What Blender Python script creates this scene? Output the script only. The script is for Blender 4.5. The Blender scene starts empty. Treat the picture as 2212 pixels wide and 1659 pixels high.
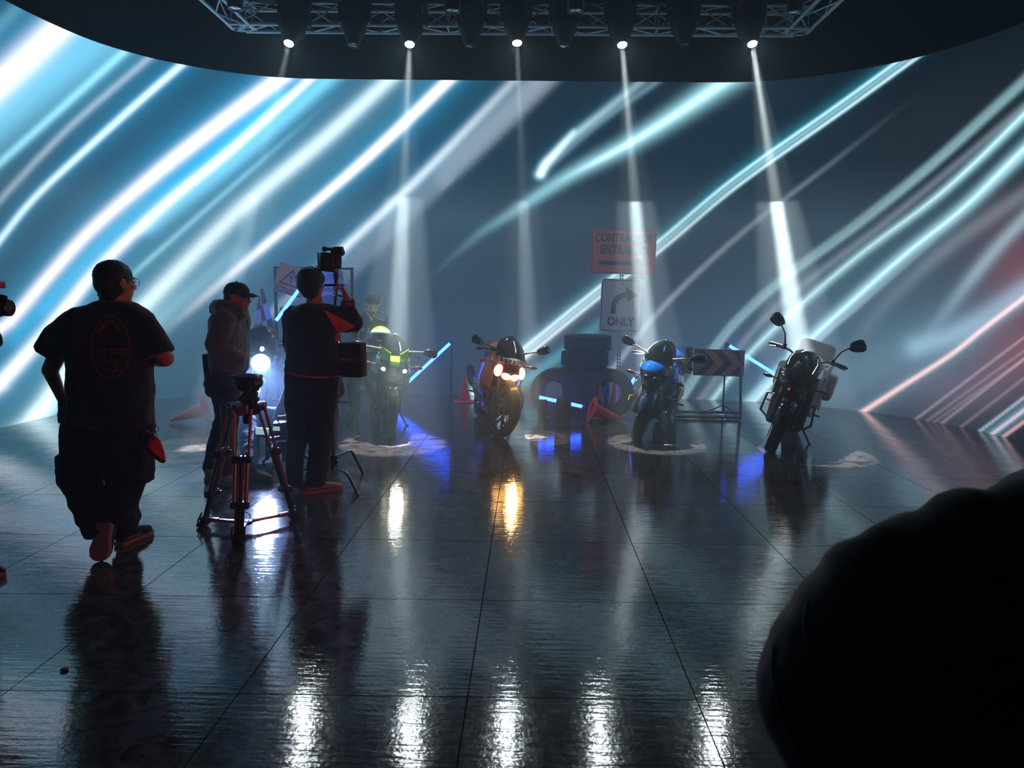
import bpy, bmesh, math, random
import numpy as np
from mathutils import Vector, Matrix, Euler
random.seed(7)
SC = bpy.context.scene
COL = SC.collection
PI = math.pi
R = math.radians

# ------------------------------------------------------------------ camera, exposure, world
CAM = Vector((0.0, 0.0, 1.59))
FPX = 1545.0
PITCH, ROLL, YAW = 0.12282, 0.015544, 0.02207


def _yawed(v):
    c, s = math.cos(YAW), math.sin(YAW)
    return Vector((c * v[0] - s * v[1], s * v[0] + c * v[1], v[2]))


_cr, _sr, _cp, _sp = math.cos(ROLL), math.sin(ROLL), math.cos(PITCH), math.sin(PITCH)
C_RIGHT = _yawed((_cr, _sp * _sr, _cp * _sr))
C_UP = _yawed((-_sr, _sp * _cr, _cp * _cr))
C_FWD = _yawed((0, _cp, -_sp))


def ray(px, py):
    return C_FWD + C_RIGHT * ((px - 1106) / FPX) - C_UP * ((py - 829.5) / FPX)


def W(px, py, Y):
    """point of the room at depth Y seen in direction (px, py)"""
    d = ray(px, py)
    return CAM + d * ((Y - CAM.y) / d.y)


def G(px, py, z=0.0):
    """point at height z seen in direction (px, py)"""
    d = ray(px, py)
    return CAM + d * ((z - CAM.z) / d.z)


cam_data = bpy.data.cameras.new('camera')
cam_data.sensor_width = 36.0
cam_data.lens = FPX / 2212 * 36.0
cam_data.clip_start = 0.05
cam_data.clip_end = 200
cam_data.dof.use_dof = True
cam_data.dof.focus_distance = 8.0
cam_data.dof.aperture_fstop = 5.6
camera = bpy.data.objects.new('camera', cam_data)
COL.objects.link(camera)
camera.matrix_world = Matrix(((C_RIGHT.x, C_UP.x, -C_FWD.x, CAM.x), (C_RIGHT.y, C_UP.y, -C_FWD.y, CAM.y),
                              (C_RIGHT.z, C_UP.z, -C_FWD.z, CAM.z), (0, 0, 0, 1)))
SC.camera = camera

SC.view_settings.view_transform = 'Standard'
SC.view_settings.look = 'None'
SC.view_settings.gamma = 1.0
SC.view_settings.exposure = 0.25
SC.view_settings.use_curve_mapping = False
cy = SC.cycles
cy.max_bounces = 5
cy.diffuse_bounces = 2
cy.glossy_bounces = 3
cy.transmission_bounces = 4
cy.transparent_max_bounces = 8
cy.volume_bounces = 1
cy.use_denoising = True
cy.use_adaptive_sampling = True
cy.adaptive_threshold = 0.055
cy.caustics_reflective = False
cy.caustics_refractive = False
cy.sample_clamp_indirect = 4.0
cy.sample_clamp_direct = 0.0

world = bpy.data.worlds.new('dark_hall')
SC.world = world
world.use_nodes = True
world.node_tree.nodes['Background'].inputs[0].default_value = (0.006, 0.020, 0.030, 1)
world.node_tree.nodes['Background'].inputs[1].default_value = 0.25
# thin haze filling the whole hall
_vs = world.node_tree.nodes.new('ShaderNodeVolumeScatter')
_vs.inputs['Color'].default_value = (0.72, 0.88, 1.0, 1)
_vs.inputs['Density'].default_value = 0.0085
_vs.inputs['Anisotropy'].default_value = 0.25
world.node_tree.links.new(_vs.outputs[0], world.node_tree.nodes['World Output'].inputs['Volume'])


def light(name, kind, loc, energy, color, target=None, **kw):
    d = bpy.data.lights.new(name, kind)
    d.energy = energy
    d.color = color
    for k, v in kw.items():
        setattr(d, k, v)
    o = bpy.data.objects.new(name, d)
    o.location = loc
    if target is not None:
        o.rotation_euler = (Vector(target) - Vector(loc)).to_track_quat('-Z', 'Y').to_euler()
    COL.objects.link(o)
    return o


LAMP_Y, LAMP_Z = 9.75, 4.83
# (pixel of lamp lens, point on the floor its beam is aimed at, power, cone degrees)
BEAMS = [((624, 93), (425, 968), 270, 10.0), ((885, 95), (850, 957), 1150, 10.0), ((1117, 92), (1150, 945), 330, 8.0),
         ((1344, 96), (1415, 957), 1000, 9.5), ((1625, 94), (1760, 978), 1250, 9.8)]
LAMPS = []
CORE = iter((0.5, 0.42, 0.5, 0.8, 1.1))
for (lp, gp, pw, ang) in BEAMS:
    L = W(lp[0], lp[1], LAMP_Y)
    T = G(*gp)
    LAMPS.append((L, T))
    dirn = (T - L).normalized()
    light('beam_core', 'SPOT', L + dirn * 0.03, pw * 84.0 * next(CORE), (1.0, 0.99, 0.88), T, spot_size=R(4.3), spot_blend=0.75, shadow_soft_size=0.03)
    light('beam_field', 'SPOT', L + dirn * 0.03, pw * 2.8, (1.0, 0.99, 0.88), T, spot_size=R(ang * 1.25), spot_blend=0.12, shadow_soft_size=0.03)
# red work light beside the camera position, it rims the crew
light('red_work_light', 'SPOT', (2.15, 2.2, 1.25), 85, (1.0, 0.10, 0.085), (-1.7, 4.6, 0.9), spot_size=R(46), spot_blend=0.5,
      shadow_soft_size=0.12)


# ------------------------------------------------------------------ materials
def srgb(r, g=None, b=None):
    if g is None:
        r, g, b = r
    def f(c):
        c = c / 255.0
        return c / 12.92 if c <= 0.04045 else ((c + 0.055) / 1.055) ** 2.4
    return (f(r), f(g), f(b))


MATS = {}


def mat(name, rgb=(128, 128, 128), rough=0.5, metal=0.0, emit=None, strength=0.0, spec=0.5, trans=0.0, ior=1.45, noise=0.0, nscale=8.0,
        bump=0.0, bscale=40.0, alpha=1.0, coat=0.0, sheen=0.0):
    if name in MATS:
        return MATS[name]
    m = bpy.data.materials.new(name)
    m.use_nodes = True
    nt = m.node_tree
    b = nt.nodes['Principled BSDF']
    c = srgb(rgb) + (1,)
    b.inputs['Base Color'].default_value = c
    b.inputs['Roughness'].default_value = rough
    b.inputs['Metallic'].default_value = metal
    b.inputs['Specular IOR Level'].default_value = spec
    b.inputs['IOR'].default_value = ior
    b.inputs['Transmission Weight'].default_value = trans
    b.inputs['Alpha'].default_value = alpha
    b.inputs['Coat Weight'].default_value = coat
    b.inputs['Coat Roughness'].default_value = 0.06
    b.inputs['Sheen Weight'].default_value = sheen
    if emit:
        b.inputs['Emission Color'].default_value = srgb(emit) + (1,)
        b.inputs['Emission Strength'].default_value = strength
    if noise > 0:
        tc = nt.nodes.new('ShaderNodeTexCoord')
        n = nt.nodes.new('ShaderNodeTexNoise')
        n.inputs['Scale'].default_value = nscale
        n.inputs['Detail'].default_value = 3
        nt.links.new(tc.outputs['Object'], n.inputs['Vector'])
        mx = nt.nodes.new('ShaderNodeMix')
        mx.data_type = 'RGBA'
        mx.inputs[6].default_value = tuple(x * (1 - noise) for x in c[:3]) + (1,)
        mx.inputs[7].default_value = tuple(min(1, x * (1 + noise)) for x in c[:3]) + (1,)
        nt.links.new(n.outputs[0], mx.inputs[0])
        nt.links.new(mx.outputs[2], b.inputs['Base Color'])
    if bump > 0:
        tc = nt.nodes.new('ShaderNodeTexCoord')
        n = nt.nodes.new('ShaderNodeTexNoise')
        n.inputs['Scale'].default_value = bscale
        n.inputs['Detail'].default_value = 3
        nt.links.new(tc.outputs['Object'], n.inputs['Vector'])
        bp = nt.nodes.new('ShaderNodeBump')
        bp.inputs['Strength'].default_value = bump
        bp.inputs['Distance'].default_value = 0.02
        nt.links.new(n.outputs[0], bp.inputs['Height'])
        nt.links.new(bp.outputs[0], b.inputs['Normal'])
    MATS[name] = m
    return m


# ------------------------------------------------------------------ object helpers
def tag(o, label=None, cat=None, group=None, kind=None):
    if label: o['label'] = label
    if cat: o['category'] = cat
    if group: o['group'] = group
    if kind: o['kind'] = kind
    return o


def thing(name, label, cat, loc=(0, 0, 0), rz=0.0, group=None, rot=None):
    o = bpy.data.objects.new(name, None)
    COL.objects.link(o)
    o.location = loc
    o.rotation_euler = rot if rot else (0, 0, rz)
    o.empty_display_size = 0.1
    return tag(o, label, cat, group)


def obj(name, bm, m, parent=None, smooth=True, label=None):
    me = bpy.data.meshes.new(name)
    bm.normal_update()
    bm.to_mesh(me)
    bm.free()
    return mobj(name, me, m, parent, smooth, label)


def mobj(name, me, m, parent=None, smooth=True, label=None):
    ms = m if isinstance(m, (list, tuple)) else [m]
    me.materials.clear()
    for x in ms:
        me.materials.append(x)
    if smooth:
        me.shade_smooth()
        try:
            me.set_sharp_from_angle(angle=R(38))
        except Exception:
            pass
    o = bpy.data.objects.new(name, me)
    COL.objects.link(o)
    if parent is not None:
        o.parent = parent
    if label:
        o['label'] = label
    return o


def localize(o, root):
    """o holds a mesh in room coordinates: bring it into its root's frame"""
    bpy.context.view_layer.update()
    o.data.transform(root.matrix_world.inverted())
    return o


def copy_tree(o, parent=None):
    c = o.copy()
    COL.objects.link(c)
    if parent is not None:
        c.parent = parent
    for ch in list(o.children):
        copy_tree(ch, c)
    return c


def frame_of(d, up=None):
    d = Vector(d).normalized()
    u = Vector(up) if up is not None else (Vector((0, 0, 1)) if abs(d.z) < 0.95 else Vector((0, 1, 0)))
    x = d.cross(u)
    if x.length < 1e-6:
        x = d.cross(Vector((1, 0, 0)))
    x.normalize()
    y = x.cross(d).normalized()
    return x, y


def rings(bm, rs, cap=True, closed=False, mi=0):
    """rs: lists of points, same count"""
    vs = [[bm.verts.new(p) for p in r] for r in rs]
    n = len(vs[0])
    m = len(vs)
    for i in range(m if closed else m - 1):
        a, b = vs[i], vs[(i + 1) % m]
        for j in range(n):
            f = bm.faces.new((a[j], a[(j + 1) % n], b[(j + 1) % n], b[j]))
            f.material_index = mi
    if cap and not closed:
        f = bm.faces.new(list(reversed(vs[0]))); f.material_index = mi
        f = bm.faces.new(vs[-1]); f.material_index = mi
    return vs


def tube(bm, pts, r, seg=10, cap=True, closed=False, flat=1.0, up=None, mi=0):
    pts = [Vector(p) for p in pts]
    n = len(pts)
    rr = r if isinstance(r, (list, tuple)) else [r] * n
    out = []
    px = None
    for i, p in enumerate(pts):
        if closed:
            d = pts[(i + 1) % n] - pts[i - 1]
        elif i == 0:
            d = pts[1] - pts[0]
        elif i == n - 1:
            d = pts[-1] - pts[-2]
        else:
            d = (pts[i + 1] - p).normalized() + (p - pts[i - 1]).normalized()
        if d.length < 1e-9:
            d = Vector((0, 0, 1))
        d.normalize()
        if px is None:
            x, y = frame_of(d, up)
        else:
            x = px - d * px.dot(d)
            if x.length < 1e-6:
                x, y = frame_of(d)
            x.normalize()
            y = x.cross(d).normalized()
        px = x
        out.append([p + x * (math.cos(a) * rr[i]) + y * (math.sin(a) * rr[i] * flat) for a in [2 * PI * k / seg for k in range(seg)]])
    return rings(bm, out, cap, closed, mi)


def capsule(bm, a, b, ra, rb, seg=12, n=4, fl=1.0, up=None):
    """tapered limb with rounded ends"""
    a, b = Vector(a), Vector(b)
    d = (b - a)
    L = d.length
    d = d.normalized() if L > 1e-9 else Vector((0, 0, 1))
    pts, rr = [], []
    for i in range(n + 1):
        t = (PI / 2) * (1 - i / n)
        pts.append(a - d * ra * math.sin(t)); rr.append(max(1e-4, ra * math.cos(t)))
    for i in range(n + 1):
        t = (PI / 2) * (i / n)
        pts.append(b + d * rb * math.sin(t)); rr.append(max(1e-4, rb * math.cos(t)))
    x, y = frame_of(d, up)
    out = [[p + x * (math.cos(q) * r_) + y * (math.sin(q) * r_ * fl) for q in [2 * PI * k / seg for k in range(seg)]] for p, r_ in zip(pts, rr)]
    rings(bm, out)


def limb(bm, pts, rr, seg=12):
    for i in range(len(pts) - 1):
        capsule(bm, pts[i], pts[i + 1], rr[i], rr[i + 1], seg)


def ball(bm, c, r, seg=14, rings_=9, rot=None, mi=0):
    """ellipsoid; r scalar or 3"""
    c = Vector(c)
    r = (r, r, r) if not isinstance(r, (list, tuple)) else r
    M = rot.to_matrix() if isinstance(rot, Euler) else (rot if rot is not None else Matrix.Identity(3))
    out = []
    for i in range(rings_ + 1):
        t = -PI / 2 + PI * i / rings_
        cr = max(0.02, math.cos(t))
        out.append([c + M @ Vector((r[0] * cr * math.cos(a), r[1] * cr * math.sin(a), r[2] * math.sin(t))) for a in
                    [2 * PI * k / seg for k in range(seg)]])
    rings(bm, out, mi=mi)


def box(bm, c, s, rot=None, bev=0.0, mi=0, taper=1.0):
    c = Vector(c)
    M = rot.to_matrix() if isinstance(rot, Euler) else (rot if rot is not None else Matrix.Identity(3))
    if bev <= 0:
        vs = []
        for z in (-1, 1):
            k = 1.0 if z < 0 else taper
            for x, y in ((-1, -1), (1, -1), (1, 1), (-1, 1)):
                vs.append(bm.verts.new(c + M @ Vector((x * s[0] / 2 * k, y * s[1] / 2 * k, z * s[2] / 2))))
        for f in ((3, 2, 1, 0), (4, 5, 6, 7), (0, 1, 5, 4), (1, 2, 6, 5), (2, 3, 7, 6), (3, 0, 4, 7)):
            q = bm.faces.new([vs[i] for i in f]); q.material_index = mi
        return
    b = min(bev, min(s) * 0.45)
    rs = []
    hx, hy, hz = s[0] / 2, s[1] / 2, s[2] / 2
    for (z, ins) in ((-hz, b), (-hz + b * 0.3, b * 0.3), (-hz + b, 0), (hz - b, 0), (hz - b * 0.3, b * 0.3), (hz, b)):
        k = 1.0 + (taper - 1.0) * ((z + hz) / (2 * hz))
        ring = []
        for (sx, sy, a0) in ((1, 1, 0), (-1, 1, PI / 2), (-1, -1, PI), (1, -1, 1.5 * PI)):
            for j in range(4):
                a = a0 + j * PI / 6
                ring.append(c + M @ Vector(((sx * (hx - b) + math.cos(a) * (b - ins)) * k, (sy * (hy - b) + math.sin(a) * (b - ins)) * k, z)))
        rs.append(ring)
    rings(bm, rs, mi=mi)


def lathe(bm, prof, c=(0, 0, 0), axis=(0, 0, 1), seg=32, closed=False, cap=False, mi=0):
    """prof: (radius, height along axis)"""
    c = Vector(c)
    d = Vector(axis).normalized()
    x, y = frame_of(d)
    out = [[c + d * h + x * (math.cos(a) * max(r, 1e-4)) + y * (math.sin(a) * max(r, 1e-4)) for a in [2 * PI * k / seg for k in range(seg)]]
           for r, h in prof]
    rings(bm, out, cap, closed, mi)


def prism(bm, pts, nvec, mi=0):
    """extrude a planar polygon by nvec"""
    nvec = Vector(nvec)
    a = [bm.verts.new(Vector(p)) for p in pts]
    b = [bm.verts.new(Vector(p) + nvec) for p in pts]
    n = len(a)
    f = bm.faces.new(list(reversed(a))); f.material_index = mi
    f = bm.faces.new(b); f.material_index = mi
    for i in range(n):
        f = bm.faces.new((a[i], a[(i + 1) % n], b[(i + 1) % n], b[i])); f.material_index = mi


def sheet(bm, grid, thick=0.004, mi=0):
    """grid of points -> solid shell"""
    rows, cols = len(grid), len(grid[0])
    P = [[Vector(p) for p in r] for r in grid]
    top = [[bm.verts.new(p) for p in r] for r in P]
    bot = []
    for i in range(rows):
        rr = []
        for j in range(cols):
            du = P[min(i + 1, rows - 1)][j] - P[max(i - 1, 0)][j]
            dv = P[i][min(j + 1, cols - 1)] - P[i][max(j - 1, 0)]
            n = du.cross(dv)
            n = n.normalized() if n.length > 1e-9 else Vector((0, 0, 1))
            rr.append(bm.verts.new(P[i][j] - n * thick))
        bot.append(rr)
    fs = []
    for i in range(rows - 1):
        for j in range(cols - 1):
            fs.append(bm.faces.new((top[i][j], top[i + 1][j], top[i + 1][j + 1], top[i][j + 1])))
            fs.append(bm.faces.new((bot[i][j], bot[i][j + 1], bot[i + 1][j + 1], bot[i + 1][j])))
    for j in range(cols - 1):
        fs.append(bm.faces.new((top[0][j], top[0][j + 1], bot[0][j + 1], bot[0][j])))
        fs.append(bm.faces.new((top[-1][j], bot[-1][j], bot[-1][j + 1], top[-1][j + 1])))
    for i in range(rows - 1):
        fs.append(bm.faces.new((top[i][0], bot[i][0], bot[i + 1][0], top[i + 1][0])))
        fs.append(bm.faces.new((top[i][-1], top[i + 1][-1], bot[i + 1][-1], bot[i][-1])))
    for f in fs:
        f.material_index = mi


def eval_mods(bm, mods):
    me = bpy.data.meshes.new('tmp')
    bm.to_mesh(me)
    bm.free()
    o = bpy.data.objects.new('tmp', me)
    COL.objects.link(o)
    for kind, kw in mods:
        md = o.modifiers.new(kind, kind)
        for k, v in kw.items():
            setattr(md, k, v)
    bpy.context.view_layer.update()
    dg = bpy.context.evaluated_depsgraph_get()
    me2 = bpy.data.meshes.new_from_object(o.evaluated_get(dg))
    bpy.data.objects.remove(o)
    bpy.data.meshes.remove(me)
    return me2


_tex = {}


def clouds(scale):
    if scale not in _tex:
        t = bpy.data.textures.new('folds', 'CLOUDS')
        t.noise_scale = scale
        t.noise_depth = 2
        _tex[scale] = t
    return _tex[scale]


def blob(name, bm, m, parent, voxel=0.012, smooth=4, fold=0.0, fscale=0.09, label=None, cut=None):
    """fuse the shapes of bm into one continuous skin"""
    mods = [('REMESH', dict(mode='VOXEL', voxel_size=voxel, use_smooth_shade=True)), ('SMOOTH', dict(iterations=smooth, factor=0.5))]
    if fold > 0:
        mods.append(('DISPLACE', dict(texture=clouds(fscale), strength=fold, mid_level=0.5)))
    me = eval_mods(bm, mods)
    o = mobj(name, me, m, parent, True, label)
    return o


def text_mesh(body, size, depth=0.002, bold=0.0, align='CENTER', spacing=1.0, xscale=1.0):
    cu = bpy.data.curves.new('txt', 'FONT')
    cu.body = body
    cu.size = size
    cu.extrude = depth
    cu.offset = bold
    cu.align_x = align
    cu.align_y = 'CENTER'
    cu.space_character = spacing
    cu.resolution_u = 3
    o = bpy.data.objects.new('txt', cu)
    COL.objects.link(o)
    bpy.context.view_layer.update()
    me = bpy.data.meshes.new_from_object(o.evaluated_get(bpy.context.evaluated_depsgraph_get()))
    bpy.data.objects.remove(o)
    bpy.data.curves.remove(cu)
    if xscale != 1.0:
        me.transform(Matrix.Diagonal((xscale, 1, 1, 1)))
    return me


def text_obj(name, body, size, m, parent, M, depth=0.002, **kw):
    """M: 4x4 placing the text's xy plane"""
    me = text_mesh(body, size, depth, **kw)
    me.transform(M)
    return mobj(name, me, m, parent, smooth=False)


def basis(o, x, y):
    """matrix with origin o, x axis x, y axis y"""
    x = Vector(x).normalized()
    z = x.cross(Vector(y)).normalized()
    y = z.cross(x)
    return Matrix(((x.x, y.x, z.x, o[0]), (x.y, y.y, z.y, o[1]), (x.z, y.z, z.z, o[2]), (0, 0, 0, 1)))


def lerp(a, b, t):
    return a + (b - a) * t


def spline(pts, n):
    """Catmull-Rom through pts"""
    P = [Vector(p) for p in pts]
    P = [P[0] * 2 - P[1]] + P + [P[-1] * 2 - P[-2]]
    out = []
    segs = len(P) - 3
    for k in range(n + 1):
        u = k / n * segs
        i = min(int(u), segs - 1)
        t = u - i
        a, b, c, d = P[i:i + 4]
        out.append(0.5 * ((2 * b) + (c - a) * t + (2 * a - 5 * b + 4 * c - d) * t * t + (3 * b - a - 3 * c + d) * t ** 3))
    return out
# ------------------------------------------------------------------ room: LED wall, floor, ceiling, haze
S_ = 1.06
PLAN = [(-6.08, -3.0), (-6.06, 2.0), (-6.03, 6.0), (-6.01, 8.0), (-5.97, 8.8), (-5.86, 9.45), (-5.70, 9.9), (-5.40, 10.35), (-5.02, 10.7), (-4.58, 10.98),
        (-4.12, 11.18), (-3.6, 11.29), (-3.0, 11.31), (-1.5, 11.31), (0, 11.31), (1.6, 11.31), (2.9, 11.30), (3.5, 11.2), (3.95, 11.03),
        (4.4, 10.77), (4.85, 10.4), (5.2, 9.98), (5.48, 9.45), (5.64, 9.0), (5.74, 8.4), (5.80, 7.6), (5.86, 6.0), (5.92, 2.0), (5.95, -3.0)]
WALL_H = 4.535 * S_ + 0.015


def plan_curve(n):
    P = [Vector((x, y)) for x, y in PLAN]
    fine = [Vector((v.x, v.y)) for v in spline([Vector((p.x, p.y, 0)) for p in P], 600)]
    L = [0]
    for a, b in zip(fine[:-1], fine[1:]):
        L.append(L[-1] + (b - a).length)
    out = []
    k = 0
    for i in range(n + 1):
        s = L[-1] * i / n
        while k < len(L) - 2 and L[k + 1] < s:
            k += 1
        t = (s - L[k]) / max(1e-9, L[k + 1] - L[k])
        out.append(fine[k].lerp(fine[k + 1], t))
    return out, L[-1]


def lin(c):
    c = np.array(c, float) / 255.0
    return np.where(c <= 0.04045, c / 12.92, ((c + 0.055) / 1.055) ** 2.4)


def screen_picture(PX, PY):
    """the clip playing on the LED wall: light trails on a dark teal ground"""
    out = np.zeros((len(PX), 3))

    def blobc(x, y, sx, sy, c, g=1.0):
        out[:] += np.exp(-((PX - x) / sx) ** 2 - ((PY - y) / sy) ** 2)[:, None] * lin(c)[None, :] * g * .72
    out[:] += lin((6, 12, 20))
    blobc(300, 300, 480, 500, (22, 66, 92))
    blobc(650, 300, 420, 300, (16, 70, 96))
    blobc(100, 80, 260, 170, (30, 90, 120))
    blobc(150, 750, 400, 260, (36, 84, 104))
    blobc(1500, 300, 460, 240, (10, 36, 52))
    blobc(1950, 700, 300, 200, (60, 84, 100))
    blobc(2220, 590, 110, 130, (112, 44, 50))
    blobc(2230, 760, 130, 70, (110, 60, 70))
    blobc(2080, 840, 150, 60, (84, 66, 84))
    blobc(1650, 780, 380, 150, (50, 78, 100))
    blobc(1150, 760, 300, 160, (30, 50, 74))

    def dist(poly):
        best = np.full(len(PX), 1e9); sgn = np.zeros(len(PX)); tt = np.zeros(len(PX))
        P = np.array(poly, float)
        # smooth the polyline
        if len(P) > 2:
            sp = spline([Vector((p[0], p[1], 0)) for p in P], 6 * (len(P) - 1))
            P = np.array([(v.x, v.y) for v in sp])
        seg = np.linalg.norm(np.diff(P, axis=0), axis=1)
        tot = seg.sum(); acc = 0
        for a, b, L in zip(P[:-1], P[1:], seg):
            ab = b - a
            t = ((PX - a[0]) * ab[0] + (PY - a[1]) * ab[1]) / (L * L)
            tc = np.clip(t, 0, 1)
            dx = PX - a[0] - tc * ab[0]; dy = PY - a[1] - tc * ab[1]
            d = np.hypot(dx, dy)
            # sign: + = lower right of the trail
            s = np.sign(ab[0] * dy - ab[1] * dx)
            m = d < best
            best[m] = d[m]; sgn[m] = s[m]; tt[m] = (acc + tc[m] * L) / tot
            acc += L
        return best, sgn, tt

    def trail(poly, core, wc, halo=None, wh=0, g0=1.0, g1=1.0, gh=1.0, off=0.0, wneg=None, p=2.0, w1=None, ext=True, f0=0.0, f1=0.0):
        """core colour with half width wc (px); a halo of colour halo and width wh; g0..g1 gain from start to end"""
        if ext:
            a, b = np.array(poly[0], float), np.array(poly[1], float)
            d = (a - b) / np.linalg.norm(a - b)
            poly = [tuple(a + d * (ext if ext is not True else 40))] + list(poly)
            a, b = np.array(poly[-1], float), np.array(poly[-2], float)
            d = (a - b) / np.linalg.norm(a - b)
            poly = poly + [tuple(a + d * (700 if (a[0] > 2180 or a[1] < 20) else 60))]
            if poly[1][0] < 5:
                a, b = np.array(poly[1], float), np.array(poly[2], float)
                poly[0] = tuple(a + (a - b) / np.linalg.norm(a - b) * 600)
        d, s, t = dist(poly)
        sd = d * s - off
        w = wc + ((w1 if w1 is not None else wc) - wc) * t
        ww = w if wneg is None else np.where(sd < 0, w * wneg, w)
        g = (g0 + (g1 - g0) * t)
        if f0 > 0: g = g * np.clip(t / f0, 0, 1) ** 1.3
        if f1 > 0: g = g * np.clip((1 - t) / f1, 0, 1) ** 1.3
        out[:] += (np.exp(-(np.abs(sd) / ww) ** p) * g)[:, None] * lin(core)[None, :]
        if halo is not None:
            out[:] += (np.exp(-(np.abs(sd) / wh) ** 1.5) * g * gh * .72)[:, None] * lin(halo)[None, :]

    WHT, PNK, BLU, CY, GR, TEAL = (255, 250, 250), (255, 226, 224), (30, 134, 178), (112, 178, 200), (110, 120, 130), (60, 130, 150)
    # left side, upper trails
    trail([(0, 178), (62, 122), (124, 64)], PNK, 31, BLU, 66, 1.15, 1.15, 1.0)
    trail([(0, 262), (100, 180), (210, 95)], CY, 52, None, 0, .8, .85)
    trail([(0, 55), (40, 14)], (86, 120, 128), 16, None, 0, .7, .7)
    trail([(0, 352), (130, 236), (268, 112)], (140, 190, 205), 9, TEAL, 20, .7, .9, .6)
    trail([(0, 432), (90, 335), (175, 252), (322, 125)], (150, 150, 160), 8, TEAL, 22, .45, .9, .5)
    trail([(0, 518), (50, 455), (100, 402), (200, 310), (300, 220), (392, 140)], (215, 240, 250), 7.5, BLU, 22, .55, 1.15, .75)
    trail([(120, 640), (260, 480), (440, 300)], TEAL, 14, None, 0, .35, .2)
    # E, F : the two strongest
    trail([(-30, 735), (25, 690), (100, 603), (200, 494), (350, 364), (480, 262), (598, 174)], PNK, 12, BLU, 40, .62, 1.35, 1.0, w1=16)
    trail([(-40, 860), (0, 828), (84, 735), (150, 655), (220, 572), (350, 447), (500, 323), (668, 172)], WHT, 22, BLU, 46, 1.0, .95, .9, w1=8)
    trail([(350, 455), (500, 338), (690, 172)], CY, 18, None, 0, .8, 1.0, off=12)
    trail([(60, 700), (230, 520), (400, 380), (560, 250)], BLU, 18, None, 0, .5, .9)
    trail([(240, 640), (290, 590), (425, 470), (560, 352), (700, 230)], (150, 195, 210), 6, TEAL, 16, .7, .25, .7, f0=.2, f1=.4)
    # H broad one
    trail([(30, 950), (84, 890), (148, 800), (225, 735), (300, 672), (380, 590), (525, 447), (700, 300), (825, 186)], (225, 240, 250), 20, CY, 56, 1.0, .75, .62, w1=16)
    trail([(120, 880), (250, 800), (345, 690), (460, 590)], (150, 200, 215), 22, None, 0, .8, .3)
    # J
    trail([(350, 720), (500, 592), (650, 464), (750, 379), (850, 288), (968, 174)], WHT, 9.5, BLU, 34, .75, 1.35, .8, w1=11, f0=.35)
    # K, L
    trail([(560, 700), (690, 585), (760, 520), (850, 437), (940, 349), (1100, 184)], (232, 240, 245), 10, BLU, 30, 1.15, .32, .75, f0=.3)
    trail([(600, 760), (770, 590), (900, 462), (1106, 268), (1196, 180)], (118, 132, 144), 20, None, 0, .55, .7, wneg=1.9, off=-14, p=3, f0=.35)
    trail([(1020, 350), (1180, 190)], (120, 124, 132), 26, None, 0, .4, .6, off=-26, p=3)
    # right side
    trail([(1168, 374), (1180, 352), (1200, 332), (1235, 297), (1300, 245), (1386, 176)], (205, 240, 248), 9, BLU, 16, .62, .22, .8, ext=4)
    trail([(1170, 372), (1178, 356), (1200, 330)], (220, 250, 255), 9, None, 0, .8, .4, ext=3, w1=6)
    trail([(1215, 335), (1300, 262), (1420, 176)], (120, 150, 160), 7, None, 0, .3, .6)
    trail([(950, 580), (1030, 510), (1106, 460), (1231, 379), (1356, 312), (1456, 250), (1566, 176)], (165, 225, 238), 6, (30, 120, 145), 16, .35, .8, .9, w1=26, f0=.35)
    trail([(1231, 379), (1356, 312), (1456, 250), (1566, 176)], (225, 245, 250), 5, None, 0, .5, .42, w1=12, f0=.25)
    tw = [(1060, 822), (1146, 752), (1296, 630), (1426, 530), (1556, 420), (1656, 345), (1806, 240), (1958, 130)]
    trail(tw, (190, 236, 248), 3.6, (40, 150, 175), 15, .85, .9, .75, off=-9)
    trail(tw, (170, 225, 240), 3.0, None, 0, .5, .55, off=0)
    trail(tw, (200, 238, 248), 3.6, None, 0, .8, .95, off=9)
    trail(tw[:4], (190, 190, 205), 16, None, 0, .7, .1)
    trail([(1130, 825), (1220, 760), (1296, 700), (1380, 620)], (80, 170, 190), 13, None, 0, .7, .3, f1=.5)
    trail([(1240, 880), (1321, 800), (1406, 692), (1506, 590), (1631, 480), (1806, 345), (1956, 225)], (150, 165, 180), 7, None, 0, .8, .08, w1=5, f1=.3)
    for off, g in ((-6, .55), (4, .7)):
        trail([(1460, 880), (1546, 750), (1606, 680), (1706, 592), (1856, 482), (2006, 362), (2131, 250), (2230, 160)], (150, 195, 205), 5, None, 0, g * .9, g * .55, off=off, w1=9)
    trail([(1500, 880), (1640, 700), (1760, 596), (1900, 490), (2060, 360), (2230, 215)], (140, 150, 160), 8, None, 0, .45, .35)
    trail([(1540, 862), (1621, 762), (1721, 667), (1856, 552), (2006, 440), (2106, 352), (2230, 232)], (165, 215, 225), 9, (40, 100, 120), 22, .6, .95, .5, w1=11)
    trail([(1620, 868), (1736, 747), (1831, 660), (1956, 550), (2081, 450), (2230, 308)], (170, 220, 238), 12, (50, 110, 130), 26, .85, .85, .6, w1=16)
    trail([(1545, 857), (1624, 758), (1724, 663), (1859, 548), (2009, 436), (2109, 348), (2230, 228)], (200, 236, 244), 2.6, None, 0, .4, .45)
    trail([(1632, 866), (1744, 741), (1837, 654), (1962, 544), (2087, 444), (2230, 302)], (205, 236, 250), 3.2, None, 0, .5, .5)
    trail([(1650, 868), (1760, 745), (1851, 665), (1970, 562)], (190, 195, 215), 4, None, 0, .6, .1)
    trail([(1790, 830), (1846, 745), (1900, 672), (1956, 615), (2056, 528), (2230, 405)], (130, 145, 155), 17, None, 0, .4, .5, f0=.3)
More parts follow.
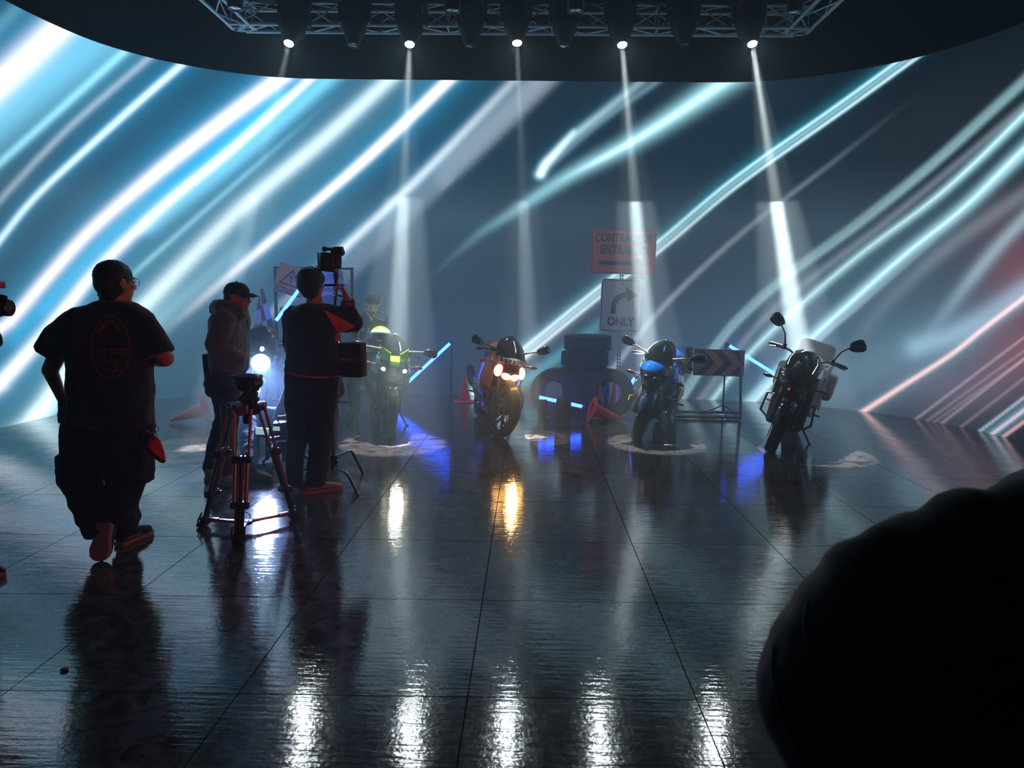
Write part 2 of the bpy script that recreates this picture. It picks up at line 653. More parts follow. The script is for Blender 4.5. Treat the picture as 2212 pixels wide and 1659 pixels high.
    trail([(1975, 762), (2031, 688), (2100, 600), (2160, 528), (2230, 455)], (150, 190, 205), 15, (50, 90, 110), 30, .5, .8, .5, ext=8, f0=.2)
    trail([(1985, 748), (2050, 728), (2120, 690), (2230, 615)], (140, 180, 205), 24, (50, 90, 110), 44, .55, .8, .5, ext=8)
    trail([(1700, 880), (1800, 850), (1900, 790), (2010, 740)], (100, 135, 155), 60, None, 0, .5, .3)
    trail([(1855, 895), (1885, 876), (1956, 830), (2056, 765), (2130, 706), (2230, 630)], (255, 196, 188), 5, (120, 170, 190), 12, .95, .5, .5, off=0)
    for a, b, g in (((1987, 899), (2200, 738), .34), ((2010, 904), (2212, 758), .2), ((2025, 907), (2212, 775), .18), ((2040, 910), (2212, 776), .34), ((2080, 919), (2212, 817), .22)):
        trail([a, b], (215, 185, 190), 2.6, None, 0, g, g * 1.4)
    trail([(2121, 928), (2212, 859)], (190, 215, 230), 3, None, 0, .6, .6)
    trail([(2138, 940), (2230, 872)], (90, 140, 165), 13, None, 0, .8, .8)
    trail([(2147, 935), (2230, 873)], (235, 190, 190), 3.5, None, 0, .7, .7)
    trail([(2169, 942), (2230, 898)], (235, 190, 190), 3.5, None, 0, .7, .7)
    return out


NS, NZ = 860, 250
WALL_N, WALL_L = plan_curve(NS)
verts = np.zeros(((NS + 1) * (NZ + 1), 3), np.float32)
for i, p in enumerate(WALL_N):
    verts[i * (NZ + 1):(i + 1) * (NZ + 1), 0] = p.x
    verts[i * (NZ + 1):(i + 1) * (NZ + 1), 1] = p.y
    verts[i * (NZ + 1):(i + 1) * (NZ + 1), 2] = np.linspace(0, WALL_H, NZ + 1)
rel = verts - np.array(CAM)
zc = rel @ np.array(C_FWD)
zc_ = np.maximum(zc, 0.6)
PXv = 1106 + FPX * (rel @ np.array(C_RIGHT)) / zc_
PYv = 829.5 - FPX * (rel @ np.array(C_UP)) / zc_
colr = screen_picture(np.clip(PXv, -900, 3100), np.clip(PYv, -700, 2300))
fade = np.clip((verts[:, 1] - 3.0) / 4.0, 0, 1)
colr = colr * fade[:, None] + (1 - fade[:, None]) * np.array([0.006, 0.022, 0.035])
quads = []
ii, jj = np.meshgrid(np.arange(NS), np.arange(NZ), indexing='ij')
a = (ii * (NZ + 1) + jj).ravel()
quads = np.stack([a, a + 1, a + NZ + 2, a + NZ + 1], 1).astype(np.int32)
me = bpy.data.meshes.new('led_wall')
me.vertices.add(len(verts)); me.vertices.foreach_set('co', verts.ravel())
me.loops.add(quads.size); me.loops.foreach_set('vertex_index', quads.ravel())
me.polygons.add(len(quads))
me.polygons.foreach_set('loop_start', np.arange(0, quads.size, 4, dtype=np.int32))
me.update()
ca = me.color_attributes.new('picture', 'FLOAT_COLOR', 'POINT')
ca.data.foreach_set('color', np.concatenate([colr, np.ones((len(colr), 1))], 1).astype(np.float32).ravel())
m = bpy.data.materials.new('led_screen')
m.use_nodes = True
nt = m.node_tree
b = nt.nodes['Principled BSDF']
b.inputs['Base Color'].default_value = (0.012, 0.012, 0.014, 1)
b.inputs['Roughness'].default_value = 0.6
vc = nt.nodes.new('ShaderNodeVertexColor'); vc.layer_name = 'picture'
nt.links.new(vc.outputs['Color'], b.inputs['Emission Color'])
b.inputs['Emission Strength'].default_value = 1.08
# thin panel joints every half metre of height
m.cycles.emission_sampling = 'NONE'
led = mobj('wall_back', me, m, None, smooth=True)
tag(led, kind='structure')
# housing of the LED wall behind its face, and its joints
bm = bmesh.new()
pl, _ = plan_curve(120)
for i in range(len(pl) - 1):
    pass
inn, outr = [], []
for i, p in enumerate(pl):
    q = pl[min(i + 1, len(pl) - 1)] - pl[max(i - 1, 0)]
    nrm = Vector((-q.y, q.x)).normalized()
    inn.append(p + nrm * 0.012); outr.append(p + nrm * 0.14)
vs = []
for p, q in zip(inn, outr):
    vs.append([bm.verts.new((p.x, p.y, 0.0)), bm.verts.new((p.x, p.y, WALL_H + 0.01)), bm.verts.new((q.x, q.y, WALL_H + 0.01)), bm.verts.new((q.x, q.y, 0.0))])
for a_, b_ in zip(vs[:-1], vs[1:]):
    for k in range(4):
        bm.faces.new((a_[k], a_[(k + 1) % 4], b_[(k + 1) % 4], b_[k]))
hs = obj('wall_casing', bm, mat('wall_casing', (14, 16, 20), .7), None, smooth=False)
tag(hs, kind='structure')

# floor
bm = bmesh.new()
box(bm, (0, 3.5, -0.05), (16, 19, 0.1))
m = bpy.data.materials.new('vinyl_floor')
m.use_nodes = True
nt = m.node_tree
N, Lk = nt.nodes, nt.links
b = N['Principled BSDF']


def node(t, **kw):
    n = N.new(t)
    for k, v in kw.items():
        setattr(n, k, v)
    return n


def mth(op, a=None, b_=None, c=None):
    n = node('ShaderNodeMath', operation=op)
    for i, v in enumerate((a, b_, c)):
        if v is None: continue
        if isinstance(v, (int, float)): n.inputs[i].default_value = v
        else: Lk.new(v, n.inputs[i])
    return n.outputs[0]


geo = node('ShaderNodeNewGeometry')
sep = node('ShaderNodeSeparateXYZ'); Lk.new(geo.outputs['Position'], sep.inputs[0])
TILE = 0.914
u = mth('DIVIDE', mth('ADD', sep.outputs[0], 0.2165 + 10 * TILE), TILE)
v = mth('DIVIDE', mth('ADD', sep.outputs[1], mth('MULTIPLY', sep.outputs[0], -0.025)), TILE)
v = mth('ADD', v, 10.07)
fu = mth('ABSOLUTE', mth('SUBTRACT', mth('FRACT', u), 0.0))
du = mth('MINIMUM', fu, mth('SUBTRACT', 1.0, fu))
fv = mth('FRACT', v)
dv = mth('MINIMUM', fv, mth('SUBTRACT', 1.0, fv))
dj = mth('MINIMUM', du, dv)
joint = mth('LESS_THAN', dj, 0.0028)
# per tile variation
wn = node('ShaderNodeTexWhiteNoise'); wn.noise_dimensions = '2D'
cmb = node('ShaderNodeCombineXYZ'); Lk.new(mth('FLOOR', u), cmb.inputs[0]); Lk.new(mth('FLOOR', v), cmb.inputs[1])
Lk.new(cmb.outputs[0], wn.inputs['Vector'])
# mottled vinyl print
n1 = node('ShaderNodeTexNoise'); n1.inputs['Scale'].default_value = 9; n1.inputs['Detail'].default_value = 8; n1.inputs['Roughness'].default_value = .7
n1.inputs['Distortion'].default_value = 1.2
Lk.new(geo.outputs['Position'], n1.inputs['Vector'])
ramp = node('ShaderNodeValToRGB')
ramp.color_ramp.elements[0].position = .36; ramp.color_ramp.elements[0].color = (0.020, 0.019, 0.023, 1)
ramp.color_ramp.elements[1].position = .66; ramp.color_ramp.elements[1].color = (0.150, 0.140, 0.150, 1)
Lk.new(n1.outputs[0], ramp.inputs[0])
mix = node('ShaderNodeMix', data_type='RGBA'); Lk.new(joint, mix.inputs[0]); Lk.new(ramp.outputs[0], mix.inputs[6]); mix.inputs[7].default_value = (.004, .004, .005, 1)
Lk.new(mix.outputs[2], b.inputs['Base Color'])
# gloss: scuffs and tile to tile change
mp = node('ShaderNodeMapping'); mp.inputs['Scale'].default_value = (3.0, 26.0, 1.0)
Lk.new(geo.outputs['Position'], mp.inputs[0])
n2 = node('ShaderNodeTexNoise'); n2.inputs['Scale'].default_value = 1.6; n2.inputs['Detail'].default_value = 5
Lk.new(mp.outputs[0], n2.inputs['Vector'])
n3 = node('ShaderNodeTexNoise'); n3.inputs['Scale'].default_value = 28; n3.inputs['Detail'].default_value = 4
Lk.new(geo.outputs['Position'], n3.inputs['Vector'])
rg = mth('ADD', mth('MULTIPLY', n3.outputs[0], 0.09), 0.02)
rg = mth('ADD', rg, mth('MULTIPLY', wn.outputs[0], 0.03))
Lk.new(mth('MULTIPLY', mth('SUBTRACT', 1.0, joint), 0.5), b.inputs['Specular IOR Level'])
Lk.new(rg, b.inputs['Roughness'])
b.inputs['IOR'].default_value = 2.2
# slow waviness of the laid vinyl, plus fine grain
n4 = node('ShaderNodeTexNoise'); n4.inputs['Scale'].default_value = 2.3; n4.inputs['Detail'].default_value = 2
Lk.new(geo.outputs['Position'], n4.inputs['Vector'])
h = mth('ADD', mth('MULTIPLY', n4.outputs[0], 0.006), mth('MULTIPLY', n2.outputs[0], 0.0020))
n5 = node('ShaderNodeTexNoise'); n5.inputs['Scale'].default_value = 55; n5.inputs['Detail'].default_value = 3
Lk.new(geo.outputs['Position'], n5.inputs['Vector'])
h = mth('ADD', h, mth('MULTIPLY', n5.outputs[0], 0.0006))
h = mth('ADD', h, mth('MULTIPLY', mth('MULTIPLY', wn.outputs[0], mth('ABSOLUTE', mth('SUBTRACT', fv, .5))), 0.004))
h = mth('SUBTRACT', h, mth('MULTIPLY', joint, 0.002))
bp = node('ShaderNodeBump'); bp.inputs['Strength'].default_value = 0.55; bp.inputs['Distance'].default_value = 1.0
Lk.new(h, bp.inputs['Height']); Lk.new(bp.outputs[0], b.inputs['Normal'])
fl = obj('floor', bm, m, None, smooth=False)
tag(fl, kind='structure')

# ceiling and the dark hall round the screen
bm = bmesh.new(); box(bm, (0, 5, 9.1), (22, 26, 0.2))
tag(obj('ceiling', bm, mat('hall_paint', (16, 24, 32), .9), None, smooth=False), kind='structure')
for nm, c, s in (('wall_far', (0, 15.6, 4.5), (22, .2, 9)), ('wall_left', (-9.5, 5, 4.5), (.2, 22, 9)), ('wall_right', (9.5, 5, 4.5), (.2, 22, 9)), ('wall_near', (0, -5.6, 4.5), (22, .2, 9))):
    bm = bmesh.new(); box(bm, c, s)
    tag(obj(nm, bm, mat('hall_paint'), None, smooth=False), kind='structure')


# haze
def haze(name, lo, hi, dens, col, aniso=0.25, label='thin stage haze'):
    bm = bmesh.new()
    box(bm, [(a_ + b_) / 2 for a_, b_ in zip(lo, hi)], [b_ - a_ for a_, b_ in zip(lo, hi)])
    mm = bpy.data.materials.new(name)
    mm.use_nodes = True
    t = mm.node_tree
    t.nodes.clear()
    o_ = t.nodes.new('ShaderNodeOutputMaterial')
    vsn = t.nodes.new('ShaderNodeVolumeScatter')
    vsn.inputs['Color'].default_value = col + (1,)
    vsn.inputs['Density'].default_value = dens
    vsn.inputs['Anisotropy'].default_value = aniso
    t.links.new(vsn.outputs[0], o_.inputs['Volume'])
    o = obj(name, bm, mm, None, smooth=False)
    tag(o, label, 'haze', kind='stuff')
    return o


haze('stage_smoke', (-5.6, 6.15, 0.006), (5.55, 11.2, 2.74), 0.068, (.60, .80, 1.0), label='denser smoke lying low over the motorcycles and signs')
# ------------------------------------------------------------------ motorcycles
RUB = mat('tyre_rubber', (22, 22, 24), .62, bump=.1, bscale=60)
BLK = mat('satin_black', (16, 16, 18), .38)
GLB = mat('gloss_black', (10, 10, 12), .16, coat=.6)
ALU = mat('brushed_aluminium', (150, 152, 155), .34, metal=.9)
STL = mat('steel', (120, 122, 126), .3, metal=1.0)
DST = mat('dark_steel', (48, 48, 52), .35, metal=.8)
GOLD = mat('gold_fork', (176, 130, 44), .28, metal=.85)
MGLS = mat('mirror_glass', (40, 44, 48), .05, metal=.9)


def glass_mat(name, tint, rough=.03, alpha=.3):
    if name in MATS: return MATS[name]
    m_ = bpy.data.materials.new(name); m_.use_nodes = True
    t = m_.node_tree; t.nodes.clear()
    o_ = t.nodes.new('ShaderNodeOutputMaterial')
    g_ = t.nodes.new('ShaderNodeBsdfGlossy'); g_.inputs['Roughness'].default_value = rough
    g_.inputs['Color'].default_value = (.9, .95, 1, 1)
    tr = t.nodes.new('ShaderNodeBsdfTransparent'); tr.inputs['Color'].default_value = srgb(tint) + (1,)
    fr = t.nodes.new('ShaderNodeFresnel'); fr.inputs['IOR'].default_value = 1.55
    mx = t.nodes.new('ShaderNodeMixShader')
    t.links.new(fr.outputs[0], mx.inputs[0]); t.links.new(tr.outputs[0], mx.inputs[1]); t.links.new(g_.outputs[0], mx.inputs[2])
    df = t.nodes.new('ShaderNodeBsdfDiffuse'); df.inputs['Color'].default_value = srgb(tint) + (1,)
    m2 = t.nodes.new('ShaderNodeMixShader'); m2.inputs[0].default_value = alpha
    t.links.new(mx.outputs[0], m2.inputs[1]); t.links.new(df.outputs[0], m2.inputs[2])
    t.links.new(m2.outputs[0], o_.inputs[0])
    MATS[name] = m_
    return m_


CLEAR = glass_mat('clear_screen', (225, 235, 240), alpha=0.0)
SMOKE = glass_mat('smoked_screen', (60, 60, 66), alpha=.35)


def zbands(name, bands, rough=.2, coat=.7, axis='Z', skew=0.0):
    """paint in horizontal bands: bands = [(upper limit z, colour)...] in the object's own frame"""
    if name in MATS: return MATS[name]
    m_ = mat(name, bands[0][1], rough, coat=coat)
    t = m_.node_tree
    tc = t.nodes.new('ShaderNodeTexCoord')
    sp = t.nodes.new('ShaderNodeSeparateXYZ'); t.links.new(tc.outputs['Object'], sp.inputs[0])
    ad = t.nodes.new('ShaderNodeMath'); ad.operation = 'MULTIPLY_ADD'
    t.links.new(sp.outputs['X'], ad.inputs[0]); ad.inputs[1].default_value = skew; t.links.new(sp.outputs['Z'], ad.inputs[2])
    dv_ = t.nodes.new('ShaderNodeMath'); dv_.operation = 'MULTIPLY'; dv_.inputs[1].default_value = 1 / 1.5
    t.links.new(ad.outputs[0], dv_.inputs[0])
    rp = t.nodes.new('ShaderNodeValToRGB'); rp.color_ramp.interpolation = 'CONSTANT'
    el = rp.color_ramp.elements
    el[0].position = 0; el[0].color = srgb(bands[0][1]) + (1,)
    el[1].position = bands[0][0] / 1.5; el[1].color = srgb(bands[1][1]) + (1,)
    for k in range(1, len(bands) - 1):
        e = el.new(bands[k][0] / 1.5); e.color = srgb(bands[k + 1][1]) + (1,)
    t.links.new(dv_.outputs[0], rp.inputs[0])
    t.links.new(rp.outputs[0], t.nodes['Principled BSDF'].inputs['Base Color'])
    return m_


def emitter(name, rgb, s):
    return mat(name, (200, 200, 200), .3, emit=rgb, strength=s)


def M_steer(angle, head=Vector((.40, 0, .92)), rake=R(24)):
    ax = Vector((-math.sin(rake), 0, math.cos(rake)))
    return Matrix.Translation(head) @ Matrix.Rotation(angle, 4, ax) @ Matrix.Translation(-head)


def wheel(root, name, c, r, w, axisM, spokes=6, disc='both', rimcol=None):
    """tyre with rim and brake disc; axis along local y"""
    def put(o):
        o.data.transform(axisM); return o
    bm = bmesh.new()
    prof = []
    hw = w / 2
    for k in range(13):
        a_ = -PI * .5 + PI * k / 12
        prof.append((r - w * .30 + w * .30 * math.cos(a_) + 0.0, hw * math.sin(a_)))
    prof = [(r - w * .62, -hw * .72), (r - w * .5, -hw * .94)] + prof[1:-1] + [(r - w * .5, hw * .94), (r - w * .62, hw * .72)]
    lathe(bm, prof, c, (0, 1, 0), 48, closed=True)
    t = put(obj(name, bm, RUB, root))
    bm = bmesh.new()
    rr = r - w * .60
    lathe(bm, [(rr + .012, -hw * .74), (rr - .004, -hw * .7), (rr - .022, -hw * .25), (rr - .022, hw * .25), (rr - .004, hw * .7), (rr + .012, hw * .74), (rr + .002, hw * .2), (rr + .002, -hw * .2)], c, (0, 1, 0), 40, closed=True)
    for k in range(spokes):
        a_ = 2 * PI * k / spokes
        for s_ in (-.09, .09):
            p0 = Vector(c) + Vector((math.cos(a_), 0, math.sin(a_))) * .04
            p1 = Vector(c) + Vector((math.cos(a_ + s_), 0, math.sin(a_ + s_))) * (rr - .015)
            tube(bm, [p0, p1], [.013, .009], 6)
    lathe(bm, [(.02, -hw * .8), (.042, -hw * .7), (.042, hw * .7), (.02, hw * .8)], c, (0, 1, 0), 16, cap=True)
    put(obj('rim', bm, rimcol or GLB, t))
    for s_ in ((-1, 1) if disc == 'both' else ((-1,) if disc == 'right' else ())):
        bm = bmesh.new()
        y = s_ * (hw + .012)
        R1 = .155 if disc == 'both' else .11
        lathe(bm, [(R1, y - .003), (R1, y + .003), (R1 - .034, y + .003), (R1 - .034, y - .003)], c, (0, 1, 0), 36, closed=True)
        for k in range(10):
            a_ = 2 * PI * k / 10
            p0 = Vector(c) + Vector((math.cos(a_) * .05, y, math.sin(a_) * .05))
            p1 = Vector(c) + Vector((math.cos(a_ + .25) * (R1 - .03), y, math.sin(a_ + .25) * (R1 - .03)))
            tube(bm, [p0, p1], .006, 5)
        for k in range(24):
            a_ = 2 * PI * k / 24
            tube(bm, [Vector(c) + Vector((math.cos(a_) * (R1 - .017), y - .0045, math.sin(a_) * (R1 - .017))), Vector(c) + Vector((math.cos(a_) * (R1 - .017), y + .0045, math.sin(a_) * (R1 - .017)))], .004, 5)
        put(obj('brake_disc', bm, STL, t))
    return t


def both(fn):
    for s_ in (1, -1):
        fn(s_)


def bike(name, label, P, loc, heading, lean, steer, group=None):
    """x forward, y left, z up; loc = ground contact of the front tyre"""
    root = thing(name, label, 'motorcycle', (0, 0, 0), 0, group)
    MS = M_steer(steer)
    I4 = Matrix.Identity(4)
    ax, az, rw = .71, .30, .30

    def st(o):
        o.data.transform(MS); return o
    wheel(root, 'front_wheel', (ax, 0, az), rw, .125, MS, P.get('spokes', 5), 'both', P.get('rim'))
    wheel(root, 'rear_wheel', (-.71, 0, .31), .31, .185, I4, P.get('spokes', 5), 'right', P.get('rim'))
    # fork
    fm = P['fork']
    for s_ in (1, -1):
        bm = bmesh.new()
        b0, b1 = Vector((ax - .015, .105 * s_, az)), Vector((.415, .105 * s_, .965))
        mid = b0.lerp(b1, .45)
        tube(bm, [b0, b0.lerp(b1, .05), b0.lerp(b1, .4), mid], [.026, .03, .028, .022], 12)
        leg_ = st(obj('fork_leg', bm, DST if P.get('usd', True) else ALU, root))
        bm = bmesh.new(); tube(bm, [mid, b1], [.029, .027], 14)
        o = obj('fork_tube', bm, fm, leg_); o.data.transform(MS)
        bm = bmesh.new()
        box(bm, (ax - .115, .098 * s_, az + .075), (.05, .045, .11), Euler((0, R(-20), 0)), .008)
        o = obj('brake_caliper', bm, P.get('caliper', GOLD), leg_); o.data.transform(MS)
    bm = bmesh.new()
    for q in (.62, .93):
        c_ = Vector((ax - .015, 0, az)).lerp(Vector((.415, 0, .965)), q)
        box(bm, c_, (.07, .27, .035), Euler((0, R(-24), 0)), .01)
    st(obj('triple_clamp', bm, BLK, root))
    # fender
    bm = bmesh.new(); grid = []
    for i in range(13):
        a_ = R(20) + R(125) * i / 12
        row = []
        for j in range(7):
            q = -1 + 2 * j / 6
            rr = rw + .030 - .035 * q * q
            hw_ = .078 * (1 - .35 * abs((i - 6) / 6) ** 3)
            row.append((ax + math.cos(a_) * rr, q * hw_, az + math.sin(a_) * rr))
        grid.append(row)
    sheet(bm, grid, .004)
    both(lambda s_: prism(bm, [(ax + .02, .075 * s_, az + .25), (ax - .12, .075 * s_, az + .24), (ax - .12, .075 * s_, az + .05), (ax - .07, .075 * s_, az + .05)], (0, .006 * s_, 0)))
    st(obj('front_fender', bm, P['fender'], root))
    # frame, engine, swingarm
    bm = bmesh.new()
    both(lambda s_: tube(bm, [(.38, .05 * s_, .90), (.20, .15 * s_, .80), (-.05, .17 * s_, .66), (-.25, .13 * s_, .42)], [.04, .045, .045, .04], 8, flat=.6))
    both(lambda s_: tube(bm, [(-.15, .1 * s_, .72), (-.45, .09 * s_, .80), (-.85, .05 * s_, .92)], [.022, .02, .016], 8))
    obj('frame', bm, P.get('frame', DST), root)
    bm = bmesh.new()
    box(bm, (.12, 0, .42), (.40, .30, .28), None, .05)
    box(bm, (.26, 0, .60), (.22, .30, .24), Euler((0, R(25), 0)), .04)
    for s_ in (1, -1):
        lathe(bm, [(.02, 0), (.095, 0), (.085, .035), (.03, .045)], (.05, .15 * s_, .42), (0, s_, 0), 20, cap=True)
        lathe(bm, [(.02, 0), (.07, 0), (.06, .03), (.03, .035)], (.22, .15 * s_, .40), (0, s_, 0), 20, cap=True)
    for k in range(6):
        box(bm, (.40, 0, .52 + .03 * k), (.02, .29, .008))
    obj('engine', bm, DST, root)
    bm = bmesh.new()
    for k in range(4):
        y = -.10 + .067 * k
        tube(bm, [(.40, y, .56), (.46, y, .46), (.42, y * .8, .30), (.30, y * .5, .22)], .018, 8)
    tube(bm, [(.30, 0, .22), (.0, -.03, .20), (-.2, -.08, .24)], [.05, .06, .04], 10)
    obj('exhaust_header', bm, STL, root)
    bm = bmesh.new(); box(bm, (.435, 0, .66), (.035, .34, .26), Euler((0, R(12), 0)), .01)
    for k in range(9):
        box(bm, (.458, 0, .56 + .024 * k), (.006, .32, .004))
    obj('radiator', bm, BLK, root)
    bm = bmesh.new()
    both(lambda s_: tube(bm, [(-.20, .12 * s_, .40), (-.45, .135 * s_, .40), (-.73, .13 * s_, .31)], [.05, .038, .03], 8, flat=.6))
    obj('swingarm', bm, P.get('swing', ALU), root)
    bm = bmesh.new()
    e0, e1 = P.get('muffler', ((-.45, -.20, .42), (-.82, -.24, .62)))
    e0, e1 = Vector(e0), Vector(e1)
    tube(bm, [(-.2, -.08, .24), (-.33, -.17, .34), e0], [.03, .03, .028], 10)
    mm = obj('exhaust_pipe', bm, STL, root)
    bm = bmesh.new()
    tube(bm, [e0, e0.lerp(e1, .12), e0.lerp(e1, .2), e0.lerp(e1, .9), e1], [.03, .052, .06, .06, .045], 16, flat=.85)
    tube(bm, [e0.lerp(e1, .5), e0.lerp(e1, .55)], [.064, .064], 16, flat=.85)
    obj('muffler', bm, P.get('muf', DST), mm)
    # tank, seat, tail
    bm = bmesh.new()
    rs = []
    for (x, zc_, w_, h_) in ((.36, .90, .09, .05), (.30, .93, .15, .09), (.18, .95, .19, .12), (.02, .94, .19, .12), (-.12, .89, .15, .10), (-.20, .85, .10, .06)):
        rs.append([(x, math.cos(a_) * w_ * (1 - .15 * max(0, -math.sin(a_))), zc_ + math.sin(a_) * h_) for a_ in [2 * PI * k / 20 for k in range(20)]])
    rings(bm, rs)
    obj('fuel_tank', bm, P['tank'], root)
    bm = bmesh.new()
    rs = []
    for (x, zc_, w_, h_) in ((-.14, .83, .08, .04), (-.25, .82, .13, .045), (-.42, .83, .14, .05), (-.55, .88, .10, .04), (-.56, .90, .09, .03)):
        rs.append([(x, math.cos(a_) * w_, zc_ + math.sin(a_) * h_) for a_ in [2 * PI * k / 16 for k in range(16)]])
    rings(bm, rs)
    obj('seat', bm, BLK, root)
    bm = bmesh.new()
    rs = []
    for (x, zc_, w_, h_) in ((-.34, .79, .13, .04), (-.55, .86, .12, .06), (-.75, .94, .08, .055), (-.93, 1.0, .03, .02)):
        rs.append([(x, math.cos(a_) * w_, zc_ + math.sin(a_) * h_) for a_ in [2 * PI * k / 16 for k in range(16)]])
    rings(bm, rs)
    tl = obj('tail_cowl', bm, P['tail'], root)
    bm = bmesh.new()
    tube(bm, [(-.78, 0, .88), (-.95, 0, .70)], [.02, .012], 8)
    box(bm, (-.96, 0, .68), (.01, .18, .12))
    obj('plate_hanger', bm, BLK, tl)
    for s_ in (1, -1):
        bm = bmesh.new()
        tube(bm, [(-.1, .16 * s_, .40), (-.12, .20 * s_, .385), (-.12, .30 * s_, .385)], [.012, .014, .012], 8)
        obj('footpeg', bm, ALU, root)
    bm = bmesh.new()
    k1 = Matrix.Rotation(lean, 3, 'X') @ Vector((0, 0, 0))
    # the stand reaches the floor on the leaning side
    fy = .30
    fz = math.tan(lean) * fy * 1.02
    tube(bm, [(.0, .12, .30), (.02, .2, .2), (.04, fy, fz + .008)], [.016, .013, .011], 8)
    box(bm, (.05, fy + .01, fz + .012), (.07, .035, .01), None, .004)
    obj('kickstand', bm, DST, root)

    # handlebars
    hz = P.get('bar_z', .93)
    bx = P.get('bar_x', .36)
    for s_ in (1, -1):
        bm = bmesh.new()
        if P['type'] == 'sport':
            pts = [(bx + .02, .11 * s_, hz), (bx - .03, .20 * s_, hz - .005), (bx - .08, .33 * s_, hz - .03)]
        else:
            pts = [(bx, .02 * s_, hz + .08), (bx + .01, .10 * s_, hz + .09), (bx + .01, .17 * s_, hz + .14), (bx - .02, .25 * s_, hz + .155), (bx - .07, .39 * s_, hz + .145)]
        tube(bm, pts, .012, 10)
        hb = st(obj('handlebar', bm, DST, root))
        a_, b_ = Vector(pts[-2]), Vector(pts[-1])
        bm = bmesh.new(); tube(bm, [a_.lerp(b_, .15), b_], P.get('grip_r', .018), 12)
        tube(bm, [b_, b_ + (b_ - a_).normalized() * .025], .013, 12)
        st(obj('grip', bm, BLK, hb))
        bm = bmesh.new()
        box(bm, a_.lerp(b_, .02), (.045, .05, .045), None, .01)
        tube(bm, [a_ + Vector((.035, 0, 0)), a_.lerp(b_, .4) + Vector((.075, 0, -.008)), b_ + Vector((.075, 0, -.02))], [.01, .008, .006], 8)
        st(obj('lever', bm, P.get('lever', STL), hb))
        # brake fluid cup or clutch body
        bm = bmesh.new(); lathe(bm, [(.001, 0), (.02, 0), (.02, .035), (.001, .035)], a_ + Vector((.05, 0, .01)), (0, 0, 1), 12)
        st(obj('fluid_cup', bm, BLK, hb))
        # mirrors
        mm_ = P['mirror']
        bm = bmesh.new()
        if P['type'] == 'sport':
            m0 = Vector((.58, .14 * s_, .97)); m1 = Vector((.55, (.14 + mm_[0] * .55) * s_, .97 + mm_[1] * .6)); m2 = Vector((.52, (.14 + mm_[0]) * s_, .97 + mm_[1]))
        else:
            m0 = st_pt = Vector(pts[-2]) + Vector((.02, 0, .02)); m1 = m0 + Vector((.0, mm_[0] * .35 * s_, mm_[1] * .6)); m2 = m0 + Vector((-.03, mm_[0] * s_, mm_[1]))
        tube(bm, [m0, m1, m2], [.011, .008, .007], 8)
        mo = obj('mirror', bm, P.get('stem', BLK), root)
        bm = bmesh.new()
        out_ = Vector((0, s_, mm_[2])).normalized()
        fw = Vector((1, 0, 0))
        upv = out_.cross(fw) * (1 if s_ > 0 else -1)
        grid = []
        c_ = m2 + out_ * .055
        rs = []
        for (dx, k) in ((-.012, .94), (-.006, 1.0), (.008, .97), (.024, .8), (.036, .45), (.04, .1)):
            ring = []
            for q in range(20):
                a__ = 2 * PI * q / 20
                ca_, sa_ = math.cos(a__), math.sin(a__)
                ww = .085 * abs(ca_) ** .8 * (1 if ca_ > 0 else -1)
                hh = (.050 - .014 * -ca_) * abs(sa_) ** .85 * (1 if sa_ > 0 else -1)
                ring.append(c_ + out_ * ww * k + upv * hh * k + fw * dx)
            rs.append(ring)
        rings(bm, rs)
        sh = obj('mirror_shell', bm, GLB, mo)
        bm = bmesh.new()
        rs = [[c_ + (p - c_) * .9 - fw * .0135 + fw * 0 for p in rs[0]], [c_ + (p - c_) * .88 - fw * .0145 for p in rs[0]]]
        rings(bm, rs)
        obj('mirror_glass', bm, MGLS, mo)
        if P['type'] != 'sport':
            for o in (mo, sh, mo.children[-1]):
                o.data.transform(MS)
        # turn signals
        bm = bmesh.new()
        t0 = Vector(P.get('sig', (.56, .17, .80))); t0.y *= s_
        tube(bm, [t0, t0 + Vector((0, .05 * s_, 0))], .008, 8)
        sg = obj('turn_signal', bm, BLK, root)
        bm = bmesh.new(); ball(bm, t0 + Vector((0, .095 * s_, 0)), (.018, .055, .02), 10, 7)
        obj('signal_lens', bm, P.get('siglens', mat('amber_lens', (150, 80, 20), .2)), sg)
        bm = bmesh.new(); tube(bm, [(-.85, .04 * s_, .88), (-.86, .10 * s_, .87), (-.86, .17 * s_, .87)], [.008, .012, .014], 8)
        obj('rear_signal', bm, BLK, root)

    if P['type'] == 'sport':
        nose = P.get('nose', 0.0)
        Z = [.64, .68, .73, .78, .83, .88, .92, .955]
        HW = [.05, .10, .155, .185, .195, .19, .175, .155]
        XC = [.74, .79, .82, .815, .79, .75, .71, .665]
        grid = []
        for z, hw_, xc in zip(Z, HW, XC):
            row = []
            for j in range(17):
                q = -1 + 2 * j / 16
                row.append((xc + nose * .0 - (.10 * q * q + .13 * q ** 4) * (hw_ / .19), q * hw_, z - .012 * abs(q) * P.get('v', 1)))
            grid.append(row)
        bm = bmesh.new(); sheet(bm, grid, .005)
        cw = obj('front_cowl', bm, P['cowl'], root)
        # side fairings
        for s_ in (1, -1):
            grid = []
            XS = [.60, .50, .36, .20, .04, -.10, -.22]
            for i, x in enumerate(XS):
                f = i / 6
                ztop = lerp(.96, .74, f); zbot = lerp(.60, .24, min(1, f * 1.7))
                if i == 0: zbot = .66
                row = []
                for j in range(9):
                    q = j / 8
                    z = lerp(ztop, zbot, q)
                    y = lerp(.155, .20, min(1, f * 2.2)) + .055 * math.sin(PI * q) * min(1, .3 + f * 2) - .10 * max(0, q - .55) * 2 * min(1, f * 2)
                    row.append((x - .05 * q * (1 - f), y * s_, z))
                grid.append(row)
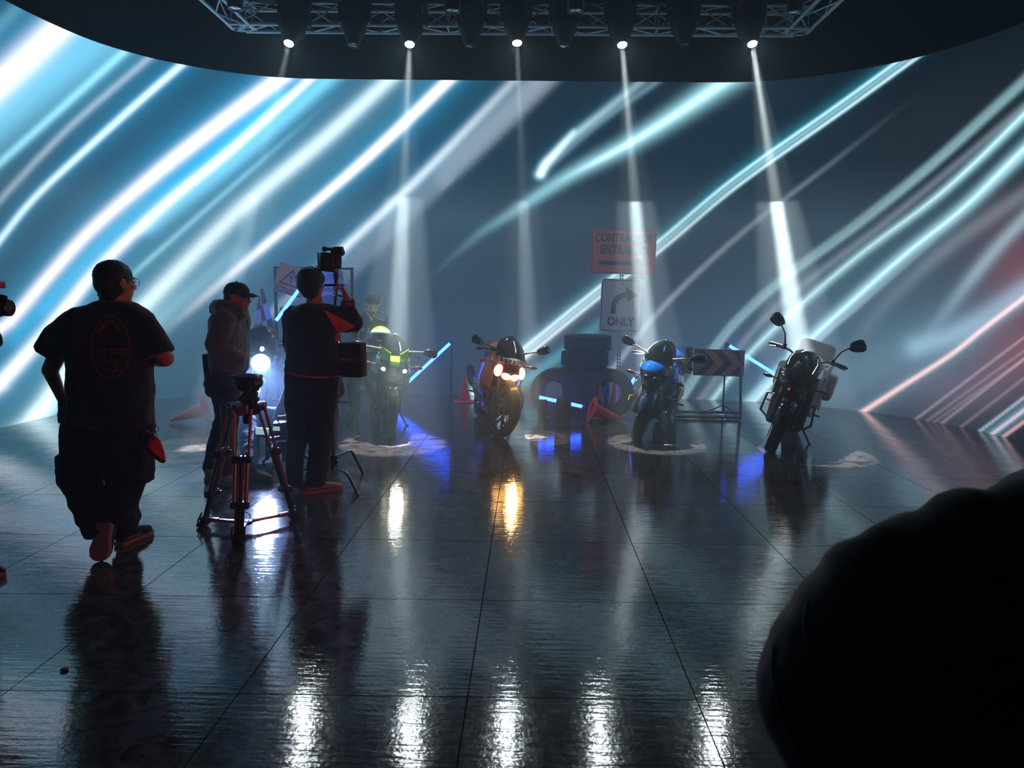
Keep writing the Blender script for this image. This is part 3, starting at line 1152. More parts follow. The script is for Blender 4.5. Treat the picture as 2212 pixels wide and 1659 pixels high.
            bm = bmesh.new(); sheet(bm, grid if s_ < 0 else grid[::-1], .005)
            sf = obj('side_fairing', bm, P['side'], root)
            # number / wording on the flank
            if P.get('flank'):
                fx, fz_, fs = P.get('flankpos', (.15, .52, .2))
                M_ = basis((fx, (.257) * s_, fz_), (-s_, 0, 0.25 * -1 * P.get('flankslope', 0)), (0, .12 * s_, 1))
                text_obj('fairing_lettering', P['flank'], fs, P['flankmat'], sf, M_, depth=.003, bold=.004)
        bm = bmesh.new()
        rs = []
        for (x, w_, z0, h_) in ((.36, .06, .30, .05), (.25, .13, .27, .08), (.05, .16, .25, .09), (-.15, .13, .26, .07), (-.25, .06, .28, .03)):
            rs.append([(x, math.cos(a_) * w_, z0 + math.sin(a_) * h_) for a_ in [2 * PI * k / 16 for k in range(16)]])
        rings(bm, rs)
        obj('belly_pan', bm, P.get('belly', P['side']), root)
        # windscreen
        grid = []
        for i in range(9):
            f = i / 8
            z = lerp(.925, P.get('scr_top', 1.15), f)
            hw_ = (.165 * math.sqrt(max(0, 1 - (max(0, f - .15) / .88) ** 2.4)) + .004) * (1 - .12 * f)
            xc = lerp(.715, .47, f ** .9)
            grid.append([(xc - .09 * q * q, q * hw_, z - .01 * abs(q)) for q in [-1 + 2 * j / 12 for j in range(13)]])
        bm = bmesh.new(); sheet(bm, grid, .003)
        ws = obj('windscreen', bm, P['screen'], root)
        bm = bmesh.new()
        edge = [grid[i][0] for i in range(9)] + [grid[8][j] for j in range(1, 12)] + [grid[i][-1] for i in range(8, -1, -1)]
        tube(bm, edge, .0035, 6)
        obj('screen_edge', bm, P.get('edge', ALU), ws)
        # cockpit behind the screen
        bm = bmesh.new()
        box(bm, (.52, 0, .94), (.05, .17, .09), Euler((0, R(-35), 0)), .012)
        box(bm, (.60, 0, .90), (.16, .24, .02), None, .005)
        obj('instrument_panel', bm, BLK, root)
        # headlights
        for (y, z, ry, rz_, tilt) in P['lamps']:
            bm = bmesh.new()
            k = min(1, abs(y) / .19)
            x = np.interp(z, Z, XC) - (.10 * k * k + .13 * k ** 4) + .004
            yaw = math.atan2(y * 1.6, .19)
            ball(bm, (x, y, z), (.028, ry, rz_), 18, 11, Euler((tilt, 0, yaw)))
            obj('headlight', bm, P['lampmat'], root)
    else:
        P['front'](root, MS)
    if P.get('extra'):
        P['extra'](root, MS)
    Rm = (Matrix.Rotation(heading, 3, 'Z') @ Matrix.Rotation(-lean, 3, 'X'))
    cp = MS @ Vector((ax, 0, az))
    # lowest point of the tyre in the posed frame
    wa = (MS.to_3x3() @ Vector((0, 1, 0)))
    wa_w = Rm @ wa
    dn = Vector((0, 0, -1)); dn = (dn - wa_w * dn.dot(wa_w)).normalized()
    low = Rm @ cp + dn * (rw - .02) + Vector((0, 0, -.017))
    root.rotation_euler = (-lean, 0, heading)
    root.location = Vector(loc) - low + Vector((0, 0, .001))
    return root


def lamp_glow(root, p, energy, col, r=.05, spot=None, dz=-.12):
    d = bpy.data.lights.new('headlight_beam', 'SPOT')
    d.energy = energy; d.color = col; d.shadow_soft_size = r; d.spot_size = spot or R(110); d.spot_blend = 1.0
    o = bpy.data.objects.new('headlight_beam', d)
    COL.objects.link(o); o.parent = root
    o.location = p
    o.rotation_euler = Vector((1, 0, dz)).to_track_quat('-Z', 'Z').to_euler()
    return o


WPAINT = mat('white_paint', (235, 235, 232), .25, coat=.5)
REDP = mat('red_paint', (190, 20, 22), .25, coat=.6)
YEL = mat('acid_yellow', (205, 225, 40), .3, coat=.5)
LTRB = mat('dark_lettering', (16, 16, 20), .4)

# --- orange, white and red sport bike (centre)
def repsol(root, MS):
    cw = [c for c in root.children if c.name.startswith('front_cowl')][0]
    word = 'REPSOL'
    for i, ch in enumerate(word):
        q = (i - 2.5) / 5.2
        y = q * .235
        k = abs(y) / .19
        z = .872
        x = .752 - (.10 * k * k + .13 * k ** 4) + .019
        nrm = Vector((1, y * 1.6 / .19 * .6, .75)).normalized()
        # reads left to right for somebody facing the bike
        M_ = basis((x, -y * 0 + y, z), Vector((0, 1, 0)) - nrm * nrm.y, (-.4, 0, 1))
        text_obj('cowl_letter', ch, .054, LTRB, cw, M_, depth=.002, bold=.0025, xscale=1.05)
    nrm = Vector((1, 0, .3)).normalized()
    text_obj('cowl_wording', 'HONDA', .026, mat('pink_lettering', (250, 120, 120), .4), cw, basis((.812, 0, .822), (0, 1, 0), (-.3, 0, 1)), depth=.002, bold=.001)
    lamp_glow(root, (.97, 0, .70), 38, (1, .50, .15), .05, R(75), -.25)
    for s_ in (1, -1):
        bm = bmesh.new(); prism(bm, [(.62, .17 * s_, .80), (.56, .185 * s_, .90), (.60, .165 * s_, .92), (.70, .135 * s_, .84)], (0, .01 * s_, 0))
        obj('intake_panel', bm, mat('orange_paint', (245, 110, 20), .25, coat=.6), root)


COWL_R = zbands('red_white_orange_paint', [(.842, (196, 22, 22)), (.905, (238, 236, 230)), (1.5, (246, 122, 26))])
SIDE_R = zbands('flank_red_white_orange', [(.40, (196, 24, 24)), (.47, (236, 236, 232)), (.66, (190, 22, 24)), (1.5, (244, 120, 26))], skew=.35)
AMBL = emitter('warm_headlight', (255, 196, 110), 9.0)
PR = dict(type='sport', fork=DST, fender=mat('dark_brown_fender', (36, 16, 14), .3, coat=.5), tank=SIDE_R, tail=REDP, cowl=COWL_R, side=SIDE_R, screen=SMOKE, lampmat=AMBL, caliper=BLK,
          lamps=[(.135, .757, .056, .070, R(20)), (-.135, .757, .056, .070, R(-20)), (.048, .706, .055, .038, R(8)), (-.048, .706, .055, .038, R(-8))],
          mirror=(.20, .05, .45), extra=repsol, edge=BLK, flank='REPSOL', flankmat=WPAINT, flankpos=(.12, .50, .15), sig=(.60, .19, .83))
red_bike = bike('motorcycle', 'orange, white and red sport motorcycle with glowing amber headlights', PR, G(1074, 944), R(-78), R(9), R(20))

# --- acid green sport bike (left, under the beam)
def green_extra(root, MS):
    for (a_, b_) in ((.06, .12), (-.06, -.12)):
        s_ = 1 if a_ > 0 else -1
        bm = bmesh.new(); sheet(bm, [[(.735 - .09 * i / 4, s_ * (.05 + .025 * i), .945 - .045 * j + .015 * i) for j in range(4)] for i in range(5)][::s_], .004)
        obj('green_cowl_panel', bm, mat('acid_green', (130, 225, 20), .25, coat=.6), root)
    lamp_glow(root, (.93, 0, .76), 18, (1, .95, .75))


GRN = mat('acid_green', (130, 225, 20), .25, coat=.6)
COWL_G = zbands('black_green_paint', [(.80, (14, 16, 14)), (.86, (24, 60, 14)), (1.5, (120, 215, 20))])
SIDE_G = zbands('flank_black_green', [(.62, (14, 18, 16)), (.70, (60, 130, 30)), (.82, (16, 20, 18)), (1.5, (110, 200, 20))], skew=.25)
PGn = dict(type='sport', fork=BLK, fender=GLB, tank=GRN, tail=GLB, cowl=COWL_G, side=SIDE_G, screen=CLEAR, lampmat=emitter('small_headlight', (255, 246, 214), 9.0),
           lamps=[(.115, .765, .026, .020, R(15)), (-.115, .765, .026, .020, R(-15))], mirror=(.22, .015, -.1), extra=green_extra, stem=WPAINT, caliper=BLK, sig=(.60, .19, .80))
green_bike = bike('motorcycle', 'black and acid green sport motorcycle with clear screen and rider behind it', PGn, G(832, 944), R(-74), R(7), R(4))

# --- blue sport bike
def blue_extra(root, MS):
    for s_ in (1, -1):
        bm = bmesh.new(); prism(bm, [(.66, .155 * s_, .90), (.72, .10 * s_, .80), (.70, .12 * s_, .77), (.60, .18 * s_, .88)], (.008, .006 * s_, 0))
        obj('yellow_stripe', bm, YEL, root)
        bm = bmesh.new(); prism(bm, [(.40, .262 * s_, .36), (.05, .24 * s_, .34), (-.1, .235 * s_, .46), (.0, .245 * s_, .46), (.10, .25 * s_, .40), (.36, .268 * s_, .41)], (0, .008 * s_, 0))
        obj('yellow_stripe', bm, YEL, root)
        bm = bmesh.new(); prism(bm, [(.30, .262 * s_, .60), (.05, .255 * s_, .70), (.02, .255 * s_, .73), (.32, .262 * s_, .64)], (0, .008 * s_, 0))
        obj('red_stripe', bm, REDP, root)


BLUE = mat('sport_blue', (18, 110, 235), .22, coat=.7)
COWL_B = zbands('black_blue_paint', [(.80, (12, 14, 18)), (1.5, (24, 120, 240))])
SIDE_B = zbands('flank_blue_black', [(.30, (12, 14, 20)), (.52, (14, 30, 66)), (.74, (20, 30, 50)), (1.5, (24, 110, 230))], skew=.2)
PB = dict(type='sport', fork=GOLD, fender=mat('dark_blue_paint', (16, 40, 90), .25, coat=.6), tank=BLUE, tail=BLUE, cowl=COWL_B, side=SIDE_B, screen=CLEAR, lampmat=GLB, caliper=GOLD,
          lamps=[(.06, .74, .05, .028, 0), (-.06, .74, .05, .028, 0)], mirror=(.21, .06, .25), extra=blue_extra, stem=ALU,
          flank='S92', flankmat=WPAINT, flankpos=(.12, .52, .17), sig=(.58, .19, .72))
blue_bike = bike('motorcycle', 'bright blue sport motorcycle with gold forks and lettered flank', PB, G(1374, 951), R(-111), R(12), R(8))


# --- naked bikes
def naked_front(kind):
    def fn(root, MS):
        bm = bmesh.new()
        if kind == 'round':
            lathe(bm, [(.001, -.10), (.06, -.095), (.095, -.05), (.105, 0), (.105, .02), (.09, .02)], (.60, 0, .86), (1, 0, -.05), 28)
            hl = obj('headlight', bm, BLK, root)
            bm = bmesh.new(); lathe(bm, [(.100, .0), (.092, .022), (.055, .036), (.001, .042)], (.605, 0, .86), (1, 0, -.05), 28)
            obj('headlight_lens', bm, emitter('white_headlight', (225, 235, 255), 30.0), hl)
            bm = bmesh.new(); lathe(bm, [(.001, .0), (.02, .0), (.02, .03), (.001, .034)], (.60, .0, 1.01), (1, 0, 0), 14)
            obj('position_lamp', bm, emitter('white_headlight', (225, 235, 255), 30.0), hl)
            grid = []
            for i in range(9):
                f = i / 8
                hw_ = .155 * math.sqrt(max(0.0, 1 - (max(0, f - .1) / .92) ** 2.6)) + .01
                grid.append([(lerp(.62, .50, f) - .07 * q * q, q * hw_, lerp(.97, 1.24, f)) for q in [-1 + 2 * j / 10 for j in range(11)]])
            bm = bmesh.new(); sheet(bm, grid, .004)
            ws = obj('windscreen', bm, mat('dark_fly_screen', (14, 16, 34), .12, coat=.6), root)
            bm = bmesh.new(); box(bm, (.45, 0, 1.02), (.03, .12, .09), Euler((0, R(-30), 0)), .01)
            obj('instrument_panel', bm, BLK, root)
        else:
            # angular headlamp shell with visor and low screen
            grid = []
            Z = [.62, .68, .74, .80, .86, .92, .97]
            HW = [.03, .10, .15, .17, .155, .12, .08]
            XC = [.66, .72, .74, .72, .68, .63, .585]
            for z, hw_, xc in zip(Z, HW, XC):
                grid.append([(xc - .10 * abs(q) ** 1.5, q * hw_, z + .03 * abs(q) * (z > .85)) for q in [-1 + 2 * j / 12 for j in range(13)]])
            bm = bmesh.new(); sheet(bm, grid, .006)
            obj('headlight_cowl', bm, GLB, root)
            for s_ in (1, -1):
                bm = bmesh.new(); ball(bm, (.71, .065 * s_, .745), (.03, .055, .02), 14, 8, Euler((R(16 * s_), 0, R(20 * s_))))
                obj('headlight', bm, mat('unlit_lens', (70, 76, 90), .08, coat=1), root)
                bm = bmesh.new(); tube(bm, [(.64, .13 * s_, .90), (.50, .14 * s_, .99), (.44, .12 * s_, 1.05)], .008, 8)
                obj('screen_strut', bm, BLK, root)
            bm = bmesh.new(); ball(bm, (.735, -.03, .70), (.012, .014, .012), 10, 7)
            obj('position_lamp', bm, emitter('red_reflex', (220, 40, 60), .8), root)
            grid = []
            for i in range(8):
                f = i / 7
                hw_ = .15 * math.sqrt(max(0.0, 1 - (max(0, f - .25) / .78) ** 2.6)) + .01
                grid.append([(lerp(.64, .44, f) - .07 * q * q, q * hw_, lerp(.90, 1.10, f)) for q in [-1 + 2 * j / 10 for j in range(11)]])
            bm = bmesh.new(); sheet(bm, grid, .003)
            ws = obj('windscreen', bm, CLEAR, root)
            bm = bmesh.new(); tube(bm, [grid[i][0] for i in range(8)] + [grid[7][j] for j in range(1, 10)] + [grid[i][-1] for i in range(7, -1, -1)], .0035, 6)
            obj('screen_edge', bm, ALU, ws)
            bm = bmesh.new(); box(bm, (.47, 0, .98), (.04, .17, .10), Euler((0, R(-40), 0)), .01)
            obj('instrument_panel', bm, BLK, root)
            for s_ in (1, -1):
                bm = bmesh.new()
                sheet(bm, [[(lerp(.50, .10, i / 5), s_ * (.13 + .10 * math.sin(PI * min(1, .25 + i / 5 * .8))), lerp(.86, .55, j / 4) - .04 * i / 5 * (j < 2)) for j in range(5)] for i in range(6)][::-s_], .008)
                obj('tank_shroud', bm, P_['shroud'], root)
            # crumpled film over the tank flank
            for s_ in (1,):
                random.seed(5)
                bm = bmesh.new()
                sheet(bm, [[(lerp(.34, -.62, i / 9), .20 + .05 * math.sin(PI * i / 9) + random.uniform(-.022, .022), lerp(.96, .42, j / 7) - .03 * math.sin(i) + random.uniform(-.015, .015)) for j in range(8)] for i in range(10)], .004)
                obj('plastic_cover', bm, P_['film'], root)
            # belly, crash bars
            bm = bmesh.new()
            both(lambda s_: tube(bm, [(.38, .12 * s_, .62), (.42, .25 * s_, .55), (.36, .27 * s_, .34), (.15, .2 * s_, .24)], .013, 8))
            obj('crash_bar', bm, BLK, root)
            for s_ in (1, -1):
                bm = bmesh.new(); box(bm, (-.55, .25 * s_, .68), (.44, .16, .30), Euler((0, R(-4), 0)), .04)
                obj('pannier', bm, P_['case'], root)
            # transparent top case wrapped in film
            bm = bmesh.new(); box(bm, (-.72, 0, 1.03), (.36, .40, .22), Euler((0, R(-6), 0)), .06)
            obj('top_case', bm, P_['film'], root)
            bm = bmesh.new()
            box(bm, (.32, 0, .40), (.16, .40, .36), Euler((0, R(20), 0)), .05)
            box(bm, (.05, 0, .22), (.34, .26, .10), None, .04)
            obj('skid_plate', bm, BLK, root)
    return fn


P_ = dict(shroud=mat('grey_shroud', (120, 118, 122), .3, coat=.4), case=mat('grey_case', (96, 94, 100), .35), film=glass_mat('plastic_film', (112, 110, 122), .12, alpha=.35))
PK = dict(type='naked', fork=GOLD, fender=GLB, tank=mat('grey_tank', (90, 88, 94), .25, coat=.6), tail=BLK, front=naked_front('angular'), mirror=(.12, .20, .55),
          sig=(.50, .2, .74), siglens=BLK, bar_z=.90, bar_x=.38, caliper=BLK, grip_r=.022)
black_bike = bike('motorcycle', 'black and grey touring motorcycle with gold forks, tall mirrors and hard cases', PK, G(1662, 976), R(-117), R(15), R(6))

PN = dict(type='naked', fork=BLK, fender=mat('navy_paint', (20, 26, 60), .3, coat=.5), tank=mat('navy_paint', (20, 26, 60), .3, coat=.5), tail=BLK, front=naked_front('round'), mirror=(.10, .14, .6),
          sig=(.48, .14, .80), bar_z=.90, bar_x=.40, muffler=((-.42, -.22, .50), (-.60, -.26, .86)), muf=ALU, caliper=BLK)
navy_bike = bike('motorcycle', 'dark round-headlight motorcycle with blazing white lamp behind the crew', PN, G(548, 962), R(-66), R(7), R(-4))
lamp_glow(navy_bike, (.70, 0, .86), 330, (.36, .50, 1.0), .06, R(86), -.38)
# ------------------------------------------------------------------ lighting truss and moving heads
TRM = mat('truss_aluminium', (190, 198, 205), .35, metal=.35)
BODY = mat('fixture_black', (20, 22, 25), .5)


def truss_run(root, A, B, w=.28, step=.47):
    """box truss between A and B (points on the axis of its section), chords and lacing as parts"""
    A, B = Vector(A), Vector(B)
    d = (B - A).normalized()
    x = d.cross(Vector((0, 0, 1))).normalized()
    z = Vector((0, 0, 1))
    cs = [(x * sx + z * sz) * (w / 2) for sx, sz in ((-1, -1), (1, -1), (1, 1), (-1, 1))]
    for c in cs:
        bm = bmesh.new(); tube(bm, [A + c, B + c], .025, 10)
        obj('chord', bm, TRM, root)
    L = (B - A).length
    n = int(L / step)
    bm = bmesh.new()
    for k in range(4):
        c0, c1 = cs[k], cs[(k + 1) % 4]
        for i in range(n):
            p = A + d * (L * i / n); q = A + d * (L * (i + 1) / n)
            a_, b_ = (p + c0, q + c1) if i % 2 == 0 else (p + c1, q + c0)
            tube(bm, [a_, b_], .0105, 6)
            if i % 3 == 0:
                tube(bm, [p + c0, p + c1], .0105, 6)
    obj('lacing', bm, TRM, root)


TY, TZ = 10.21, 5.31
cl = W(545, 64, TY); cr = W(1700, 66, TY)
truss = thing('lighting_truss', 'silver box truss frame hanging over the stage, carrying the moving lights', 'truss', (0, 0, 0))
truss_run(truss, (cl.x - .14, TY, TZ), (cr.x + .14, TY, TZ))
truss_run(truss, (cl.x - .14, TY, TZ), (cl.x - .14, 4.6, TZ))
truss_run(truss, (cr.x + .14, TY, TZ), (cr.x + .14, 4.6, TZ))
truss_run(truss, (cl.x - .14, 4.6, TZ), (cr.x + .14, 4.6, TZ))
for X in (cl.x - .14, cr.x + .14):
    for zz in (TZ - .14, TZ + .14):
        bm = bmesh.new()
        for (dx, dy, sx, sy) in ((0, .12, .36, .06), (0, -.12, .36, .06), (.15, 0, .06, .3), (-.15, 0, .06, .3)):
            box(bm, (X + dx, TY + dy, zz), (sx, sy, .012))
        box(bm, (X, TY, zz), (.05, .3, .01), Euler((0, 0, R(40))))
        obj('corner_plate', bm, TRM, truss)
bm = bmesh.new()
for X in (cl.x, 0, cr.x):
    tube(bm, [(X, TY, TZ + .14), (X, TY, 9.0)], .006, 6)
    tube(bm, [(X, 4.6, TZ + .14), (X, 4.6, 9.0)], .006, 6)
obj('hanging_cable', bm, DST, truss)
bm = bmesh.new()
pts = []
for i in range(40):
    t = i / 39
    pts.append((lerp(cl.x, cr.x, t), TY - .16, TZ + .17 - .05 * abs(math.sin(t * 22)) - .02 * math.sin(t * 51)))
tube(bm, pts, .008, 6)
obj('power_cable', bm, BLK, truss)

LAMPE = emitter('beam_lens', (235, 250, 255), 330.0)
DLENS = mat('dark_lens', (30, 34, 38), .08, coat=1.0)
LEDR = emitter('status_led', (255, 60, 50), 4.0)


def moving_head(px, py, target, lit, label, group):
    L = W(px, py, LAMP_Y)
    tgt = Vector(target)
    d = (tgt - L).normalized()
    piv = L - d * .36
    root = thing('moving_light', label, 'stage light', (piv.x, piv.y, piv.z), 0, group)
    def loc_(bm_name, bm, m, par):
        o = obj(bm_name, bm, m, par)
        o.data.transform(Matrix.Translation(-piv))
        return o
    bm = bmesh.new()
    box(bm, (piv.x, piv.y + .05, piv.z + .27), (.42, .25, .14), None, .03)
    bs = loc_('base', bm, BODY, root)
    bm = bmesh.new()
    box(bm, (piv.x - .08, piv.y + .18, piv.z + .27), (.04, .12, .04))
    box(bm, (piv.x + .08, piv.y + .18, piv.z + .27), (.04, .12, .04))
    for sx in (-.08, .08):
        lathe(bm, [(.034, -.02), (.048, -.02), (.048, .02), (.034, .02)], (piv.x + sx, TY - .14, TZ - .0 - .14 if False else piv.z + .27), (1, 0, 0), 14, closed=True)
    loc_('clamp', bm, DST, root)
    bm = bmesh.new(); box(bm, (piv.x - .12, piv.y - .076, piv.z + .295), (.03, .006, .012))
    loc_('display', bm, mat('grey_display', (130, 135, 140), .3), bs)
    for s_ in (-1, 1):
        bm = bmesh.new()
        box(bm, (piv.x + .188 * s_, piv.y + .04, piv.z + .09), (.042, .15, .27), None, .02)
        loc_('yoke_arm', bm, BODY, root)
    bm = bmesh.new()
    bk = piv - d * .17
    x, y = frame_of(d, (0, 1, 0))
    prof = [(-.17, .12), (-.16, .15), (-.08, .165), (.08, .165), (.15, .155), (.20, .125), (.28, .098), (.355, .072)]
    rr = []
    for h_, r_ in prof:
        rr.append([piv + d * h_ + x * (math.copysign(abs(math.cos(a_)) ** .8, math.cos(a_)) * r_) + y * (math.copysign(abs(math.sin(a_)) ** .8, math.sin(a_)) * r_) for a_ in [2 * PI * k / 28 for k in range(28)]])
    rings(bm, rr)
    hd = loc_('head', bm, BODY, root)
    bm = bmesh.new(); lathe(bm, [(.060, .0), (.070, .0), (.072, .02), (.060, .02)], piv + d * .35, d, 28, closed=True)
    loc_('lens_ring', bm, DST, hd)
    bm = bmesh.new(); lathe(bm, [(.001, .0), (.058, .0), (.052, .008), (.001, .014)], piv + d * .357, d, 24)
    loc_('lens', bm, LAMPE if lit else DLENS, hd)
    bm = bmesh.new(); box(bm, piv + Vector((0, -.14, .04)), (.06, .008, .012), None, .003)
    loc_('vent_window', bm, ALU, hd)
    return root


names = ['leftmost', 'second from the left', 'centre', 'second from the right', 'rightmost']
for i, ((lp, gp, pw, an), (L, T)) in enumerate(zip(BEAMS, LAMPS)):
    moving_head(lp[0], lp[1], T, True, 'lit moving light throwing a white beam, %s of five lit' % names[i], 'moving lights on the truss')
for (px, py, nm) in ((762, 97, 'between the first and second lit lights'), (1015, 97, 'between the second and third lit lights'), (1219, 97, 'between the third and fourth lit lights'), (1477, 97, 'between the fourth and fifth lit lights')):
    L = W(px, py, LAMP_Y)
    moving_head(px, py, (L.x, 8.6, 0), False, 'unlit black moving light on the truss, ' + nm, 'moving lights on the truss')

for (px, py, Y, nm) in ((508, 20, 9.0, 'over the left corner of the truss'), (977, 25, 8.6, 'left of the middle of the truss'), (1243, 25, 8.6, 'right of the middle of the truss'), (1715, 28, 9.0, 'over the right corner of the truss')):
    p = W(px, py, Y)
    r = thing('par_light', 'small unlit cylindrical spotlight pointing down ' + nm, 'stage light', p, 0, 'unlit spotlights')
    bm = bmesh.new(); lathe(bm, [(.075, 0), (.09, .0), (.092, .03), (.088, .22), (.07, .30), (.03, .33), (.001, .33)], (0, 0, 0), (0, 0, 1), 24)
    obj('housing', bm, BODY, r)
    bm = bmesh.new(); lathe(bm, [(.001, .018), (.075, .012), (.078, .004)], (0, 0, 0), (0, 0, 1), 24)
    obj('lens', bm, mat('grey_lens', (150, 160, 165), .1, metal=.6), r)
    bm = bmesh.new()
    tube(bm, [(-.1, 0, .14), (-.1, 0, .38), (0, 0, .42), (.1, 0, .38), (.1, 0, .14)], .008, 6)
    tube(bm, [(0, 0, .42), (0, 0, 9.0 - p.z)], .012, 8)
    obj('bracket', bm, DST, r)

# ------------------------------------------------------------------ road signs
SIGN_BACK = mat('sign_back', (130, 132, 136), .4, metal=.5)


def rrect(w, h, r, n=5):
    pts = []
    for (sx, sy, a0) in ((1, 1, 0), (-1, 1, PI / 2), (-1, -1, PI), (1, -1, 1.5 * PI)):
        for j in range(n + 1):
            a_ = a0 + j * PI / 2 / n
            pts.append((sx * (w / 2 - r) + math.cos(a_) * r, sy * (h / 2 - r) + math.sin(a_) * r))
    return pts


def plate(root, name, c, w, h, r, m, tilt=0.0, th=.004, yaw=0.0, dy=0.0, label=None, pts=None):
    """upright flat plate facing -y, tilt = clockwise turn"""
    M_ = Matrix.Translation(Vector(c)) @ Matrix.Rotation(yaw, 4, 'Z') @ Matrix.Rotation(tilt, 4, 'Y') @ Matrix.Rotation(PI / 2, 4, 'X')
    bm = bmesh.new()
    P = pts if pts else rrect(w, h, r)
    prism(bm, [(p[0], p[1], dy) for p in P], (0, 0, th))
    o = obj(name, bm, m, root, smooth=False, label=label)
    o.data.transform(M_)
    return o, M_


def outline(root, name, w, h, r, t, m, M_, dy, th=.0015):
    bm = bmesh.new()
    a_, b_ = rrect(w, h, r), rrect(w - 2 * t, h - 2 * t, max(.002, r - t))
    n = len(a_)
    A0 = [bm.verts.new((p[0], p[1], dy)) for p in a_]; A1 = [bm.verts.new((p[0], p[1], dy + th)) for p in a_]
    B0 = [bm.verts.new((p[0], p[1], dy)) for p in b_]; B1 = [bm.verts.new((p[0], p[1], dy + th)) for p in b_]
    for i in range(n):
        j = (i + 1) % n
        bm.faces.new((A1[i], A1[j], B1[j], B1[i])); bm.faces.new((A0[i], A0[j], A1[j], A1[i])); bm.faces.new((B0[j], B0[i], B1[i], B1[j]))
    o = obj(name, bm, m, root, smooth=False)
    o.data.transform(M_)
    return o


def flat(root, name, pts, m, M_, dy, th=.0015):
    bm = bmesh.new(); prism(bm, [(p[0], p[1], dy) for p in pts], (0, 0, th))
    o = obj(name, bm, m, root, smooth=False)
    o.data.transform(M_)
    return o


def txt(root, s, size, m, M_, x, y, dy, bold=.003, xs=1.0, rot=0.0, name='lettering'):
    return text_obj(name, s, size, m, root, M_ @ Matrix.Translation((x, y, dy)) @ Matrix.Rotation(rot, 4, 'Z'), depth=.001, bold=bold, xscale=xs)


SY = 10.35
INK = mat('sign_ink', (20, 34, 66), .5)
OR_S = mat('faded_orange_sheeting', (226, 96, 70), .55, noise=.12, nscale=9)
WH_S = mat('worn_white_sheeting', (205, 208, 212), .5, noise=.08, nscale=12)
pb = W(1336, 800, SY); pb.z = 0
sgn = thing('road_sign', 'right turn arrow ONLY road sign under an orange contractor entrance sign on one post', 'road sign', pb)
bm = bmesh.new()
zt = W(1346, 500, SY).z
hw = .022
nh = int(zt / .05)
for s_ in (-1, 1):
    box(bm, (s_ * .019, 0, zt / 2), (.010, .004, zt))
    box(bm, (s_ * .024, .012, zt / 2), (.003, .026, zt))
for k in range(nh + 1):
    box(bm, (0, 0, k * .05), (.030, .004, .022))
box(bm, (0, .0, .01), (.34, .34, .02))
obj('perforated_post', bm, SIGN_BACK, sgn, smooth=False)
c = W(1346.5, 544, SY) - pb; c.y = -.012
w_, h_ = 134 / 146.5, 92 / 146.5
pl1, M1 = plate(sgn, 'entrance_plate', c, w_, h_, .03, OR_S, R(.8), label='orange plate reading CONTRACTOR ENTRANCE')
outline(pl1, 'border', w_ - .02, h_ - .02, .028, .010, INK, M1, .0045)
txt(pl1, 'CONTRACTOR', .165, INK, M1, 0, .185, .0045, .007, .72)
txt(pl1, 'ENTRANCE', .175, INK, M1, 0, .02, .0045, .007, .74)
flat(pl1, 'arrow', [(-.35, -.19), (-.35, -.13), (.20, -.13), (.20, -.08), (.34, -.16), (.20, -.24), (.20, -.19)], INK, M1, .0045)
c = W(1342, 660, SY) - pb; c.y = -.012
w_, h_ = 88 / 146.5, 110 / 146.5
pl2, M2 = plate(sgn, 'only_plate', c, w_, h_, .045, WH_S, R(1.3), label='white plate with a right-turning arrow over ONLY')
outline(pl2, 'border', w_ - .025, h_ - .025, .04, .010, INK, M2, .0045)
txt(pl2, 'ONLY', .165, INK, M2, 0, -.235, .0045, .006, .86)
arc = []
R0, R1 = .15, .225
cx0, cy0 = .075, -.03
for i in range(9):
    a_ = PI - (PI / 2 - .12) * i / 8
    arc.append((cx0 + math.cos(a_) * R1 - .0, cy0 + math.sin(a_) * R1))
arc2 = [(cx0 + math.cos(PI - (PI / 2 - .12) * i / 8) * R0, cy0 + math.sin(PI - (PI / 2 - .12) * i / 8) * R0) for i in range(9)]
pts = [(cx0 - R1, -.12)] + arc + arc2[::-1] + [(cx0 - R0, -.12)]
flat(pl2, 'arrow_shaft', pts, INK, M2, .0045)
flat(pl2, 'arrow_head', [(.04, .27), (.235, .155), (.09, .065), (.075, .09), (.06, .13), (.055, .2)], INK, M2, .0050)
for (x, y) in ((0, .31), (0, -.32)):
    bm = bmesh.new(); lathe(bm, [(.001, .006), (.012, .005), (.012, .004)], (x, y, 0), (0, 0, 1), 12)
    o = obj('bolt', bm, DST, pl2); o.data.transform(M2)

# chevron barricade behind the blue motorcycle
BY = 9.62
bd = thing('barricade', 'chevron barricade board on pipe legs between the blue and black motorcycles', 'barricade', (W(1520, 907, BY).x, BY, 0))
o0 = Vector(bd.location)
for (xa, xb, ya, yb, nm) in ((1499, 1607, 753, 814, 'a'), (1428, 1495, 748, 806, 'b')):
    c = W((xa + xb) / 2, (ya + yb) / 2, BY) - o0
    w_ = (xb - xa) / 161; h_ = .355
    pl_, MB_ = plate(bd, 'chevron_board', c, w_, h_, .008, mat('board_orange', (206, 150, 110), .55, noise=.15, nscale=14), R(.8 if nm == 'a' else 2.0), th=.02, dy=-.01)
    outline(pl_, 'board_edge', w_, h_, .006, .012, mat('board_rim', (150, 110, 90), .5), MB_, .0105)
    k = 0
    xx = -w_ / 2 + .02
    while xx < w_ / 2 - .12:
        a_ = h_ / 2 - .015
        tip = .15
        pts = [(xx, a_), (xx + .11, a_), (min(w_ / 2 - .01, xx + .11 + tip), 0), (xx + .11, -a_), (xx, -a_), (min(w_ / 2 - .02, xx + tip), 0)]
        flat(pl_, 'chevron', pts, mat('chevron_blue_grey', (62, 62, 84), .5, noise=.3, nscale=40), MB_, .0112)
        xx += .235
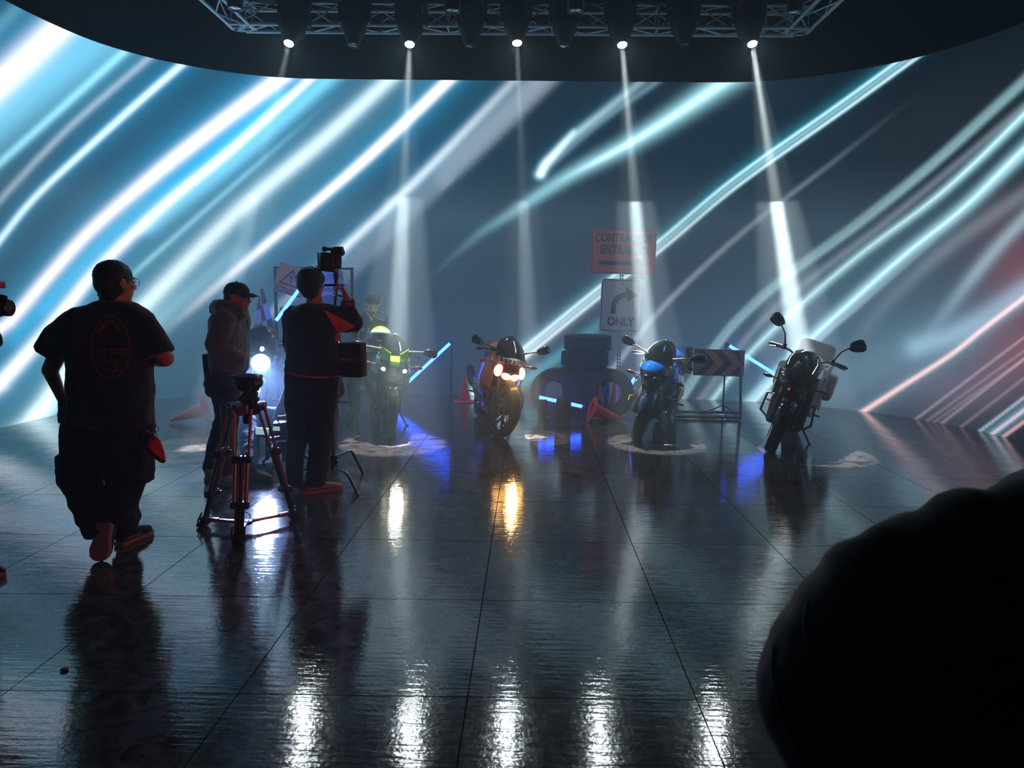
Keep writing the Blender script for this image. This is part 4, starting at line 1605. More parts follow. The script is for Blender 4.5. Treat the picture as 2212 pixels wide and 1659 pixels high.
GAL = mat('galvanised_pipe', (130, 130, 118), .35, metal=.6, noise=.2, nscale=20)
p_ = lambda x, y, Y: W(x, y, Y) - o0
for nm, x0, x1 in (('right', 1592, 1610), ('left', 1452, 1470)):
    bm = bmesh.new()
    a_ = p_(x0 + 10, 760, BY); a_.y = .02
    b1 = Vector((p_(x0, 905, BY).x, -.16, .03)); b2 = Vector((p_(x1, 900, BY).x, .24, .03))
    tube(bm, [a_, b1], .016, 10); tube(bm, [a_ + Vector((0, .03, 0)), b2], .016, 10)
    obj('leg_frame', bm, GAL, bd)
bm = bmesh.new()
tube(bm, [Vector((p_(1452, 905, BY).x, -.16, .03)), Vector((p_(1592, 905, BY).x, -.16, .03))], .022, 10)
tube(bm, [Vector((p_(1470, 900, BY).x, .24, .03)), Vector((p_(1610, 900, BY).x, .24, .03))], .022, 10)
obj('floor_rail', bm, GAL, bd)

# ------------------------------------------------------------------ tyres
def tyre_mesh(r=.315, w=.215):
    bm = bmesh.new()
    hw = w / 2
    ri = r * .50
    prof = [(ri, -hw * .75), (ri + .02, -hw * .92), (r - .07, -hw), (r - .02, -hw * .92), (r, -hw * .72), (r + .002, -hw * .1), (r + .002, hw * .1), (r, hw * .72), (r - .02, hw * .92), (r - .07, hw), (ri + .02, hw * .92), (ri, hw * .75),
            (ri + .03, hw * .5), (r - .03, hw * .5), (r - .02, 0), (r - .03, -hw * .5), (ri + .03, -hw * .5)]
    lathe(bm, prof, (0, 0, 0), (0, 0, 1), 56, closed=True)
    # tread blocks
    for k in range(44):
        a_ = 2 * PI * k / 44
        for z in (-.06, 0, .06):
            a2 = a_ + (z * 1.2)
            box(bm, (math.cos(a2) * (r + .001), math.sin(a2) * (r + .001), z), (.008, .028, .045), Euler((R(18), 0, a2)))
    me_ = bpy.data.meshes.new('car_tyre'); bm.normal_update(); bm.to_mesh(me_); bm.free()
    me_.materials.append(RUB); me_.shade_smooth(); me_.set_sharp_from_angle(angle=R(35))
    return me_


TM = tyre_mesh()
ty0 = 9.72
tb = W(1262, 897, ty0)
spots = [(0, 0, 'lowest'), (.01, 0, 'second from the floor'), (-.01, .01, 'middle'), (-.015, 0, 'second from the top'), (.02, .0, 'topmost')]
for i, (dx, dy, nm) in enumerate(spots):
    o = bpy.data.objects.new('car_tyre', TM); COL.objects.link(o)
    o.location = (tb.x + dx, ty0 + dy, .109 + i * .2165)
    o.rotation_euler = (0, 0, i * .7)
    tag(o, 'black car tyre lying flat, %s of the five-tyre stack' % nm, 'tyre', 'stacked and leaning tyres')
for (px, py, s_, nm) in ((1199, 848, -1, 'left'), (1317, 850, 1, 'right')):
    p = W(px, py, ty0 - .34)
    o = bpy.data.objects.new('car_tyre', TM); COL.objects.link(o)
    lean = R(14)
    o.rotation_euler = (PI / 2 - lean, 0, R(-14 * s_))
    o.location = (p.x, ty0 - .36 + (.03 if s_ > 0 else 0), .318 * math.cos(lean) + .108 * math.sin(lean) - .003)
    tag(o, 'black car tyre standing on edge against the %s side of the tyre stack' % nm, 'tyre', 'stacked and leaning tyres')

o = bpy.data.objects.new('car_tyre', TM.copy()); COL.objects.link(o)
o.data.transform(Matrix.Diagonal((.56, .56, .82, 1)))
pq = W(1217, 880, 8.74)
o.rotation_euler = (PI / 2, 0, R(82)); o.location = (pq.x, 8.74, .180)
tag(o, 'small black tyre standing edge-on in front of the lying blue tube', 'tyre')

# ------------------------------------------------------------------ traffic cones
ORC = mat('cone_orange', (255, 74, 50), .45)
ORC.node_tree.nodes['Principled BSDF'].inputs['Subsurface Weight'].default_value = 0.0


def cone(loc, label, rot=(0, 0, 0), h=.44):
    r = thing('traffic_cone', label, 'traffic cone', loc, 0, 'traffic cones', rot)
    bm = bmesh.new()
    lathe(bm, [(.10, .022), (.092, .04), (.055, .22), (.022, h - .01), (.018, h), (.012, h), (.014, h - .02), (.05, .22), (.086, .04)], (0, 0, 0), (0, 0, 1), 32, closed=True)
    obj('cone_body', bm, ORC, r)
    bm = bmesh.new()
    lathe(bm, [(.085, .0), (.165, .0), (.172, .008), (.165, .016), (.125, .024), (.10, .03), (.085, .024)], (0, 0, 0), (0, 0, 1), 32, closed=True)
    obj('cone_base', bm, ORC, r)
    return r


cone(G(1003, 868), 'orange cone standing alone left of the tyres, near the screen')
cA = W(1297, 884, 9.2); cone((cA.x, 9.42, 0), 'upright orange cone right behind the toppled cone')
cB = W(1322, 884, 9.7); cone((cB.x + .02, 9.62, 0), 'upright orange cone farther back beside the right leaning tyre')
# toppled: tip to the right, lying on its base rim
cl_ = G(1268, 893)
ang = math.atan2(.165 - .018, .44)
fallen = cone((cl_.x, 9.08, .166), 'orange cone toppled on its side in front of two upright ones', (0, PI / 2 + ang * .97, R(8)))
text_obj('cone_print', 'ITS', .035, mat('dark_print', (70, 20, 30), .6), fallen, basis((-.060, -.052, .13), (-1, .35, .0), (0, -.2, -1)), depth=.001)
cc = G(446, 912)
cone((cc.x, cc.y, .166), 'orange cone toppled on its side behind the man in the cap', (0, -(PI / 2 + ang * .97), R(12)))

# ------------------------------------------------------------------ glowing tubes
m = bpy.data.materials.new('blue_glow_tube'); m.use_nodes = True
b = m.node_tree.nodes['Principled BSDF']
b.inputs['Base Color'].default_value = (.1, .2, .4, 1)
b.inputs['Emission Color'].default_value = (.017, .072, 1, 1)
b.inputs['Emission Strength'].default_value = 17.0
GLOW = m
TUBES = [((593, 697, 9.0), (684, 574, 9.35), 'leaning on the mesh fence behind the man with the boom stand'),
         ((838, 866, 10.2), (975, 739, 10.35), 'leaning up between the green and orange motorcycles'),
         ((1160, 857, 9.02), (1262, 879, 9.02), 'lying low in front of the left leaning tyre'),
         ((1339, 878, 9.5), (1373, 812, 9.6), 'standing behind the front wheel of the blue motorcycle'),
         ((1571, 744, 9.75), (1690, 818, 9.75), 'slanting down between the barricade and the black motorcycle')]
TUBES_ = []
for (a_, b_, nm) in TUBES:
    A, B = W(*a_), W(*b_)
    t = thing('light_tube', 'glowing blue light tube ' + nm, 'light tube', A, 0, 'blue light tubes')
    d = B - A
    u = d.normalized()
    bm = bmesh.new(); tube(bm, [u * .03, d - u * .03], .021, 14)
    obj('glow_tube', bm, GLOW, t)
    for (p, q) in ((Vector(), u * .03), (d - u * .03, d)):
        bm = bmesh.new(); tube(bm, [p, q], .0235, 14)
        obj('end_cap', bm, ALU, t)
    TUBES_.append((A, B))


def stand(loc, top, label, lean=(0, 0)):
    r = thing('light_stand', label, 'stand', loc)
    bm = bmesh.new(); tube(bm, [(0, 0, .02), (lean[0], lean[1], top)], .012, 8)
    obj('pole', bm, BLK, r)
    for k in range(3):
        a_ = 2 * PI * k / 3 + .5
        bm = bmesh.new(); tube(bm, [(0, 0, .14), (math.cos(a_) * .25, math.sin(a_) * .25, .012)], .009, 6)
        obj('leg', bm, BLK, r)
    return r


B = TUBES_[1][1]; stand((B.x, B.y + .04, 0), B.z + .03, 'thin dark stand holding the top of the slanting blue tube')
A = TUBES_[4][0]; stand((A.x, A.y + .05, 0), A.z + .02, 'thin dark stand behind the barricade board holding a blue tube')
A = TUBES_[2][0]; B = TUBES_[2][1]
bm = bmesh.new()
box(bm, (A.lerp(B, .12).x, A.y + .01, (A.z - .03) / 2), (.12, .10, A.z - .03), None, .01)
tag(obj('black_block', bm, BLK, None), 'low black block carrying the left end of the lying blue tube', 'block')

# ------------------------------------------------------------------ mesh fence, caution signs, flag
FY = 9.55
fl0 = W(594, 575, FY); fr0 = W(758, 578, FY - .05)
fz = fl0.z
fw = fr0.x - fl0.x
fn = thing('mesh_fence', 'black framed hexagonal mesh fence panel hung with caution signs', 'fence', (fl0.x, FY, 0))
bm = bmesh.new()
for x in (0, fw):
    box(bm, (x, 0, fz / 2), (.035, .035, fz), None, .004)
for z in (fz - .02, fz - 1.0, .12):
    box(bm, (fw / 2, 0, z), (fw, .03, .03), None, .004)
box(bm, (0, 0, .01), (.06, .5, .02)); box(bm, (fw, 0, .01), (.06, .5, .02))
obj('frame', bm, BLK, fn)
bm = bmesh.new()
cw_, ch_ = .028, .052
ncol = int((fw - .03) / cw_)
nrow = int((fz - .1) / (ch_ / 2))


def wire(a_, b_):
    a_, b_ = Vector(a_), Vector(b_)
    d_ = (b_ - a_).normalized(); s_ = Vector((-d_.z, 0, d_.x)) * .0020
    q = [bm.verts.new(v_) for v_ in (a_ - s_, a_ + s_, b_ + s_, b_ - s_, )]
    w2 = [bm.verts.new(v_.co + Vector((0, .004, 0))) for v_ in q]
    bm.faces.new(q); bm.faces.new(w2[::-1])
    for k_ in range(4):
        bm.faces.new((q[k_], w2[k_], w2[(k_ + 1) % 4], q[(k_ + 1) % 4]))


rowh = .024
for j in range(int((fz - .16) / rowh)):
    z = .14 + j * rowh
    for i in range(ncol):
        x = .02 + i * cw_ + (cw_ / 2 if j % 2 else 0)
        if x + cw_ > fw - .01: continue
        wire((x, 0, z + .0), (x + cw_ / 2, 0, z + .010)); wire((x + cw_ / 2, 0, z + .010), (x + cw_, 0, z)); wire((x, 0, z), (x, 0, z - .014))
obj('wire_mesh', bm, mat('mesh_wire', (46, 58, 66), .5), fn, smooth=False)

OCH = mat('ochre_sheeting', (255, 168, 70), .6, noise=.06)
DKB = mat('sign_dark_blue', (30, 38, 60), .5)
cs = thing('caution_sign', 'tilted ochre warning triangle sign reading CAUTION on the mesh fence', 'sign', W(628, 606, FY - .06))
pl3, M3 = plate(cs, 'sign_plate', (0, 0, 0), .39, .385, .015, OCH, R(17))
flat(pl3, 'band', [(-.185, -.18), (.185, -.18), (.185, -.105), (-.185, -.105)], DKB, M3, .0045)
txt(pl3, 'CAUTION', .075, OCH, M3, 0, -.143, .0062, .002, 1.05)
T_ = [(0, .155), (-.15, -.075), (.15, -.075)]
t_in = [(0, .110), (-.110, -.052), (.110, -.052)]
bm = bmesh.new()
for k in range(3):
    a_, b_ = T_[k], T_[(k + 1) % 3]; c_, d_ = t_in[k], t_in[(k + 1) % 3]
    prism(bm, [(a_[0], a_[1], .0045), (b_[0], b_[1], .0045), (d_[0], d_[1], .0045), (c_[0], c_[1], .0045)], (0, 0, .0015))
o = obj('triangle', bm, DKB, pl3, smooth=False); o.data.transform(M3)
zz = [(0, -.04), (.018, -.018), (-.012, -.002), (.014, .018), (-.004, .034)]
bm = bmesh.new()
for a_, b_ in zip(zz[:-1], zz[1:]):
    v_ = Vector((b_[0] - a_[0], b_[1] - a_[1], 0)).normalized(); n_ = Vector((-v_.y, v_.x, 0)) * .006
    prism(bm, [Vector((a_[0], a_[1], .0045)) - n_, Vector((b_[0], b_[1], .0045)) - n_, Vector((b_[0], b_[1], .0045)) + n_, Vector((a_[0], a_[1], .0045)) + n_], (0, 0, .0015))
prism(bm, [(-.03, .028, .0045), (.024, .030, .0045), (-.002, .078, .0045)], (0, 0, .0015))
o = obj('zigzag_arrow', bm, DKB, pl3, smooth=False); o.data.transform(M3)

cs = thing('caution_sign', 'small white CAUTION plate at the top right of the mesh fence', 'sign', W(712, 600, FY - .07))
pl4, M4 = plate(cs, 'sign_plate', (0, 0, 0), .36, .165, .02, mat('pale_sheeting', (190, 196, 206), .5), R(-7))
outline(pl4, 'border', .34, .145, .016, .006, INK, M4, .0045)
txt(pl4, 'CAUTION', .105, INK, M4, 0, 0, .0045, .002, .74)
cs = thing('notice_board', 'pale notice board with dark lettering hanging under the white caution plate', 'sign', W(722, 640, FY - .09))
pl5, M5 = plate(cs, 'sign_plate', (0, 0, 0), .34, .36, .02, mat('pale_sheeting'), R(4))
txt(pl5, 'DANGEROUS', .075, INK, M5, 0, .08, .0045, .001, .74)
flat(pl5, 'curve_band', [(-.16, -.02), (-.08, .01), (.05, .01), (.16, -.01), (.16, -.16), (-.16, -.16)], mat('slate_band', (90, 104, 130), .5), M5, .0045)
cs = thing('purple_board', 'plain purple board edge showing left of the boom operator', 'board', W(626, 684, FY - .25))
plate(cs, 'panel', (0, 0, 0), .22, .26, .01, mat('purple_board', (92, 58, 104), .6), R(-7), th=.01)

# chequered flag
fp0, fp1 = W(567, 618, 9.2), W(612, 800, 9.2)
foot = fp0 + (fp1 - fp0) * (fp0.z / max(.01, (fp0.z - fp1.z)))
foot = Vector((foot.x, 9.3, 0))
fg = thing('chequered_flag', 'black and white chequered flag drooping from a slanted pole', 'flag', foot)
bm = bmesh.new(); tube(bm, [Vector((0, 0, 0)), fp0 - foot], .010, 8)
ball(bm, fp0 - foot, .014, 8, 6)
obj('pole', bm, mat('pale_pole', (170, 150, 130), .5), fg)
m = bpy.data.materials.new('chequer_cloth'); m.use_nodes = True
b = m.node_tree.nodes['Principled BSDF']; b.inputs['Roughness'].default_value = .8
ck = m.node_tree.nodes.new('ShaderNodeTexChecker'); ck.inputs['Scale'].default_value = 1.0
ck.inputs['Color1'].default_value = srgb(236, 228, 222) + (1,); ck.inputs['Color2'].default_value = srgb(52, 58, 62) + (1,)
uvn = m.node_tree.nodes.new('ShaderNodeUVMap'); uvn.uv_map = 'cloth'
m.node_tree.links.new(uvn.outputs[0], ck.inputs['Vector']); m.node_tree.links.new(ck.outputs[0], b.inputs['Base Color'])
bm = bmesh.new()
uvl = bm.loops.layers.uv.new('cloth')
NI, NJ = 24, 16
top_, bot_ = fp0 - foot, fp0.lerp(foot, .56) - foot
V = []
for i in range(NI + 1):
    row = []
    f = i / NI
    a_ = top_.lerp(bot_, f)
    for j in range(NJ + 1):
        g = j / NJ
        wd = .05 + .33 * f
        x = a_.x - wd * g + .015 * math.sin(g * 9 + f * 3)
        y = a_.y - .02 - .05 * math.sin(g * PI * 2.2 + f) * (.3 + f) * g
        z = a_.z - .10 * g * (1 - f) - .03 * g
        row.append(bm.verts.new((x, y, z)))
    V.append(row)
for i in range(NI):
    for j in range(NJ):
        f_ = bm.faces.new((V[i][j], V[i + 1][j], V[i + 1][j + 1], V[i][j + 1]))
        for lp_, (ii_, jj_) in zip(f_.loops, ((i, j), (i + 1, j), (i + 1, j + 1), (i, j + 1))):
            lp_[uvl].uv = (jj_ / NJ * 2.6 + ii_ / NI * .8, ii_ / NI * 4.5)
me_ = eval_mods(bm, [('SOLIDIFY', dict(thickness=.003))])
mobj('cloth', me_, m, fg)
# ------------------------------------------------------------------ people
SKIN = mat('skin', (190, 132, 108), .5, noise=.06, nscale=20)
HAIR = mat('black_hair', (14, 13, 14), .5, bump=.5, bscale=90)


def silh(bm, rows, Y, seg=22, sq=.85):
    """body of horizontal slices: (px left, px right, py, half depth, depth offset); one smooth closed skin"""
    rs = []
    for (xl, xr, y, hd, oy) in rows:
        a_, b_ = W(xl, y, Y + oy), W(xr, y, Y + oy)
        c = (a_ + b_) / 2
        hx = (b_.x - a_.x) / 2
        rs.append([Vector((c.x + math.copysign(abs(math.cos(t)) ** sq, math.cos(t)) * hx, c.y + math.copysign(abs(math.sin(t)) ** sq, math.sin(t)) * hd, c.z)) for t in [2 * PI * k / seg for k in range(seg)]])
    rings(bm, rs)


def head(bm, c, fwd, h=.235, tilt=0.0, up=(0, 0, 1)):
    """skull, jaw, nose, lips, brow, ears; c = middle of the head, fwd = where the face looks"""
    c = Vector(c); f = Vector(fwd).normalized()
    u = Vector(up).normalized(); u = (u - f * u.dot(f)).normalized()
    s = f.cross(u).normalized()
    M_ = Matrix((s, f, u)).transposed()
    k = h / .235
    ball(bm, c + u * .025 * k - f * .012 * k, (.076 * k, .094 * k, .092 * k), 20, 13, M_)
    ball(bm, c - u * .035 * k + f * .022 * k, (.060 * k, .070 * k, .072 * k), 18, 11, M_)
    ball(bm, c - u * .088 * k + f * .055 * k, (.030 * k, .028 * k, .024 * k), 12, 9, M_)
    capsule(bm, c + u * .012 * k + f * .086 * k, c - u * .026 * k + f * .102 * k, .008 * k, .013 * k, 10)
    for q in (-1, 1):
        ball(bm, c - u * .029 * k + f * .094 * k + s * .011 * k * q, .009 * k, 8, 6)
        ball(bm, c + u * .022 * k + f * .074 * k + s * .031 * k * q, (.020 * k, .012 * k, .007 * k), 10, 7, M_)
        ball(bm, c - u * .020 * k + f * .062 * k + s * .040 * k * q, (.020 * k, .018 * k, .016 * k), 10, 7, M_)
        ball(bm, c - u * .004 * k - f * .008 * k + s * .078 * k * q, (.010 * k, .020 * k, .032 * k), 10, 7, M_)
    ball(bm, c - u * .053 * k + f * .083 * k, (.022 * k, .010 * k, .006 * k), 10, 7, M_)
    ball(bm, c - u * .063 * k + f * .081 * k, (.019 * k, .010 * k, .007 * k), 10, 7, M_)
    return f, u, s, k


def eyes(c, fus, root, closed=False):
    f, u, s, k = fus
    if closed:
        bm = bmesh.new()
        for q in (-1, 1):
            p = Vector(c) + u * .002 * k + f * .084 * k + s * .031 * k * q
            tube(bm, [p - s * .014 * k + u * .002, p - u * .003 + f * .003, p + s * .014 * k + u * .002], .0022, 6)
        obj('eyelashes', bm, HAIR, root)
        bm = bmesh.new()
        for (z, w_) in ((-.052, .021), (-.060, .018)):
            ball(bm, Vector(c) + u * z * k + f * .090 * k, (w_ * k, .007, .0045), 10, 7, Matrix((s, f, u)).transposed())
        obj('lips', bm, mat('lips', (176, 92, 84), .4), root)
        bm = bmesh.new()
        for q in (-1, 1):
            p = Vector(c) + u * .022 * k + f * .082 * k + s * .031 * k * q
            tube(bm, [p - s * .018 * k * q, p + u * .004 + f * .002, p + s * .018 * k * q - u * .002 - f * .006], [.002, .003, .002], 6)
        obj('eyebrows', bm, HAIR, root)
        return
    for q in (-1, 1):
        p = Vector(c) + u * .006 * k + f * .0795 * k + s * .031 * k * q
        bm = bmesh.new(); ball(bm, p, (.0125 * k, .008 * k, .006 * k), 12, 8, Matrix((s, f, u)).transposed())
        e = obj('eye', bm, mat('eye_white', (220, 218, 214), .3), root)
        bm = bmesh.new(); ball(bm, p + f * .0058 * k, (.005 * k, .003 * k, .005 * k), 10, 6, Matrix((s, f, u)).transposed())
        obj('iris', bm, mat('iris', (30, 20, 16), .2), e)
        bm = bmesh.new(); tube(bm, [p + u * .019 * k - s * .018 * k, p + u * .023 * k + f * .004, p + u * .019 * k + s * .018 * k], .0030 * k, 6)
        obj('eyebrow', bm, HAIR, root)


def hand(bm, wrist, d, side, curl=.5, k=1.0, thumb=1):
    """palm and five bent fingers; d = direction of the hand, side = across the palm toward the thumb"""
    w = Vector(wrist); d = Vector(d).normalized()
    s = Vector(side); s = (s - d * s.dot(d)).normalized()
    n = d.cross(s).normalized() * thumb
    capsule(bm, w - d * .01, w + d * .035 * k, .026 * k, .034 * k, 12, 3, .6, n)
    for q in (-1.1, 0, 1.1):
        capsule(bm, w + d * .02 * k + s * .014 * q * k, w + d * .080 * k + s * .020 * q * k, .015 * k, .013 * k, 8, 3)
    L = (.068, .080, .075, .058)
    for i in range(4):
        o_ = (1.5 - i) * .0205 * k
        p = w + d * (.088 - .004 * abs(i - 1)) * k + s * o_
        a_ = curl * .5
        dd = d
        rr = .0092 * k
        for j, seg_ in enumerate((.45, .32, .23)):
            a_ = curl * (.45 + .55 * j)
            dd = (d * math.cos(a_) + n * math.sin(a_)).normalized()
            q = p + dd * L[i] * seg_ * k
            capsule(bm, p, q, rr, rr * .93, 8, 3)
            p = q; rr *= .93
    p = w + d * .025 * k + s * .028 * k
    for j, (sg, r_) in enumerate(((.040, .0115), (.032, .0102), (.026, .0092))):
        dd = (d * (.72 + .1 * j) + s * (.62 - .25 * j) + n * (.25 + .3 * curl)).normalized()
        q = p + dd * sg * k
        capsule(bm, p, q, r_ * k, r_ * .93 * k, 8, 3)
        p = q


def shoe(root, name, heel, toe, m_up, m_sole, w=.052, hgt=.085, up=(0, 0, 1), stripe=None):
    """trainer from heel to toe (ends of the sole)"""
    h, t = Vector(heel), Vector(toe)
    d = (t - h); L = d.length; d.normalize()
    u = Vector(up); u = (u - d * u.dot(d)).normalized(); s = d.cross(u)
    outl = [(0, .62), (.06, .80), (.25, .80), (.45, .80), (.68, 1.0), (.85, .88), (.96, .55), (1.0, .15)]
    def ring(z, grow, shape=1.0):
        a_ = [h + d * (L * f) + s * (w * k + grow) + u * z for f, k in outl]
        b_ = [h + d * (L * f) - s * (w * k * shape + grow) + u * z for f, k in outl]
        return a_ + b_[::-1]
    bm = bmesh.new()
    rings(bm, [ring(0, -.003), ring(.006, .002), ring(.024, .003), ring(.030, 0)])
    sole = None
    bm2 = bmesh.new()
    rs = []
    for i in range(11):
        f = i / 10
        hz_ = hgt * (1.0 if f < .35 else lerp(1.0, .52, (f - .35) / .65)) * (1 if f < .93 else .8)
        ww = w * np.interp(f, [a_ for a_, _ in outl], [b_ for _, b_ in outl]) * .97 + .001
        c = h + d * (L * f * .985 + .003)
        rs.append([c + s * math.cos(a_) * ww * (1 if math.sin(a_) < 0 else .9) + u * (.026 + (hz_ - .02) * (.5 + .5 * math.sin(a_))) for a_ in [2 * PI * k_ / 16 for k_ in range(16)]])
    rings(bm2, rs)
    o = obj(name, bm2, m_up, root)
    obj('sole', bm, m_sole, o)
    if stripe:
        for q in (-1, 1):
            bm = bmesh.new()
            tube(bm, [h + d * L * .10 + s * q * w * .86 + u * .055, h + d * L * .4 + s * q * w * .93 + u * .045, h + d * L * .5 + s * q * w * .84 + u * .062], .004, 6)
            obj('side_stripe', bm, stripe, o)
    return o


def glasses(root, c, fus, m):
    f, u, s, k = fus
    bm = bmesh.new()
    for q in (-1, 1):
        p = Vector(c) + u * .004 * k + f * .100 * k + s * .033 * k * q
        tube(bm, [p + (s * math.cos(a_) * .024 + u * math.sin(a_) * .019) * k for a_ in [2 * PI * j / 16 for j in range(16)]], .0018, 6, closed=True)
        tube(bm, [p + s * .024 * q * k, Vector(c) + s * .078 * q * k + u * .006 * k], .0018, 6)
    tube(bm, [Vector(c) + u * .006 * k + f * .101 * k - s * .009 * k, Vector(c) + u * .006 * k + f * .101 * k + s * .009 * k], .0018, 6)
    return obj('glasses', bm, m, root)


def joint_root(name, label, loc):
    return thing(name, label, 'person', loc)


def settle(root):
    """children were modelled in room coordinates: move them into the root frame"""
    Mi = Matrix.Translation(-Vector(root.location))
    def rec(o):
        for ch in o.children:
            if ch.type == 'MESH':
                ch.data.transform(Mi)
            rec(ch)
    rec(root)


BLKCLOTH = mat('black_cotton', (20, 21, 26), .9, sheen=.2)
BLKTROU = mat('black_twill', (13, 14, 19), .9)

# === man in the black printed T-shirt, walking away on the left
c1 = lambda x, y: (x / 2.3705, 540 + y / 2.3705)
Y1 = 4.22


def P1(x, y, dy=0.0):
    p = c1(x, y)
    return W(p[0], p[1], Y1 + dy)


def rows1(rows):
    return [(c1(a_, 0)[0], c1(b_, 0)[0], c1(0, y)[1], hd, oy) for (a_, b_, y, hd, oy) in rows]


rt = joint_root('person', 'heavy man walking away in a black printed T-shirt and cargo trousers', (P1(560, 1400).x, Y1, 0))
bm = bmesh.new()
hc = P1(592, 168)
fus = head(bm, hc, (.50, .86, 0), .262)
capsule(bm, P1(585, 200), P1(575, 300), .070, .080, 14)
silh(bm, rows1([(480, 670, 275, .07, 0), (400, 720, 320, .10, 0), (375, 740, 420, .13, 0), (390, 740, 700, .15, 0), (350, 750, 950, .14, 0), (360, 735, 1060, .12, 0)]), Y1)
limb(bm, [P1(430, 1040), P1(445, 1240, .02), P1(490, 1380, -.08)], [.08, .05, .035])
limb(bm, [P1(655, 1040), P1(635, 1240, .03), P1(632, 1440, .06)], [.08, .055, .04])
el, wr = P1(256, 615), P1(322, 770, .04)
limb(bm, [P1(375, 370), el], [.060, .046]); limb(bm, [el, wr], [.045, .029])
hand(bm, wr, P1(328, 870) - P1(318, 765), (1, .4, 0), .35, 1.0, 1)
el2, wr2 = P1(845, 555), P1(790, 575, .26)
limb(bm, [P1(705, 370), el2], [.060, .052]); limb(bm, [el2, wr2], [.052, .030])
hand(bm, wr2, (-.35, 1, .1), (0, 0, 1), .6, 1.0, -1)
blob('body', bm, SKIN, rt, .008, 3)
eyes(hc, fus, rt)
glasses(rt, hc, fus, mat('gold_rim', (190, 170, 140), .3, metal=.8))
bm = bmesh.new()
f_, u_, s_, k_ = fus
ball(bm, hc + u_ * .040 - f_ * .016, (.094, .110, .096), 22, 14, Matrix((s_, f_, u_)).transposed())
ball(bm, hc + u_ * .0 - f_ * .040, (.086, .085, .086), 20, 12, Matrix((s_, f_, u_)).transposed())
ball(bm, hc - u_ * .075 - f_ * .050, (.068, .05, .040), 16, 10, Matrix((s_, f_, u_)).transposed())
ball(bm, hc - u_ * .015 - f_ * .018 + s_ * .062, (.032, .042, .062), 14, 9, Matrix((s_, f_, u_)).transposed())
ball(bm, hc - u_ * .015 - f_ * .018 - s_ * .062, (.032, .042, .062), 14, 9, Matrix((s_, f_, u_)).transposed())
blob('hair', bm, HAIR, rt, .010, 4, .010, .03)
bm = bmesh.new()
silh(bm, rows1([(505, 650, 258, .075, 0), (470, 690, 272, .09, 0), (380, 740, 300, .12, 0), (330, 770, 345, .15, 0), (335, 775, 420, .18, 0), (358, 766, 520, .19, 0), (366, 762, 600, .195, 0), (370, 770, 720, .20, 0), (366, 774, 820, .195, 0), (356, 774, 888, .19, 0)]), Y1)
# sleeves
tube(bm, [P1(400, 372), P1(315, 440), P1(247, 528)], [.105, .100, .094], 18, flat=.9)
tube(bm, [P1(715, 350), P1(775, 440), P1(820, 540)], [.085, .09, .10], 18, flat=.9)
sh = blob('t_shirt', bm, BLKCLOTH, rt, .014, 5, .022, .13)
# print on the back
PRT = mat('faded_red_print', (150, 62, 66), .8, noise=.4, nscale=30)
def back_pt(x, y):
    """point just off the back of the shirt"""
    o_ = P1(x, y, -.20)
    return Vector((o_.x, Y1 - .212, o_.z))


def print_text(parent, s_txt, x, y, size, m, xs=1.0, rot=0.0):
    p = back_pt(x, y)
    me_ = text_mesh(s_txt, size, .0008, .001, xscale=xs)
    Mx = basis(p, (math.cos(rot), 0, math.sin(rot)), (-math.sin(rot), 0, math.cos(rot)))
    me_.transform(Mx)
    # press it on to the cloth
    shm = sh.data
    from mathutils.bvhtree import BVHTree
    bv = BVHTree.FromPolygons([v.co for v in shm.vertices], [tuple(p_.vertices) for p_ in shm.polygons])
    for v in me_.vertices:
        h_ = bv.ray_cast(Vector((v.co.x, Y1 - 1.0, v.co.z)), Vector((0, 1, 0)))
        if h_[0] is not None:
            v.co.y = h_[0].y - .002
    return mobj('shirt_print', me_, m, parent, smooth=False)


print_text(sh, 'AST COPE', 552, 522, .046, PRT, .8)
bmr = []
ring_me = bmesh.new()
from mathutils.bvhtree import BVHTree
_bv = BVHTree.FromPolygons([v.co for v in sh.data.vertices], [tuple(p_.vertices) for p_ in sh.data.polygons])


def on_back(x, z):
    h_ = _bv.ray_cast(Vector((x, Y1 - 1.0, z)), Vector((0, 1, 0)))
    return Vector((x, (h_[0].y if h_[0] is not None else Y1 - .2) - .0015, z))


cen = P1(545, 500, -.20)
for (a0, a1, rx, rz, th) in ((0, 2 * PI, .096, .178, .0018), (R(35), R(145), .07, .15, .0035), (R(50), R(130), .06, .135, .002)):
    pts = [on_back(cen.x + math.cos(a_) * rx, cen.z + math.sin(a_) * rz) for a_ in [lerp(a0, a1, i / 40) for i in range(41)]]
    tube(ring_me, pts, th, 5)
for i in range(26):
    random.seed(i * 3 + 1)
    z0 = cen.z + random.uniform(-.15, .12); x0 = cen.x + random.uniform(-.05, .03); L_ = random.uniform(.01, .045)
    if abs(z0 - cen.z + .02) < .04: continue
    tube(ring_me, [on_back(x0 + L_ * t, z0 + .01 * math.sin(t * 3 + i)) for t in (0, .3, .6, 1)], random.uniform(.001, .003), 5)
obj('shirt_emblem', ring_me, PRT, sh, label='faded oval emblem on the back of the shirt')
